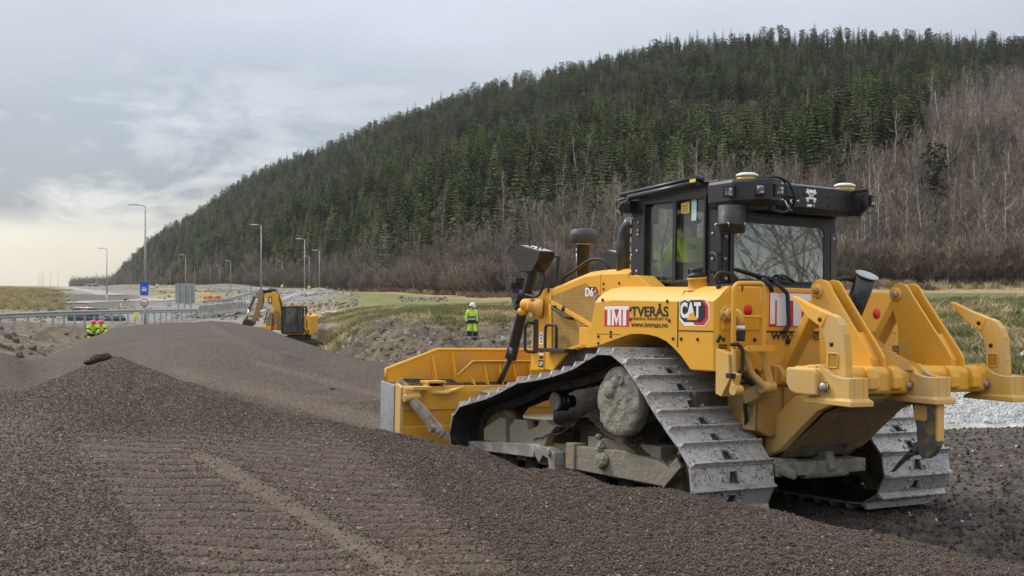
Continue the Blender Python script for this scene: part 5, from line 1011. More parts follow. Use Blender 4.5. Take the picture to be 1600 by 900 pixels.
def plate_out(dx=0): return [(-.50+dx, 2.02), (-.515+dx, 2.06), (-.555+dx, 2.09), (-.61+dx, 2.10), (-.665+dx, 2.09), (-.70+dx, 2.065), (-.76+dx, 1.98), (-.98+dx, 1.70), (-1.11+dx, 1.54), (-1.165+dx, 1.46), (-1.175+dx, 1.21), (-1.12+dx, 1.20), (-.90+dx, 1.25), (-.62+dx, 1.40), (-.60+dx, 1.70), (-.52+dx, 1.92)]
for ya, yb in ((.50, .375), (-.48, -.605)):
    for k, yy in enumerate((ya, yb)):
        m = MB(); m.ext(plate_out(-.02 if k else 0), 'y', yy-.014, yy+.014); pp_ = rip('lift_plate', m, Y2, beam_r, .006)
        if k == 0:
            m = MB(); m.lathe((-.585, yy+.012, 2.0), [(.062, 0), (.060, .014), (.05, .022), (.042, .03), (.001, .03)], 26, (0, 1, 0)); m.build('boss', Y2, pp_, .003); m = MB(); m.lathe((-.60, yy+.036, 2.0), [(.028, 0), (.028, .03), (.024, .036), (.001, .036)], 16, (0, 1, 0)); m.build('pin', simple('rusty_pin', (.36, .17, .05), .6, .3) if ya > 0 else BOLT, pp_)
            m = MB(); m.ext(rr2(-.66, -.60, 1.24, 1.26, .005), 'y', yy, yy+.02) if False else m.lathe((-1.13, yy+.01, 1.205), [(.012, 0), (.012, .012), (.001, .013)], 8, (0, 1, 0)); m.lathe((-1.13, yb+.01, 1.205), [(.012, 0), (.012, .012), (.001, .013)], 8, (0, 1, 0)); m.build('bolt', Y3, pp_)
    ym = (ya+yb)/2
    m = MB(); m.box((-.60, yb+.01, 1.72), (-.64, ya-.01, 1.86)); m.ext([(-.98, 1.66), (-1.13, 1.44), (-1.14, 1.22), (-1.10, 1.22), (-1.09, 1.44), (-.95, 1.64)], 'y', yb+.01, ya-.01); m.build('web', Y2, beam_r)
    m = MB(); m.bar((-.585, ym, 2.00), (-.12, ym, 1.28), .075, .135, up=(0, 1, 0)); m.cyl((-.585, ym-.045, 2.0), (-.585, ym+.045, 2.0), .075); m.cyl((-.12, ym-.10, 1.27), (-.12, ym+.10, 1.27), .09); m.box((-.04, ym-.12, 1.18), (-.14, ym+.12, 1.36)); arm = rip('upper_link', m, Y2, dz, .012)
    m = MB(); m.bar((-.30, ym+.0675+.003, 1.60), (-.34, ym+.0675+.003, 1.665), .006, .014); m.bar((-.36, ym+.0705, 1.62), (-.34, ym+.0705, 1.665), .006, .014); m.build('cast_mark', Y3, arm)
    # curved gussets beside the plates
    m = MB(); m.ext([(-1.18, 1.40), (-1.24, 1.37), (-1.27, 1.30), (-1.27, 1.21), (-1.18, 1.19)], 'y', ya+.02, ya+.14) if ya > 0 else m.ext([(-1.18, 1.40), (-1.24, 1.37), (-1.27, 1.30), (-1.27, 1.21), (-1.18, 1.19)], 'y', ya+.02, ya+.13); m.ext([(-1.18, 1.40), (-1.24, 1.37), (-1.27, 1.30), (-1.27, 1.21), (-1.18, 1.19)], 'y', yb-.13, yb-.02); rip('rounded_cover', m, Y2, beam_r, .018, seg=3)
# big curved gusset plates running from the lift plates to the centre pocket
def swept(p0, p1, p2, w, nm):
    m = MB(); L0 = []; L1 = []
    for k in range(11):
        t = k/10; q = Vector(p0)*(1-t)**2+Vector(p1)*2*t*(1-t)+Vector(p2)*t*t; L0.append(q)
    vs = [tuple(q) for q in L0]+[(q.x, q.y, 1.36) for q in L0]+[(q.x+w, q.y-.01, q.z) for q in L0]+[(q.x+w, q.y-.01, 1.36) for q in L0]; n = 11; fs = []
    for k in range(n-1): fs += [(k, k+1, n+k+1, n+k), (2*n+k, 3*n+k, 3*n+k+1, 2*n+k+1), (k, 2*n+k, 2*n+k+1, k+1)]
    fs += [(0, n, 3*n, 2*n), (n-1, 3*n-1, 4*n-1, 2*n-1)]
    m.add(vs, fs); return rip(nm, m, Y2, beam_r, .004)
swept((-.80, .30, 1.84), (-.98, .18, 1.50), (-1.22, -.02, 1.40), .03, 'gusset'); swept((-1.08, .34, 1.54), (-1.18, .22, 1.52), (-1.26, .10, 1.36), .03, 'gusset')
# lower frame of the linkage: two side beams with a plate between, cut out at the hinge
def side_beam(y0, y1): return [(-.95, 1.16), (-.60, 1.15), (-.34, 1.10), (.16, .70), (.10, .60), (.02, .545), (-.16, .62), (-.60, .99), (-.80, 1.07), (-.98, 1.10)]
for y0, y1 in ((.44, .53), (-.53, -.44)): m = MB(); m.ext(side_beam(0, 0), 'y', y0, y1); lb = rip('lower_beam', m, Y3 if y0 > 0 else Y4, dz, .008)
m = MB()
lo_ = [(-.90, 1.085), (-.62, .98), (-.50, .885), (-.34, .76), (-.20, .655)]
n = len(lo_); vs = [(x, y, z_) for y in (-.44, .44) for x, z_ in lo_]+[(x+.02, y, z_+.03) for y in (-.44, .44) for x, z_ in lo_]; fs = []
for k in range(n-1): fs += [(k, k+1, n+k+1, n+k), (2*n+k, 3*n+k, 3*n+k+1, 2*n+k+1)]
fs += [(0, n, 3*n, 2*n), (n-1, 3*n-1, 4*n-1, 2*n-1)]
m.add(vs, fs)
for s in (1, -1): m.add([(-.20, s*.44, .655), (-.20, s*.30, .655), (-.08, s*.36, .56), (.02, s*.44, .47), (-.18, s*.44, .685), (-.18, s*.30, .685), (-.06, s*.36, .59), (.04, s*.44, .50)], [(0, 1, 2, 3), (4, 7, 6, 5), (0, 4, 5, 1), (1, 5, 6, 2), (2, 6, 7, 3)])
BRN = simple('scratched_brown_underside', (.30, .20, .09), .7, col2=(.17, .125, .075), sc=5, lo=.4, hi=.65, bump=.3, bsc=30, stretch=(1, 6, 1))
m.build('belly_plate', BRN, dz, .003)
m = MB(); m.ext([(-.78, 1.17), (-1.10, 1.165), (-1.12, 1.13), (-1.05, 1.08), (-.95, 1.055), (-.80, 1.05)], 'y', .28, .50); m.ext([(-.78, 1.17), (-1.10, 1.165), (-1.12, 1.13), (-1.05, 1.08), (-.95, 1.055), (-.80, 1.05)], 'y', -.50, -.28); rip('hinge_lug', m, Y4, dz, .01)
# black breather-topped cylinder between the plates
m = MB(); m.cyl((-.46, .06, 1.62), (-.71, .06, 2.14), .078, .088, 28); bc = m.build('black_cylinder', simple('oily_black', (.012, .012, .013), .18, col2=(.03, .03, .03), sc=9), dz)
m = MB(); a_ = Vector((-.25, 0, .52)).normalized(); m.lathe((-.71, .06, 2.14), [(.075, 0), (.10, .004), (.102, .014), (.09, .018), (.001, .018)], 30, a_); m.build('cap', GREYP, bc); m = MB(); m.tube(arc([(-.62, .10, 2.10), (-.60, .20, 2.13), (-.52, .28, 2.08), (-.45, .30, 1.9)], .08), .022, 12); m.build('hose', BLKD, bc)
# ================================================================ forest on the hill
def leafmat(name, a, b, rough=.8, var=.30, hue=.02):
    m, nt, p = new_mat(name); t = NT(nt); v = t.coord('Object'); oi = t.node('ShaderNodeObjectInfo')
    c = t.mix(t.rmp(t.noise(v, 1.3, 4), .35, .65), a, b)
    r = oi.outputs['Random']; r2 = t.math('FRACT', t.math('MULTIPLY', r, 17.3)); hs = t.node('ShaderNodeHueSaturation'); t.l.new(c, hs.inputs['Color'])
    t.l.new(t.rmp(r, 0, 1, 1-var, 1+var*1.2), hs.inputs['Value']); t.l.new(t.rmp(r2, 0, 1, .5-hue, .5+hue), hs.inputs['Hue']); t.l.new(t.rmp(r2, 0, 1, .8, 1.12), hs.inputs['Saturation'])
    t.l.new(hs.outputs[0], p.inputs['Base Color']); p.inputs['Roughness'].default_value = rough; p.inputs['Specular IOR Level'].default_value = .15
    return m
M_sp = leafmat('spruce_needles', (.056, .074, .020), (.112, .140, .044), var=.6, hue=.03); M_bark = leafmat('spruce_bark', (.07, .055, .04), (.12, .10, .08))
M_tw = leafmat('bare_twigs', (.165, .128, .096), (.245, .20, .155), var=.42, hue=.015); M_tk = leafmat('grey_bark', (.17, .155, .13), (.34, .32, .28), var=.5)
def spruce(seed, h=13., r=2.3, n=17, sparse=0.):
    R = random.Random(seed); m = MB(); m.mi = 1
    k = 6; pts = [(0, 0, -1), (0, 0, h*.5), (R.uniform(-.1, .1), 0, h)]
    m.tube(pts, .1, 5, [.20, .12, .02]); m.mi = 0
    lean = R.uniform(-.02, .02)
    for i in range(n):
        f = i/(n-1); z_ = h*(.10+.88*f**.92); rr = r*1.12*(1-f)**.72*(1+R.uniform(-.2, .25))+.16; nb = max(5, int(10*(1-f*.55)))
        a0 = R.uniform(0, 7)
        for b in range(nb):
            if R.random() < sparse: continue
            a = a0+2*PI*b/nb+R.uniform(-.25, .25); L_ = rr*R.uniform(.65, 1.15); dr = -L_*R.uniform(.18, .45); ca, sa = math.cos(a), math.sin(a); x0 = lean*z_
            def p(t, s, dz=0): return (x0+ca*L_*t-sa*s, sa*L_*t+ca*s, z_+dr*t*t+dz+.10*L_*t)
            w_ = .36*L_*.6+.16
            # fishbone of five jagged blades
            m.add([p(.05, 0, .06), p(.35, w_, -.10), p(.5, 0, .05)], [(0, 1, 2)]); m.add([p(.05, 0, .06), p(.5, 0, .05), p(.35, -w_, -.10)], [(0, 1, 2)])
            m.add([p(.35, 0, .05), p(.72, w_*.9, -.12), p(.85, 0, .03)], [(0, 1, 2)]); m.add([p(.35, 0, .05), p(.85, 0, .03), p(.72, -w_*.9, -.12)], [(0, 1, 2)])
            m.add([p(.7, w_*.25), p(1.08, 0, .02), p(.7, -w_*.25)], [(0, 1, 2)])
    return m
def pine(seed, h=12.):
    R = random.Random(seed); m = spruce(seed, h, 2.4, 12, .35); m.mi = 0
    for k in range(150):
        a = R.uniform(0, 2*PI); t = R.random(); z_ = h*(.45+.55*t); rr = 2.3*math.sin(PI*min(1, max(.08, 1-t*.86)))**.6*R.uniform(.3, 1); c = Vector((math.cos(a)*rr, math.sin(a)*rr, z_))
        for q in range(4):
            d = Vector((R.uniform(-1, 1), R.uniform(-1, 1), R.uniform(-.2, .7))).normalized()*R.uniform(.35, .7); s = d.cross(Vector((R.uniform(-1, 1), R.uniform(-1, 1), 1))).normalized()*.2
            m.add([c-s, c+d, c+s], [(0, 1, 2)])
    return m
def bare(seed, h=10., spread=.36, stems=1, dens=1.):
    R = random.Random(seed); m = MB(); tw = []
    def strip(p, q, w0, w1, mi):
        p, q = Vector(p), Vector(q); d = (q-p); s = d.cross(Vector((R.uniform(-1, 1), R.uniform(-1, 1), R.uniform(-.3, .3)))).normalized()
        m.mi = mi; m.add([p-s*w0/2, p+s*w0/2, q+s*w1/2, q-s*w1/2], [(0, 1, 2, 3)])
    for s in range(stems):
        lx, ly = R.uniform(-.12, .12), R.uniform(-.12, .12)
        if stems > 1: lx += R.uniform(-.2, .2); ly += R.uniform(-.2, .2)
        H = h*R.uniform(.85, 1.05); pts = []
        for k in range(8): t = k/7; pts.append(Vector((lx*H*t+R.uniform(-.12, .12)*t*1.5, ly*H*t+R.uniform(-.12, .12)*t*1.5, -.5+(H+.5)*t)))
        m.mi = 1; m.tube(pts, .08, 4, [.075*(1-k/7.6)*h/10+.010 for k in range(8)])
        nb = int(17*dens)
        for b in range(nb):
            t = .16+.80*(b+R.random())/nb; k = min(6, int(t*7)); p = pts[k].lerp(pts[k+1], t*7-k); a = R.uniform(0, 2*PI); L_ = H*spread*(1.15-t)*R.uniform(.6, 1.15)+.3
            up = R.uniform(.55, 1.3); d = Vector((math.cos(a), math.sin(a), up)).normalized(); q = p; prev = d
            for j in range(3):
                nd = (prev+Vector((R.uniform(-.28, .28), R.uniform(-.28, .28), R.uniform(-.05, .3)))).normalized(); nq = q+nd*L_/3
                strip(q, nq, .055*(1-j*.28)*h/10+.012, .055*(.72-j*.28)*h/10+.01, 0 if j else 1)
                for c_ in range(4 if j else 2):
                    tt = R.random(); sp0 = q.lerp(nq, tt); sd = (nd+Vector((R.uniform(-.9, .9), R.uniform(-.9, .9), R.uniform(-.2, .7)))).normalized(); sl_ = L_*R.uniform(.18, .42); se = sp0+sd*sl_
                    strip(sp0, se, .026, .016, 0)
                    for e_ in range(3):
                        a1 = sp0.lerp(se, R.uniform(.3, .95)); dd = (sd+Vector((R.uniform(-.8, .8), R.uniform(-.8, .8), R.uniform(-.2, .6)))).normalized(); strip(a1, a1+dd*sl_*R.uniform(.3, .7), .018, .010, 0)
                q, prev = nq, nd
    return m
SPR = [proto('spruce_a', spruce(1), [M_sp, M_bark]), proto('spruce_b', spruce(2, 14, 2.0, 19), [M_sp, M_bark]), proto('spruce_c', spruce(3, 12, 2.9, 16), [M_sp, M_bark]), proto('spruce_d', spruce(4, 13, 1.7, 17, .25), [M_sp, M_bark]), proto('spruce_e', spruce(5, 11, 2.9, 13, .3), [M_sp, M_bark]), proto('spruce_f', spruce(6, 15, 2.2, 20, .1), [M_sp, M_bark]), proto('spruce_g', pine(7), [M_sp, M_bark]), proto('spruce_h', pine(8, 13), [M_sp, M_bark])]
BAR = [proto('bare_a', bare(11), [M_tw, M_tk]), proto('bare_b', bare(12, 11, .30), [M_tw, M_tk]), proto('bare_c', bare(13, 9, .44, 2, .8), [M_tw, M_tk]), proto('bare_d', bare(14, 12, .26), [M_tw, M_tk]), proto('bare_e', bare(15, 8, .5, 3, .7), [M_tw, M_tk]), proto('bare_f', bare(16, 10, .38, 1, 1.2), [M_tw, M_tk])]
SHR = [proto('shrub_a', bare(21, 3.2, .55, 5, .5), [M_tw, M_tk]), proto('shrub_b', bare(22, 2.6, .6, 6, .45), [M_tw, M_tk]), proto('shrub_c', bare(23, 4, .45, 4, .5), [M_tw, M_tk])]
# border between bare broadleaf woods (below) and spruce (above), as picture rows
BU = [100, 200, 240, 300, 400, 500, 600, 700, 800, 850, 900, 1000, 1100, 1200, 1300, 1400, 1440, 1470, 1520, 1600, 1900]
BVv = [300, 430, 438, 440, 440, 440, 432, 410, 388, 368, 354, 342, 326, 314, 300, 284, 262, 176, 156, 146, 140]
def candidates(u0, u1, ymax_f, spacing, seed):
    R = np.random.default_rng(seed); out = []
    # area-uniform sampling in polar wedges
    N_ = int(0.5*((u1-u0)/F)*(1300**2)/spacing**2); u = R.uniform(u0, u1, N_); y = np.sqrt(R.uniform(100**2, 1300**2, N_))
    b = np.interp(u, HU, HB); r = np.interp(u, HU, HR); k = (y > b-3) & (y < r*1.05)
    u, y = u[k], y[k]; z_ = ground(u, y); return u, y, z_, (y-b[k])/(r[k]-b[k]), R
u, y, z_, s, R = candidates(110, 1760, 1, 3.2, 5)
x = (u-800)/F*y; v = rowv(y, z_); bv = np.interp(u, BU, BVv)+(fbm(x/22, y/22, 3, 71)-.5)*85
isb = v > bv
# thin grey patches high up in the spruce
patch = (fbm(x/45, y/45, 3, 73) > .66) & (v > 130) & (u < 1250)
# hidden behind nothing: drop trees that cannot be seen (ground row above the dozer etc. kept); thin the bare belt
keep_b = isb & (R.random(len(u)) < np.where(s < .25, 1., .9)) | (patch & (R.random(len(u)) < .5))
keep_s = (~isb) & ~(patch & (R.random(len(u)) < .8)) & (R.random(len(u)) < .93)
keep_s |= isb & (R.random(len(u)) < .05) & (s > .04); keep_b &= ~keep_s
def pack(k, hi):
    n = k.sum(); return np.stack([x[k], y[k], z_[k]], 1), R.integers(0, hi, n), R.uniform(0, 2*PI, n)
def arr(p_, a): return np.stack([R.normal(0, .03, len(p_)), R.normal(0, .03, len(p_)), a], 1)
pb, ib, ab = pack(keep_b, len(BAR)); sb_ = R.uniform(.5, 1.0, len(pb))
ps, is_, as_ = pack(keep_s, len(SPR)); ss = R.uniform(.42, .80, len(ps))*np.where(R.random(len(ps)) < .08, 1.2, 1)
lowspr = isb[keep_s]; ss = np.where(lowspr, ss*R.uniform(.6, 1., len(ps)), ss)
def own_copies(protos, pts, rots, scl, idx, count, name, label_fn, cat, group, vis_u=(-20, 1620)):
    """the nearest ones that the picture shows become objects of their own"""
    uu = 800+pts[:, 0]/pts[:, 1]*F; dist = pts[:, 1]*np.where((uu > vis_u[0]) & (uu < vis_u[1]), 1, 50)
    order = np.argsort(dist/scl); near = order[:count]; rest = order[count:]
    for i in near:
        o = bpy.data.objects.new(name, protos[idx[i]].data); C.objects.link(o); o.location = pts[i]; o.rotation_euler = rots[i]; o.scale = (scl[i],)*3
        tag(o, label_fn(i), cat, group)
    return rest
E_b = arr(pb, ab); E_s = arr(ps, as_)
print('bare', len(pb), 'spruce', len(ps))
def lab_b(i): return ['bare thin-stemmed grey broadleaf tree in the brown belt at the foot of the hill', 'tall slender leafless birch-like tree in the brown belt at the foot of the hill', 'leafless twin-stemmed bushy tree in the brown belt at the foot of the hill', 'tall narrow leafless tree in the brown belt at the foot of the hill', 'low many-stemmed leafless tree in the brown belt at the foot of the hill', 'leafless round-crowned tree in the brown belt at the foot of the hill'][ib[i]]
def lab_s(i): return ['dark green spruce standing in the forest on the hillside', 'tall slim dark green spruce on the hillside', 'broad dark green spruce on the hillside', 'narrow thin-branched spruce on the hillside', 'wide ragged short spruce on the hillside', 'tall full dark spruce on the hillside', 'round-topped green pine among the spruces on the hillside', 'tall round-topped pine among the spruces on the hillside'][is_[i]]
# the one spruce that stands out left of the precleaner and another by the lamp posts
for (uu_, yy_, sc_, lb_) in ((932, 175, .98, 'lone dark spruce among bare trees just left of the exhaust stack of the bulldozer'), (606, 215, .88, 'lone dark spruce among bare trees above the walking worker and field'), (808, 166, .86, 'lone dark spruce among bare trees behind the lift cylinder of the blade'), (268, 520, .9, 'small lone spruce low on the far left end of the hill')):
    o = bpy.data.objects.new('spruce_tree', SPR[2].data); C.objects.link(o); o.location = GP(uu_, yy_, -.3); o.scale = (sc_*1.1, sc_*1.1, sc_); tag(o, lb_, 'tree')
def where(px):
    for lim, t_ in ((330, 'beyond the far street lamps'), (430, 'above the excavator arm'), (520, 'above the cab of the excavator'), (640, 'behind the green field'), (760, 'behind the walking worker'), (860, 'behind the blade lift cylinder'), (980, 'behind the intake and exhaust stacks'), (1130, 'behind the door side of the cab'), (1360, 'behind the roof beam of the cab'), (1480, 'right of the cab above the ripper')):
        if px < lim: return t_
    return 'at the right edge above the raised ripper tooth'
def size(s_): return 'very small' if s_ < .55 else 'small' if s_ < .66 else 'medium' if s_ < .78 else 'large' if s_ < .9 else 'very large'
KB = ['thin-stemmed grey tree', 'slender birch-like tree', 'twin-stemmed bushy tree', 'tall narrow tree', 'many-stemmed low tree', 'round-crowned tree']
KS = ['dark green spruce', 'slim dark spruce', 'broad dark spruce', 'narrow thin-branched spruce', 'wide ragged spruce', 'full dark spruce', 'round-topped pine', 'tall round-topped pine']
def lab_b(i): return '%s leafless %s %s' % (size(sb_[i]), KB[ib[i]], where(800+pb[i][0]/pb[i][1]*F))
def lab_s(i): return '%s %s on the hillside %s' % (size(ss[i]), KS[is_[i]], where(800+ps[i][0]/ps[i][1]*F))
rb = own_copies(BAR, pb, E_b, sb_, ib, 296, 'bare_tree', lab_b, 'tree', 'bare trees at the foot of the hill')
rs = own_copies(SPR, ps, E_s, ss, is_, 290, 'spruce_tree', lab_s, 'tree', 'spruces on the hillside')
o = scatter('bare_woodland', pb[rb], E_b[rb], sb_[rb], ib[rb], BAR); tag(o, 'brown leafless woodland covering the lower hillside', 'woodland', None, 'stuff')
o = scatter('spruce_forest', ps[rs], E_s[rs], ss[rs], is_[rs], SPR); tag(o, 'dense dark green spruce forest covering the upper hillside', 'forest', None, 'stuff')
# shrubs along the foot
n = 7000; u = R.uniform(140, 1760, n); b = np.interp(u, HU, HB); y = b+(-8+150*R.random(n)**2.2)*b/150; y = np.where((np.interp(u, BU, BVv)+8 > rowv(y, ground(u, y))), b+R.uniform(-8, 14, n), y); x = (u-800)/F*y; z_ = ground(u, y)
o = scatter('undergrowth', np.stack([x, y, z_], 1), np.stack([np.zeros(n), np.zeros(n), R.uniform(0, 6, n)], 1), R.uniform(.6, 1.3, n), R.integers(0, 3, n), SHR); tag(o, 'brown leafless undergrowth along the edge of the woods', 'undergrowth', None, 'stuff')
# dense low growth filling the bare belt
u, y, z_, s, R2 = candidates(140, 1760, 1, 5.0, 17); x = (u-800)/F*y; v = rowv(y, z_); bv = np.interp(u, BU, BVv)+(fbm(x/22, y/22, 3, 71)-.5)*85; k = (v > bv-14) & (s < 1.0); n = k.sum(); print('fill', n)
o = scatter('young_growth', np.stack([x, y, z_], 1)[k], np.stack([np.zeros(n), np.zeros(n), R2.uniform(0, 6, n)], 1), R2.uniform(1.0, 2.1, n), R2.integers(0, 3, n), SHR); tag(o, 'thicket of young leafless growth between the bare trees', 'thicket', None, 'stuff')
# a few pale birch stems low on the right and in the grey patch above
M_wb = simple('birch_bark', (.55, .53, .49), .8, col2=(.25, .23, .2), sc=2)
for uu_, yy_, sc_ in ((1352, 137, .95), (1360, 138, 1.05), (1372, 138, 1.0), (1445, 136, .8), (1483, 330, 1.3), (1500, 335, 1.4), (1515, 345, 1.2), (1262, 300, 1.1), (905, 200, 1.0), (915, 205, 1.1), (880, 190, .9), (786, 190, 1.1), (1530, 250, 1.1), (1556, 240, 1.0), (1450, 200, 1.1), (690, 215, .8)):
    o = bpy.data.objects.new('bare_tree', BAR[(0, 1, 3)[int(uu_) % 3]].data.copy()); o.data.materials[1] = M_wb; C.objects.link(o); o.location = GP(uu_, yy_, -.2); o.scale = (sc_*.9, sc_*.9, sc_); o.rotation_euler = (.05*math.sin(uu_), 0, uu_)
    tag(o, 'pale-stemmed birch '+where(uu_)+(', low at the edge' if yy_ < 150 else ', part way up' if yy_ < 260 else ', high on the slope'), 'tree', 'pale birches in the brown belt')
# ---------------------------------------------------------------- grass and straw
def tuft(seed, h, n, wd, spread=.16, lean=.5):
    R_ = random.Random(seed); m = MB()
    for k in range(n):
        a = R_.uniform(0, 2*PI); r = R_.uniform(0, spread); x0, y0 = r*math.cos(a), r*math.sin(a); b = R_.uniform(0, 2*PI); hh = h*R_.uniform(.5, 1.1); l = hh*R_.uniform(.1, lean); dx, dy = math.cos(b), math.sin(b)
        m.add([(x0-dy*wd, y0+dx*wd, -.03), (x0+dy*wd, y0-dx*wd, -.03), (x0+dx*l*.4+dy*wd*.7, y0+dy*l*.4-dx*wd*.7, hh*.6), (x0+dx*l, y0+dy*l, hh)], [(0, 1, 2), (0, 2, 3)])
    return m
M_gr = leafmat('rough_grass', (.18, .19, .065), (.28, .27, .115), var=.3, hue=.02); M_st = leafmat('dry_straw', (.40, .31, .16), (.52, .42, .25), var=.3, hue=.01); M_br = leafmat('dead_brown_stalks', (.17, .11, .07), (.26, .18, .11), var=.3)
GT = [proto('tuft_a', tuft(1, .20, 26, .008, .24), M_gr), proto('tuft_b', tuft(2, .25, 26, .008, .24, 1.1), M_gr), proto('tuft_c', tuft(3, .24, 24, .007, .24, 1.3), M_st)]
SW = [proto('straw_a', tuft(4, .9, 26, .018, .35), M_st), proto('straw_b', tuft(5, .8, 24, .02, .35, .8), M_st), proto('straw_c', tuft(6, .9, 22, .02, .35), M_br)]
def spread(n, us_, y0, y1, seed): 
    R_ = np.random.default_rng(seed); u = R_.uniform(*us_, n); y = np.sqrt(R_.uniform(y0**2, y1**2, n)); return u, y, (u-800)/F*y, ground(u, y), R_
def lay(name, lst, protos, label, cat):
    P_, E_, S_, I_ = [np.concatenate(q) for q in zip(*lst)]; o = scatter(name, P_, E_, S_, I_, protos); tag(o, label, cat, None, 'stuff')
def item(u, y, x, z_, R_, s0, s1, idx, k):
    n = k.sum(); return (np.stack([x, y, z_], 1)[k], np.stack([R_.normal(0, .15, n), R_.normal(0, .15, n), R_.uniform(0, 6.3, n)], 1), R_.uniform(s0, s1, n), idx[k])
L_ = []
u, y, x, z_, R_ = spread(34000, (1060, 1800), 28, 58, 31); nn_ = fbm(x/1.2, y/1.2, 4, 103); L_.append(item(u, y, x, z_, R_, .6, 1.5, np.where(nn_ > .57, 2, R_.integers(0, 2, len(u))), R_.random(len(u)) < np.where(nn_ > .62, .3, .95)))
u, y, x, z_, R_ = spread(30000, (500, 1120), 58, 92, 32); nn_ = fbm(x/6, y/6, 4, 101); L_.append(item(u, y, x, z_, R_, .7, 1.6, np.where(nn_ > .62, 2, R_.integers(0, 2, len(u))), R_.random(len(u)) < np.where(y+(u-720)/40 < 67, .12, .9)))
u, y, x, z_, R_ = spread(500, (520, 1060), 50, 62, 33); L_.append(item(u, y, x, z_, R_, .5, 1.2, R_.integers(0, 3, len(u)), R_.random(len(u)) < .6))
u, y, x, z_, R_ = spread(9000, (-80, 130), 120, 240, 34); L_.append(item(u, y, x, z_, R_, .8, 1.8, np.where(R_.random(len(u)) < .4, 2, 0), R_.random(len(u)) < np.clip((95-u)/70+(fbm(x/9, y/9, 3, 12)-.5)*1.6, 0, .85)))
lay('grass', L_, GT, 'rough green and straw coloured grass on the banks and meadow', 'grass')
L_ = []
u, y, x, z_, R_ = spread(30000, (500, 1800), 90, 300, 41); fb = np.interp(u, HU, HB); q = y-fb; nn_ = fbm(x/7, y/7, 3, 111); L_.append(item(u, y, x, z_, R_, .4, 1.0, np.where((nn_ > .55) | (q > -7), 2, R_.integers(0, 2, len(u))), (q > -9-14*nn_) & (q < 6)))
lay('dry_straw', L_, SW, 'tall pale dry grass between the meadow and the woods', 'grass')
# ---------------------------------------------------------------- loose stones
def rock(seed, n=2, jit=.25, sq=(1, 1, .7)):
    bm = bmesh.new(); bmesh.ops.create_icosphere(bm, subdivisions=n, radius=1); R_ = random.Random(seed)
    offs = [Vector((R_.uniform(-1, 1), R_.uniform(-1, 1), R_.uniform(-1, 1))).normalized() for _ in range(9)]; cut = [R_.uniform(.55, .9) for _ in offs]
    for v_ in bm.verts:
        c = v_.co.normalized(); r = min([1.05]+[ct/max(.2, c.dot(o_)) if c.dot(o_) > .2 else 9 for o_, ct in zip(offs, cut)]); r *= 1+R_.uniform(-jit, jit)*.3
        v_.co = Vector((c.x*r*sq[0], c.y*r*sq[1], c.z*r*sq[2]))
    m = MB(); bm.verts.index_update(); m.add([v_.co for v_ in bm.verts], [[q_.index for q_ in f.verts] for f in bm.faces]); bm.free(); return m
M_rk = simple('pale_rock', (.29, .265, .225), .85, col2=(.17, .15, .12), sc=3, obj_rand=.3); M_rd = simple('earth_clod', (.10, .08, .058), .95, col2=(.17, .14, .10), sc=3, obj_rand=.3)
M_rw = simple('white_stone', (.52, .52, .51), .8, col2=(.30, .30, .30), sc=3, obj_rand=.25); M_ag = simple('aggregate_stone', (.060, .0415, .026), .75, col2=(.118, .084, .055), sc=3, obj_rand=.5); M_ap = simple('pale_aggregate', (.34, .30, .25), .8, obj_rand=.2)
RK = [proto('rock_%d' % k, rock(k, 1, .4, (1, .75, .6)), M_rk if k < 3 else M_rd) for k in range(5)]
L_ = []
u, y, x, z_, R_ = spread(6500, (500, 1080), 38, 62, 51); nn_ = fbm(x/1.5, y/1.5, 3, 55); L_.append(item(u, y, x, z_, R_, 0, 1, np.where(R_.random(len(u)) < .35, R_.integers(0, 3, len(u)), R_.integers(3, 5, len(u))), R_.random(len(u)) < .3+nn_*.8)); L_[-1] = (L_[-1][0], L_[-1][1]*8, .035+.14*R_.random(len(L_[-1][0]))**3, L_[-1][3])
u, y, x, z_, R_ = spread(5000, (-80, 560), 44, 125, 52); ok = ((y < 66) | (y > 106)); L_.append(item(u, y, x, z_, R_, 0, 1, R_.integers(0, 5, len(u)), ok)); L_[-1] = (L_[-1][0], L_[-1][1]*8, .05+.30*R_.random(len(L_[-1][0]))**3, L_[-1][3])
u, y, x, z_, R_ = spread(2500, (250, 560), 105, 260, 53); L_.append(item(u, y, x, z_, R_, 0, 1, R_.integers(0, 3, len(u)), R_.random(len(u)) < .4)); L_[-1] = (L_[-1][0], L_[-1][1]*8, .15+.5*R_.random(len(L_[-1][0]))**3, L_[-1][3])
u, y, x, z_, R_ = spread(900, (620, 700), 128, 150, 54); L_.append(item(u, y, x, z_, R_, 0, 1, R_.integers(0, 3, len(u)), R_.random(len(u)) < .16)); L_[-1] = (L_[-1][0], L_[-1][1]*8, .12+.35*R_.random(len(L_[-1][0]))**3, np.where(L_[-1][3] < 2, 0, 3))
lay('rubble', L_, RK, 'pale stones and dark clods strewn over the dirt banks', 'rubble')
WK = [proto('wstone_%d' % k, rock(30+k, 1, .4, (1, .8, .6)), M_rw) for k in range(3)]
L_ = []
u, y, x, z_, R_ = spread(60000, (1130, 1800), 16.5, 28, 61); L_.append(item(u, y, x, z_, R_, 0, 1, R_.integers(0, 3, len(u)), (y > 18.2+.8*fbm(x/1.5, y/1.5, 3, 9)) | (R_.random(len(u)) < .04))); L_[-1] = (L_[-1][0], L_[-1][1]*8, .012+.05*R_.random(len(L_[-1][0]))**3, L_[-1][3])
lay('crushed_stone', L_, WK, 'white crushed stone beyond the dark soil on the right', 'gravel')
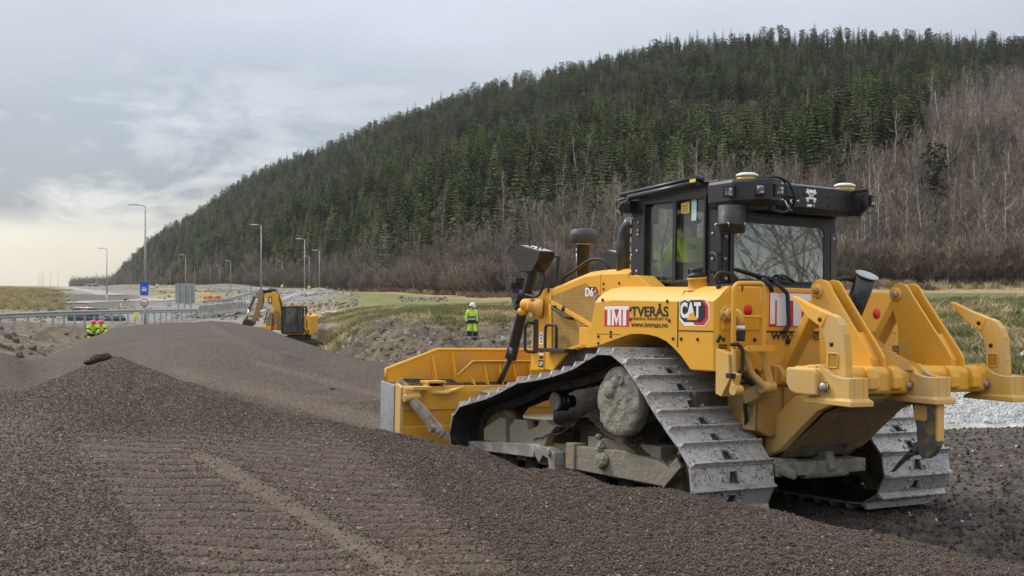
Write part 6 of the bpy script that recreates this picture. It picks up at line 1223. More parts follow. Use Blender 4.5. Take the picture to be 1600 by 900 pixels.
# loose grains on the near pile
AK = [proto('grain_%d' % k, rock(40+k, 1, .4, (1, .85, .75)), M_ag if k < 4 else M_ap) for k in range(5)]
R_ = np.random.default_rng(71); n = 330000; u = R_.uniform(-60, 1680, n); y = 5.4*np.exp(R_.random(n)**1.1*math.log(20/5.4)); cy_n = np.interp(u, CRU, CRY); k = ~((u > 1200) & (y > cy_n+.5)); u, y = u[k], y[k]; n = len(u)
x = (u-800)/F*y; z_ = gravel(u, y); dd_ = dust_crest_light(u, y, z_); tm_ = tread_mask(x, y, u, rowv(y, gravel_base(u, y)))[0]; k = R_.random(n) > np.clip(np.maximum(dd_*1.2, tm_*np.where(ripple(x, y) < -.45, .1, .93)), 0, .94); u, y, x, z_ = u[k], y[k], x[k], z_[k]; n = len(u); sc = .0046+.0085*R_.random(n)**2; idx = np.where(R_.random(n) < .008, 4, R_.integers(0, 4, n))  # grains massed in print troughs to draw their shade as dark lines
o = scatter('loose_gravel', np.stack([x, y, z_+.003], 1), R_.uniform(0, 6.3, (n, 3)), sc, idx, AK); tag(o, 'loose dark grains lying on the near gravel pile', 'gravel', None, 'stuff')
R_ = np.random.default_rng(77); n = 14000; u = R_.uniform(1180, 1750, n); y = R_.uniform(8, 18.6, n); k = y > np.interp(u, CRU, CRY)+.6; u, y = u[k], y[k]; n = len(u); x = (u-800)/F*y
SK = [proto('soilclod_%d' % k, rock(60+k, 1, .4, (1, .85, .7)), simple('soil_clod', (.058, .046, .036), .95, obj_rand=.4) if k < 3 else M_rw) for k in range(4)]
o = scatter('soil_clods', np.stack([x, y, gravel(u, y)+.003], 1), R_.uniform(0, 6.3, (n, 3)), .006+.030*R_.random(n)**4, np.where(R_.random(n) < .03, 3, R_.integers(0, 3, n)), SK); tag(o, 'dark clods and a few pale chips on the churned soil by the tracks', 'soil', None, 'stuff')
# bare trees standing out of frame on the right, mirrored in the rear window
for k, (px, py, sc_) in enumerate(((24, 4.5, .9), (31, 7.5, 1.1), (33, 2, 1.1), (38, 10, 1.3), (27, .5, .8), (35, 6, 1.2), (29, 9.5, 1.0), (40, 3.5, 1.3))):
    o = bpy.data.objects.new('bare_tree', BAR[(0, 2, 5, 4, 2, 4, 5, 2)[k]].data); C.objects.link(o); o.location = (px, py, -.2); o.scale = (sc_*1.3, sc_*1.3, sc_); o.rotation_euler = (0, 0, k*1.3)
    tag(o, 'bare dark tree standing to the right, seen mirrored in the rear cab window', 'tree', 'bare trees mirrored in the cab window')
# ================================================================ road, posts, signs, machines and people beyond the pile
GALV = simple('galvanised_steel', (.42, .43, .43), .5, .4, col2=(.32, .33, .33), sc=5); CONC = simple('concrete', (.36, .34, .30), .9, col2=(.25, .23, .20), sc=2.5, bump=.5, bsc=12)
ASPH = simple('asphalt', (.20, .20, .20), .9, col2=(.16, .16, .155), sc=.8, coord='Object'); LINE = simple('road_paint', (.62, .62, .60), .7)
def ribbon(name, mid, w, mat, dz_=.05, kind='structure', step=2.0):
    """a strip draped over the ground along a polyline of (u, y) points"""
    pts = [Vector(((u-800)/F*y, y)) for u, y in mid]; P_ = []
    for a, b in zip(pts, pts[1:]):
        n = max(1, int((b-a).length/step)); P_ += [a.lerp(b, k/n) for k in range(n)]
    P_.append(pts[-1]); W = w if isinstance(w, (list, tuple)) else (w, w); vs = []; k = 6
    for i, p in enumerate(P_):
        d = (P_[min(i+2, len(P_)-1)]-P_[max(i-2, 0)]).normalized(); nrm = Vector((-d.y, d.x)); ww = W[0]+(W[1]-W[0])*i/(len(P_)-1)
        zs = []
        for j in range(k):
            q = p+nrm*ww*(j/(k-1)-.5); zs.append(float(ground(np.array([800+q.x/q.y*F]), np.array([q.y]))[0]))
        zm = np.mean(zs)
        for j in range(k): q = p+nrm*ww*(j/(k-1)-.5); vs.append((q.x, q.y, zm*.6+zs[j]*.4+dz_+.06))
    m = MB(); m.smooth = True; m.add(vs, [(i*k+j, i*k+j+1, (i+1)*k+j+1, (i+1)*k+j) for i in range(len(P_)-1) for j in range(k-1)])
    for e in (0, k-1):
        ed = [vs[i*k+e] for i in range(len(P_))]; m.add(ed+[(p[0], p[1], p[2]-.6) for p in ed], [(i, i+1, len(ed)+i+1, len(ed)+i) for i in range(len(ed)-1)])
    return tag(m.build(name, mat), kind=kind)
ribbon('road', [(-160, 96), (60, 97), (160, 101), (240, 112), (300, 124), (372, 136), (450, 150), (512, 176), (470, 215), (400, 260), (330, 330), (250, 480)], (9, 8), ASPH, .03)
ribbon('side_road', [(110, 140), (200, 148), (270, 165), (330, 176), (395, 178)], (5, 6), simple('pale_gravel_road', (.30, .295, .28), .95), .0)
ribbon('gravel_road', [(178, 190), (140, 240), (110, 320), (88, 480)], (4, 5), simple('pale_gravel_track', (.30, .295, .28), .95), .0)
for k, pth in enumerate(([(380, 138), (455, 156), (506, 178), (462, 213), (395, 256)], [(350, 121), (430, 139), (520, 170), (485, 214)])):
    m = MB(); 
    for a, b in zip(pth, pth[1:]):
        for q in range(6):
            f0, f1 = q/6, (q+1)/6; p0 = GP(a[0]+(b[0]-a[0])*f0, a[1]+(b[1]-a[1])*f0, .32); p1 = GP(a[0]+(b[0]-a[0])*f1, a[1]+(b[1]-a[1])*f1, .32); m.bar(p0, p1, .18, .02)
    tag(m.build('road_line', LINE), kind='structure')
# ---- crash barrier: rail on posts, one run along the near road
def guardrail(path, label, step=2.0, group=None):
    pts = [Vector(((u-800)/F*y, y, z_)) for u, y, z_ in path]; P_ = []
    for a, b in zip(pts, pts[1:]):
        n = max(1, round((b-a).length/step)); P_ += [a.lerp(b, k/n) for k in range(n)]
    P_.append(pts[-1]); root = empty('guardrail', P_[0], label=label, cat='crash barrier')
    o0 = P_[0]; m = MB()
    for a, b in zip(P_, P_[1:]):
        d = (b-a).normalized(); s = Vector((d.y, -d.x, 0)).normalized()
        prof = [(0, .43), (.05, .47), (.05, .52), (.0, .56), (.0, .60), (.05, .64), (.05, .69), (0, .73)]
        vs = [a-o0+s*(.08+u_)+Vector((0, 0, h)) for u_, h in prof]+[b-o0+s*(.08+u_)+Vector((0, 0, h)) for u_, h in prof]; m.add(vs, [(i, i+1, i+9, i+8) for i in range(7)])
    m.build('rail', GALV, root)
    pm = None
    for p in P_[::1]:
        if pm is None:
            g = MB(); g.box((-.05, -.03, -.6), (.05, .03, .70)); pm = g.build('post', GALV, root); q = pm
        else: q = pm.copy(); C.objects.link(q); q.parent = root
        q.location = p-o0
    return root
guardrail([(-60, 55, .0), (0, 60, .0), (100, 70, -.09), (200, 84, -.29), (306, 108, -.68)], 'long galvanised steel crash barrier beside the road behind the two crouching workers')
guardrail([(322, 118, .02), (350, 128, -.0), (372, 138, .28), (392, 150, .6), (402, 165, .9)], 'short far stretch of steel crash barrier on the bend right of the big sign back', 3.0)
# concrete barrier elements
bz = [(306, 107.5, -.68), (330, 110, -.62), (356, 114, -.50), (384, 119, -.45)]
k = 0
for (u0, y0, z0), (u1, y1, z1) in zip(bz, bz[1:]):
    a, b = Vector(((u0-800)/F*y0, y0, z0)), Vector(((u1-800)/F*y1, y1, z1)); d = (b-a); s = Vector((d.y, -d.x, 0)).normalized(); m = MB()
    for e0, e1 in ((0, .98),):
        sec = [(-.30, 0), (-.28, .12), (-.12, .35), (-.08, 1.0), (.08, 1.0), (.12, .35), (.28, .12), (.30, 0)]; f0 = .0 if k else .12
        lo = [a+d*e0+s*x+Vector((0, 0, z_*(.35 if not k else 1))) for x, z_ in sec]; mi_ = [a+d*(e0+.2)+s*x+Vector((0, 0, z_)) for x, z_ in sec]; hi = [a+d*e1+s*x+Vector((0, 0, z_)) for x, z_ in sec]; m.loft([lo, mi_, hi])
    o = m.build('concrete_barrier', CONC, None, .02); tag(o, ('grey concrete barrier block with sloping end where the steel rail stops', 'middle grey concrete barrier block behind the dark pile', 'grey concrete barrier block nearest to the arm of the excavator')[k], 'concrete barrier', 'concrete barriers along the road'); k += 1
wl = [(432, 134, 478), (455, 148, 470), (492, 168, 461)]; m = MB()
for (u0, y0, v0), (u1, y1, v1) in zip(wl, wl[1:]): m.bar(P(u0, v0+2, y0), P(u1, v1+2, y1), .4, 1.1)
tag(m.build('concrete_wall', CONC, None, .02), 'low concrete parapet rising behind the cab of the excavator', 'wall')
# ---- street lamps
def lamp(u, vt, y, vb, label, arm=-1, h_extra=0):
    base = P(u, vb, y); top = P(u, vt, y); h = top.z-base.z
    r = empty('street_lamp', base, label=label, cat='street lamp', group='street lamps along the roads')
    m = MB(); m.cyl((0, 0, -.5), (0, 0, h*.2), .10, .10, 10); m.cyl((0, 0, h*.2), (0, 0, h-.1), .085, .045, 10); m.tube([(0, 0, h-.12), (arm*.25, 0, h-.02), (arm*.5, 0, h)], .035, 6); m.build('pole', GALV, r)
    m = MB(); m.loft([[(arm*.40, -.10, h-.05), (arm*.40, .10, h-.05), (arm*.40, .10, h+.03), (arm*.40, -.10, h+.03)], [(arm*.6, -.15, h-.05), (arm*.6, .15, h-.05), (arm*.6, .12, h+.07), (arm*.6, -.12, h+.07)], [(arm*1.15, -.08, h-.02), (arm*1.15, .08, h-.02), (arm*1.15, .06, h+.05), (arm*1.15, -.06, h+.05)]]); m.build('lamp_head', simple('lamp_grey', (.55, .56, .57), .4) if 'lampg' not in globals() else lampg, r, .01)
    return r
lampg = simple('lamp_grey', (.55, .56, .57), .4)
for a in ((227, 320, 80, 500, 'tallest street lamp, on the post that carries the blue sign'), (167, 388, 150, 478, 'street lamp above the parked dark wagon'), (408, 351, 128, 478, 'tall street lamp just left of the raised excavator arm'),
          (476, 373, 150, 470, 'street lamp behind the counterweight of the excavator'), (290, 398, 220, 462, 'street lamp behind the big sign back'), (360.5, 407, 250, 462, 'street lamp standing alone above the orange netting'),
          (499, 391, 190, 464, 'street lamp right of the excavator at the end of the road bend'), (483, 400, 230, 458, 'shorter street lamp between the two taller ones above the excavator'), (441, 408, 300, 454, 'thin street lamp above the raised arm, far up the road'),
          (383, 415, 360, 452, 'thin far street lamp left of the tall one by the excavator'), (328, 414, 380, 452, 'thin far street lamp in front of the bare trees'), (343, 415, 390, 451, 'thin far street lamp beside the one in front of the bare trees'),
          (304, 417, 400, 450, 'faint far street lamp right of the big sign back'), (266, 425, 420, 450, 'faint far street lamp between blue sign and sign back'), (204, 425, 430, 450, 'faint far street lamp left of the blue sign')): lamp(*a)
for k, (u_, vt_) in enumerate(((61, 425), (65, 422), (68, 427), (79, 424), (91, 424), (118, 432), (151, 427), (161, 427), (179, 425))):
    lamp(u_, vt_, 620+20*k, 446, ('leftmost thin pole of the far cluster on the horizon', 'second thin pole of the far cluster on the left horizon', 'shortest thin pole of the far left cluster', 'thin pole just right of the far left cluster', 'rightmost thin pole of the far group above the grass hill', 'lone short pole on the horizon right of the grass hill', 'thin far pole left of the tall lamp by the wagon', 'thin far pole next to the tall lamp by the wagon', 'thin far pole between the wagon lamp and the hill')[k])
# ---- signs
BLUE = simple('sign_blue', (.01, .10, .62), .4); SW_ = simple('sign_white', (.80, .80, .80), .45); SR = simple('sign_red', (.60, .03, .04), .45)
yS = 79.85; s_ = P(225.5, 451.5, yS); px = yS/F
r = empty('traffic_sign', s_, label='blue rectangular road sign with a white car on the tall lamp post', cat='road sign')
m = MB(); m.box((-6.5*px, -.02, -10*px), (6.5*px, 0, 11*px)); m.build('panel', BLUE, r, .01)
m = MB()   # car seen from the front
m.ext([(-3.6*px, -3*px), (-3.6*px, .4*px), (-2.6*px, 3.2*px), (2.6*px, 3.2*px), (3.6*px, .4*px), (3.6*px, -3*px)], 'y', -.03, -.021); m.box((-3.4*px, -.03, -4*px), (-2.2*px, -.021, -3*px)); m.box((2.2*px, -.03, -4*px), (3.4*px, -.021, -3*px)); cs = m.build('car_symbol', SW_, r)
m = MB(); m.ext([(-2.7*px, .5*px), (-2.1*px, 2.5*px), (2.1*px, 2.5*px), (2.7*px, .5*px)], 'y', -.034, -.031); m.box((-2.9*px, -.034, -1.6*px), (-1.6*px, -.031, -.6*px)); m.box((1.6*px, -.034, -1.6*px), (2.9*px, -.031, -.6*px)); m.build('window_gap', BLUE, cs)
o = MB(); o.box((-6*px, -.02, -16.5*px), (6*px, 0, -10.6*px)); q = o.build('plate', SW_, None); q.location = s_; tag(q, 'small white plate under the blue car sign', 'road sign')
r = empty('traffic_sign', P(225.5, 473, yS), label='round no-overtaking style sign with red ring below the white plate', cat='road sign')
m = MB(); m.lathe((0, 0, 0), [(6*px, 0), (6*px, .02), (.001, .021)], 30, (0, -1, 0)); m.build('red_ring', SR, r); m = MB(); m.lathe((0, -.021, 0), [(4.6*px, 0), (4.6*px, .004), (.001, .005)], 30, (0, -1, 0)); m.build('white_disc', SW_, r)
m = MB(); m.box((-2.6*px, -.032, -1*px), (-.3*px, -.027, 1*px)); m.box((.3*px, -.032, -.8*px), (2.6*px, -.027, .8*px)); m.build('symbol', INK, r)
m = MB(); m.box((2.4*px, -.034, 0), (.3*px, -.033, .9*px)); m.build('symbol_red', SR, r) if False else None
b0 = P(289.5, 474, 118); px2 = 118/F
r = empty('road_sign', b0, label='large grey back of a road sign on two posts behind the crash barrier', cat='road sign')
m = MB(); m.box((-15.5*px2, -.05, 0), (15.5*px2, 0, 31*px2)); m.build('back_panel', simple('sign_back', (.40, .42, .39), .6, .2, col2=(.33, .35, .32), sc=1), r, .01)
m = MB(); m.box((-15.5*px2, -.10, 15*px2), (15.5*px2, -.05, 15.6*px2)); m.box((-15.5*px2, -.10, 27*px2), (15.5*px2, -.05, 27.6*px2)); m.box((-15.5*px2, -.10, 4*px2), (15.5*px2, -.05, 4.6*px2)); m.build('cross_rail', GALV, r)
for xx in (-10, -.5, 9): m = MB(); m.box((xx*px2-.07, -.22, -1.1), (xx*px2+.07, -.10, 30*px2)); m.build('post', GALV, r)
r = empty('arrow_sign', P(198, 478, 150), label='small black and white bend marker board by the gravel road', cat='road sign')
px3 = 150/F; m = MB(); m.box((-4*px3, -.05, 5*px3), (3*px3, 0, 11*px3)); m.build('board', INK, r); m = MB(); m.lathe((1.2*px3, -.05, 8*px3), [(2.4*px3, 0), (2.4*px3, .02)], 4, (0, -1, 0)); m.build('white_mark', SW_, r); m = MB(); m.cyl((-1.5*px3, 0, -.5), (-1.5*px3, 0, 5*px3), .05); m.build('post', GALV, r)
YS_ = simple('marker_yellow', (.75, .72, .03), .5)
for u_, v_, y_, lb in ((483, 449, 180, 'round yellow marker sign behind the counterweight of the excavator'), (266, 449, 300, 'small yellow marker sign left of the big sign back'), (441, 447, 230, 'tiny yellow marker sign above the bend of the road')):
    r = empty('marker_sign', P(u_, v_+8, y_), label=lb, cat='road sign'); q = y_/F; m = MB(); m.lathe((0, -.05, 8*q), [(2.4*q, 0), (2.4*q, .03), (.001, .04)], 14, (0, -1, 0)); m.build('disc', YS_, r); m = MB(); m.cyl((0, 0, -.5), (0, 0, 8*q), .05); m.build('post', GALV, r)
# reflector posts and a yellow drum by the crash barrier
m = MB(); m.cyl((0, 0, 0), (0, 0, .45), .16, .13, 12); o = m.build('bollard', YS_, None, .01); o.location = P(213, 499, 82.5); tag(o, 'small yellow marker bollard at the foot of the crash barrier', 'bollard')
m = MB(); m.box((-.06, -.03, 0), (.06, .03, 1.0)); o = m.build('edge_post', SW_, None, .01); o.location = P(189, 488, 125); tag(o, 'white road edge post in the rubble behind the wagon', 'post')
# ---- orange netting, heaps, far vehicles and buildings
m = MB(); vs = []
for i in range(16):
    for j in range(2): q = P(318+i*1.8, 467+math.sin(i*.9)*1.1, 158); vs.append((q.x, q.y+math.sin(i)*.3, q.z+(j*.62-.3)*(1+.3*math.sin(i*2.1))))
m.add(vs, [(i*2, i*2+2, i*2+3, i*2+1) for i in range(15)]); o = m.build('orange_netting', simple('orange_plastic', (.72, .17, .06), .7)); sd_ = o.modifiers.new('s', 'SOLIDIFY'); sd_.thickness = .04; tag(o, 'crumpled orange plastic netting lying in the yellow grass', 'netting')
def heap(u, v, y, w, h, mat, label, nm='dirt_heap', d_=1.):
    m = MB(); m.smooth = True; n1, n2 = 26, 9; vs = []
    for j in range(n2):
        t = j/(n2-1)
        for i in range(n1):
            a = 2*PI*i/n1; rr = (1-t)*(1+.3*(float(fbm(np.array([math.cos(a)*2+5]), np.array([math.sin(a)*2+v]), 3, int(u))[0])-.5)); vs.append((math.cos(a)*w/2*rr, math.sin(a)*w/2*rr*d_, h*(1-(1-t)**1.6)*(.8+.4*float(fbm(np.array([math.cos(a)*3*rr+9]), np.array([math.sin(a)*3*rr+u]), 3, 3)[0])) if j else -.6))
    m.add(vs, [(j*n1+i, j*n1+(i+1) % n1, (j+1)*n1+(i+1) % n1, (j+1)*n1+i) for j in range(n2-1) for i in range(n1)]); o = m.build(nm, mat); o.location = P(u, v, y); return tag(o, label, 'heap')
ER = simple('heap_earth', (.15, .125, .095), .95, col2=(.27, .25, .21), sc=1.5, bump=1, bdist=.2, bsc=3); OG = simple('ochre_grass', (.40, .28, .12), .95, col2=(.22, .17, .07), sc=1.2, bump=1, bdist=.2, bsc=4)
heap(300, 470, 175, 17, 1.3, OG, 'low ochre grass mound behind the orange netting', 'grass_mound'); heap(340, 472, 160, 7.5, .9, OG, 'small ochre grass mound with orange netting on it', 'grass_mound'); heap(275, 458, 300, 24, 1.5, OG, 'flat ochre grass strip left of the big sign back', 'grass_mound')
heap(500, 463, 180, 9, 1.3, simple('heap_stone', (.30, .285, .25), .95, col2=(.18, .16, .13), sc=1.2, bump=1, bdist=.3, bsc=3), 'grey rubble heap beyond the end of the road bend'); heap(352, 449, 330, 22, .9, ER, 'long earth heap below the bare trees'); heap(212, 452, 330, 30, 1.4, ER, 'flat earth heap beyond the blue sign')
heap(448, 521, 76, 7, .7, ER, 'dark earth heap to the right of the excavator') if False else heap(513, 516, 76, 3.0, .5, ER, 'dark earth heap to the right of the excavator')
WHP = simple('white_cladding', (.70, .70, .69), .6); DKG = simple('dark_window', (.03, .035, .04), .2)
q = 480/F
for u_, w_, h_, mt, lb in ((125, 10, 3.2, simple('brown_roof', (.12, .07, .05), .7), 'low far building with dark roof on the left horizon'), (139, 6, 5.0, simple('grey_block', (.30, .32, .34), .7), 'small far grey block building on the left horizon'), (150, 8, 3.0, WHP, 'low far white building on the left horizon')):
    r = empty('building', P(u_, 449, 480), label=lb, cat='building'); m = MB(); m.box((-w_/2*q, 0, 0), (w_/2*q, 6, h_*q*.8)); m.build('wall', WHP if mt is not WHP else mt, r); m = MB(); m.ext([(-w_/2*q-.2, h_*q*.8), (w_/2*q+.2, h_*q*.8), (w_/2*q-.3, h_*q*1.25), (-w_/2*q+.3, h_*q*1.25)], 'y', -.3, 6.3); m.build('roof', mt if mt is not WHP else DKG, r)
    for k in range(2): m = MB(); m.box((-w_/4*q+k*w_/2.5*q, -.05, h_*q*.2), (-w_/4*q+k*w_/2.5*q+.6, 0, h_*q*.6)); m.build('window', DKG, r)
# white mobile plant with a mast near the blue sign
r = empty('site_machine', P(240, 453, 300), label='white mobile crusher with black mast right of the blue sign', cat='machine'); q = 300/F
m = MB(); m.box((-5*q, 0, 2*q), (3*q, 2.4, 5*q)); m.bar((2*q, 1, 2*q), (7*q, 1, 5*q), .5, .5); m.box((2*q, .3, 5*q), (5*q, 2, 9*q)); m.build('body', WHP, r, .05); m = MB(); m.box((-4*q, .1, 0), (6*q, 2.3, 2*q)); m.build('crawler', DKG, r, .05); m = MB(); m.box((-2*q, .8, 7*q), (2*q, 1.4, 10*q)); m.cyl((0, 1, 4*q), (0, 1, 14*q), .12); m.build('mast', DKG, r)
# far antenna mast
r = empty('mast', P(151, 447, 700), label='thin lattice mast on the far left horizon', cat='mast'); m = MB()
for a in (-.6, .6): m.cyl((a, 0, 0), (a*.3, 0, 8), .12, .06, 6)
for k in range(5): m.bar((-.55+k*.06, 0, k*1.6), (.5-k*.05, 0, k*1.6+1.5), .08, .08)
m.build('lattice', GALV, r)
# ---- parked wagon behind the crash barrier
def wagon():
    r = empty('parked_car', (P(151, 500, 95).x, 95, zv(95, 484)-1.30), (0, 0, math.radians(-28)), 'dark grey station wagon parked behind the steel crash barrier', 'car')
    Lh = 2.3; CP = simple('car_paint', (.05, .055, .06), .3, .3); m = MB()
    prof = [(-2.2, .35), (-2.25, .75), (-2.2, .95), (-1.95, 1.42), (-1.6, 1.50), (.2, 1.50), (.55, 1.44), (1.15, 1.0), (2.05, .86), (2.25, .65), (2.25, .35)]
    lo = [(x, -.86, z_) for x, z_ in prof]; hi = [(x, .86, z_) for x, z_ in prof]
    def inset(s): return [(x*(1 if z_ < 1.0 else .97), s*(.90 if z_ < 1.0 else .70), z_) for x, z_ in prof]
    m.loft([inset(-1), inset(1)]); b_ = m.build('body', CP, r, .05, 3)
    gw = simple('car_glass', (.02, .025, .03), .08)
    for x0, x1, lb in ((-1.85, -1.0, 0), (-.92, -.1, 1), (-.02, .85, 0)):
        for s in (-1, 1): g = MB(); x1t = x1 if x1 < .5 else .40; x0t = x0 if x0 > -1.5 else -1.72; g.add([(x0, s*.885, 1.02), (x1, s*.885, 1.02), (x1t, s*.725, 1.42), (x0t, s*.725, 1.42)], [(0, 1, 2, 3)]); o = g.build('window', gw if not lb else simple('red_interior_window', (.35, .05, .05), .2), r); sd = o.modifiers.new('s', 'SOLIDIFY'); sd.thickness = .02
    g = MB(); g.add([(1.17, -.72, 1.02), (1.17, .72, 1.02), (.57, .6, 1.44), (.57, -.6, 1.44)], [(0, 1, 2, 3)]); o = g.build('windscreen', gw, r); sd = o.modifiers.new('s', 'SOLIDIFY'); sd.thickness = .03
    for x in (-1.4, 1.4):
        for s in (-1, 1):
            g = MB(); g.lathe((x, s*.72, .33), [(.20, -.0), (.33, .0), (.33, .2), (.2, .21)], 24, (0, s, 0)); w_ = g.build('wheel', RUB, r); g = MB(); g.lathe((x, s*.90, .33), [(.20, 0), (.19, .02), (.001, .03)], 20, (0, s, 0)); g.build('rim', SILV, w_)
    for s in (-1, 1): g = MB(); g.box((2.2, s*.75, .65), (2.28, s*.5, .78)); g.build('headlight', LENS, r, .02); g = MB(); g.box((-2.22, s*.80, .80), (-2.28, s*.62, 1.0)); g.build('tail_light', SR, r, .02)
    for s in (-1, 1): g = MB(); g.bar((-1.6, s*.6, 1.54), (.1, s*.6, 1.54), .03, .03); g.build('roof_rail', SILV, r)
wagon()
# ---- excavator on the low ground beyond the pile
def excavator():
    y = 72.; q = y/F
    r = empty('excavator', P(466, 522, y), (0, 0, 0), 'yellow crawler excavator with folded arm and dark cab beyond the pile', 'excavator')
    def X(u): return (u-466)*q
    def Z(v): return (522-v)*q
    m = MB(); m.box((X(447), -1.2, 0), (X(489), 1.6, Z(517))); m.ext([(X(481), Z(517)), (X(478.5), Z(505)), (X(481), Z(491)), (X(491), Z(493.5)), (X(490.5), 0), (X(481), 0)], 'y', -1.2, 1.5); m.box((X(449), .5, Z(517)), (X(481), 1.6, Z(497))); m.build('house', Y1, r, .06, 3)
    m = MB(); m.box((X(484), -1.21, Z(511)), (X(485.5), -1.2, Z(500))); m.box((X(482), -1.22, Z(519)), (X(484), -1.2, Z(514))); m.box((X(486), -1.22, Z(519)), (X(488), -1.2, Z(514))); m.cyl((X(485), 0, Z(493)), (X(485), 0, Z(488.5)), .06); m.build('vent', INK, r)
    m = MB()   # cab frame
    c0, c1, t0, b0_ = X(447), X(480), Z(478), Z(520)
    for a, b in (((c0+.02, t0), (c0, b0_)), ((X(471), t0), (X(471), b0_)), ((c1, t0), (c1-.05, b0_))): m.bar((a[0], -1.30, a[1]), (b[0], -1.30, b[1]), .10, .10, up=(0, 1, 0)); m.bar((a[0], -.35, a[1]), (b[0], -.35, b[1]), .10, .10, up=(0, 1, 0))
    m.box((c0, -1.36, t0-.09), (c1+.04, -.3, t0)); m.box((c0, -1.36, b0_), (c1, -.3, b0_+.12)); m.box((c0+.02, -.36, Z(505)), (c1, -.30, b0_)); cbx = m.build('cab', BLK, r, .02)
    eg = glass_mat('excavator_glass', (.42, .50, .50), .10, .25, (.10, .14, .14))
    for a, b in ((c0+.05, X(471)-.04), (X(471)+.04, c1-.05)): m = MB(); m.box((a, -1.30, b0_+.12), (b, -1.285, t0-.1)); m.build('pane', eg, cbx)
    m = MB(); m.box((c0-.01, -1.2, b0_+.1), (c0+.01, -.4, t0-.1)); m.build('pane', eg, cbx); m = MB(); m.box((X(455), -1.0, b0_+.1), (X(468), -.5, Z(507))); m.box((X(464), -1.0, Z(507)), (X(469), -.5, Z(492))); m.build('seat', DKG, cbx, .04)
    m = MB(); m.box((X(458), -1.3, t0), (X(476), -.6, t0+.06)); m.build('roof_hatch', simple('orange_tint', (.55, .22, .05), .5), cbx)
    m = MB(); m.bar((X(441), -.3, Z(517)), (X(447), -.3, Z(482)), .05, .05); m.bar((X(417), -.9, Z(506)), (X(421), -.6, Z(486)), .05, .05); m.build('guard_post', BLK, r)
    # body left of the boom
    m = MB(); m.box((X(409), -.9, Z(516)), (X(428), .9, Z(509))); m.build('left_deck', Y1, r, .03); m = MB(); m.box((X(418), -.6, Z(509)), (X(428), .6, Z(500))); m.ext([(X(418), Z(500)), (X(428), Z(500)), (X(427), Z(489)), (X(423), Z(487))], 'y', -.4, .4); m.build('engine_cover', Y4, r, .03)
    # boom (banana), stick, bucket linkage
    up_ = [(446, 515), (440, 497), (437.5, 482), (433, 470.5), (424, 466), (414, 467)]; lo_ = [(433, 515), (431, 500), (428, 488), (423, 479.5), (417, 476), (413, 477)]; up2 = [(446, 515), (444, 490), (441.5, 470), (436, 458), (429, 453.5), (419, 456), (412, 460)]
    m = MB(); poly = [(X(u_), Z(v_)) for u_, v_ in [(447, 516), (445, 490), (441.5, 470), (436, 459), (429, 455), (420, 459), (414, 463), (414, 474), (421, 473), (429, 481), (434, 497), (437, 516)]]; m.ext(poly, 'y', -.28, .22); bo = m.build('boom', Y1, r, .03)
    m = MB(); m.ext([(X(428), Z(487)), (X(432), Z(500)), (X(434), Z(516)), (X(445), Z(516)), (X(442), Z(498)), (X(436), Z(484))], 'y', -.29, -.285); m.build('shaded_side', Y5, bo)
    m = MB(); m.box((X(421.5), -.29, Z(474)), (X(426.5), -.30, Z(463.5))); m.build('panel_mark', INK, bo); m = MB(); m.box((X(422.8), -.30, Z(472.5)), (X(425.3), -.31, Z(465))); m.box((X(416), -.29, Z(472)), (X(418.5), -.30, Z(466))); m.build('white_mark', SW_, bo)
    m = MB(); m.cyl((X(412), -.1, Z(455)), (X(430), -.1, Z(454)), .13); m.cyl((X(430), -.1, Z(454)), (X(437), -.1, Z(462)), .07); m.tube([(X(436), -.2, Z(460)), (X(441), -.3, Z(475)), (X(443), -.3, Z(492))], .06); m.build('boom_cylinder', BLK, bo)
    m = MB(); m.ext([(X(400), Z(458)), (X(410), Z(451)), (X(413), Z(456)), (X(411), Z(478)), (X(404), Z(496)), (X(396), Z(504)), (X(393), Z(502)), (X(400), Z(484)), (X(404), Z(468))], 'y', -.22, .18); stck = m.build('stick', Y4, bo, .03)
    m = MB(); m.bar((X(400), -.28, Z(463)), (X(391), -.28, Z(484)), .16, .16, up=(0, 1, 0)); m.build('bucket_cylinder', simple('cylinder_grey', (.10, .10, .105), .45), stck); m = MB(); m.cyl((X(391), -.28, Z(483)), (X(386.5), -.28, Z(500)), .06); m.build('rod', CHR, stck)
    m = MB(); m.ext([(X(384), Z(498)), (X(392), Z(499)), (X(398), Z(503)), (X(396), Z(508)), (X(386), Z(512)), (X(380), Z(508))], 'y', -.5, .5); m.build('bucket', BLKD, stck, .03)
    m = MB(); m.cyl((X(420), -.35, Z(486)), (X(414), -.3, Z(497)), .10) if False else m.cyl((X(417.5), -.35, Z(485)), (X(409), -.3, Z(487)), .10); m.build('work_lamp', SW_, bo) 
    # hidden undercarriage
    m = MB()
    for s in (-1.1, 1.1): m.ext([(-2.2, -.95), (-1.9, -.6), (-1.5, -.35), (1.5, -.35), (1.9, -.6), (2.1, -.95), (1.7, -1.25), (-1.8, -1.25)], 'y', s-.3, s+.3)
    m.box((-.6, -1., -.7), (.6, 1., -.05)); u_ = m.build('crawler', BLKD, r, .04)
    return r
excavator()
m = MB()
for k in range(7): 
    rr_ = rock(80+k, 1, .4, (.32+.1*(k % 3), .25, .16)); b0_ = (k*.33-1, (k*37 % 5)*.15, .12+(k % 2)*.1); m.add([(v_[0]+b0_[0], v_[1]+b0_[1], v_[2]+b0_[2]) for v_ in rr_.v], rr_.f)
o = m.build('concrete_rubble', simple('broken_concrete', (.50, .50, .49), .8)); o.location = GP(525, 95, 0); o['kind'] = 'stuff'; o['label'] = 'small white pile of broken concrete on the grey slope'
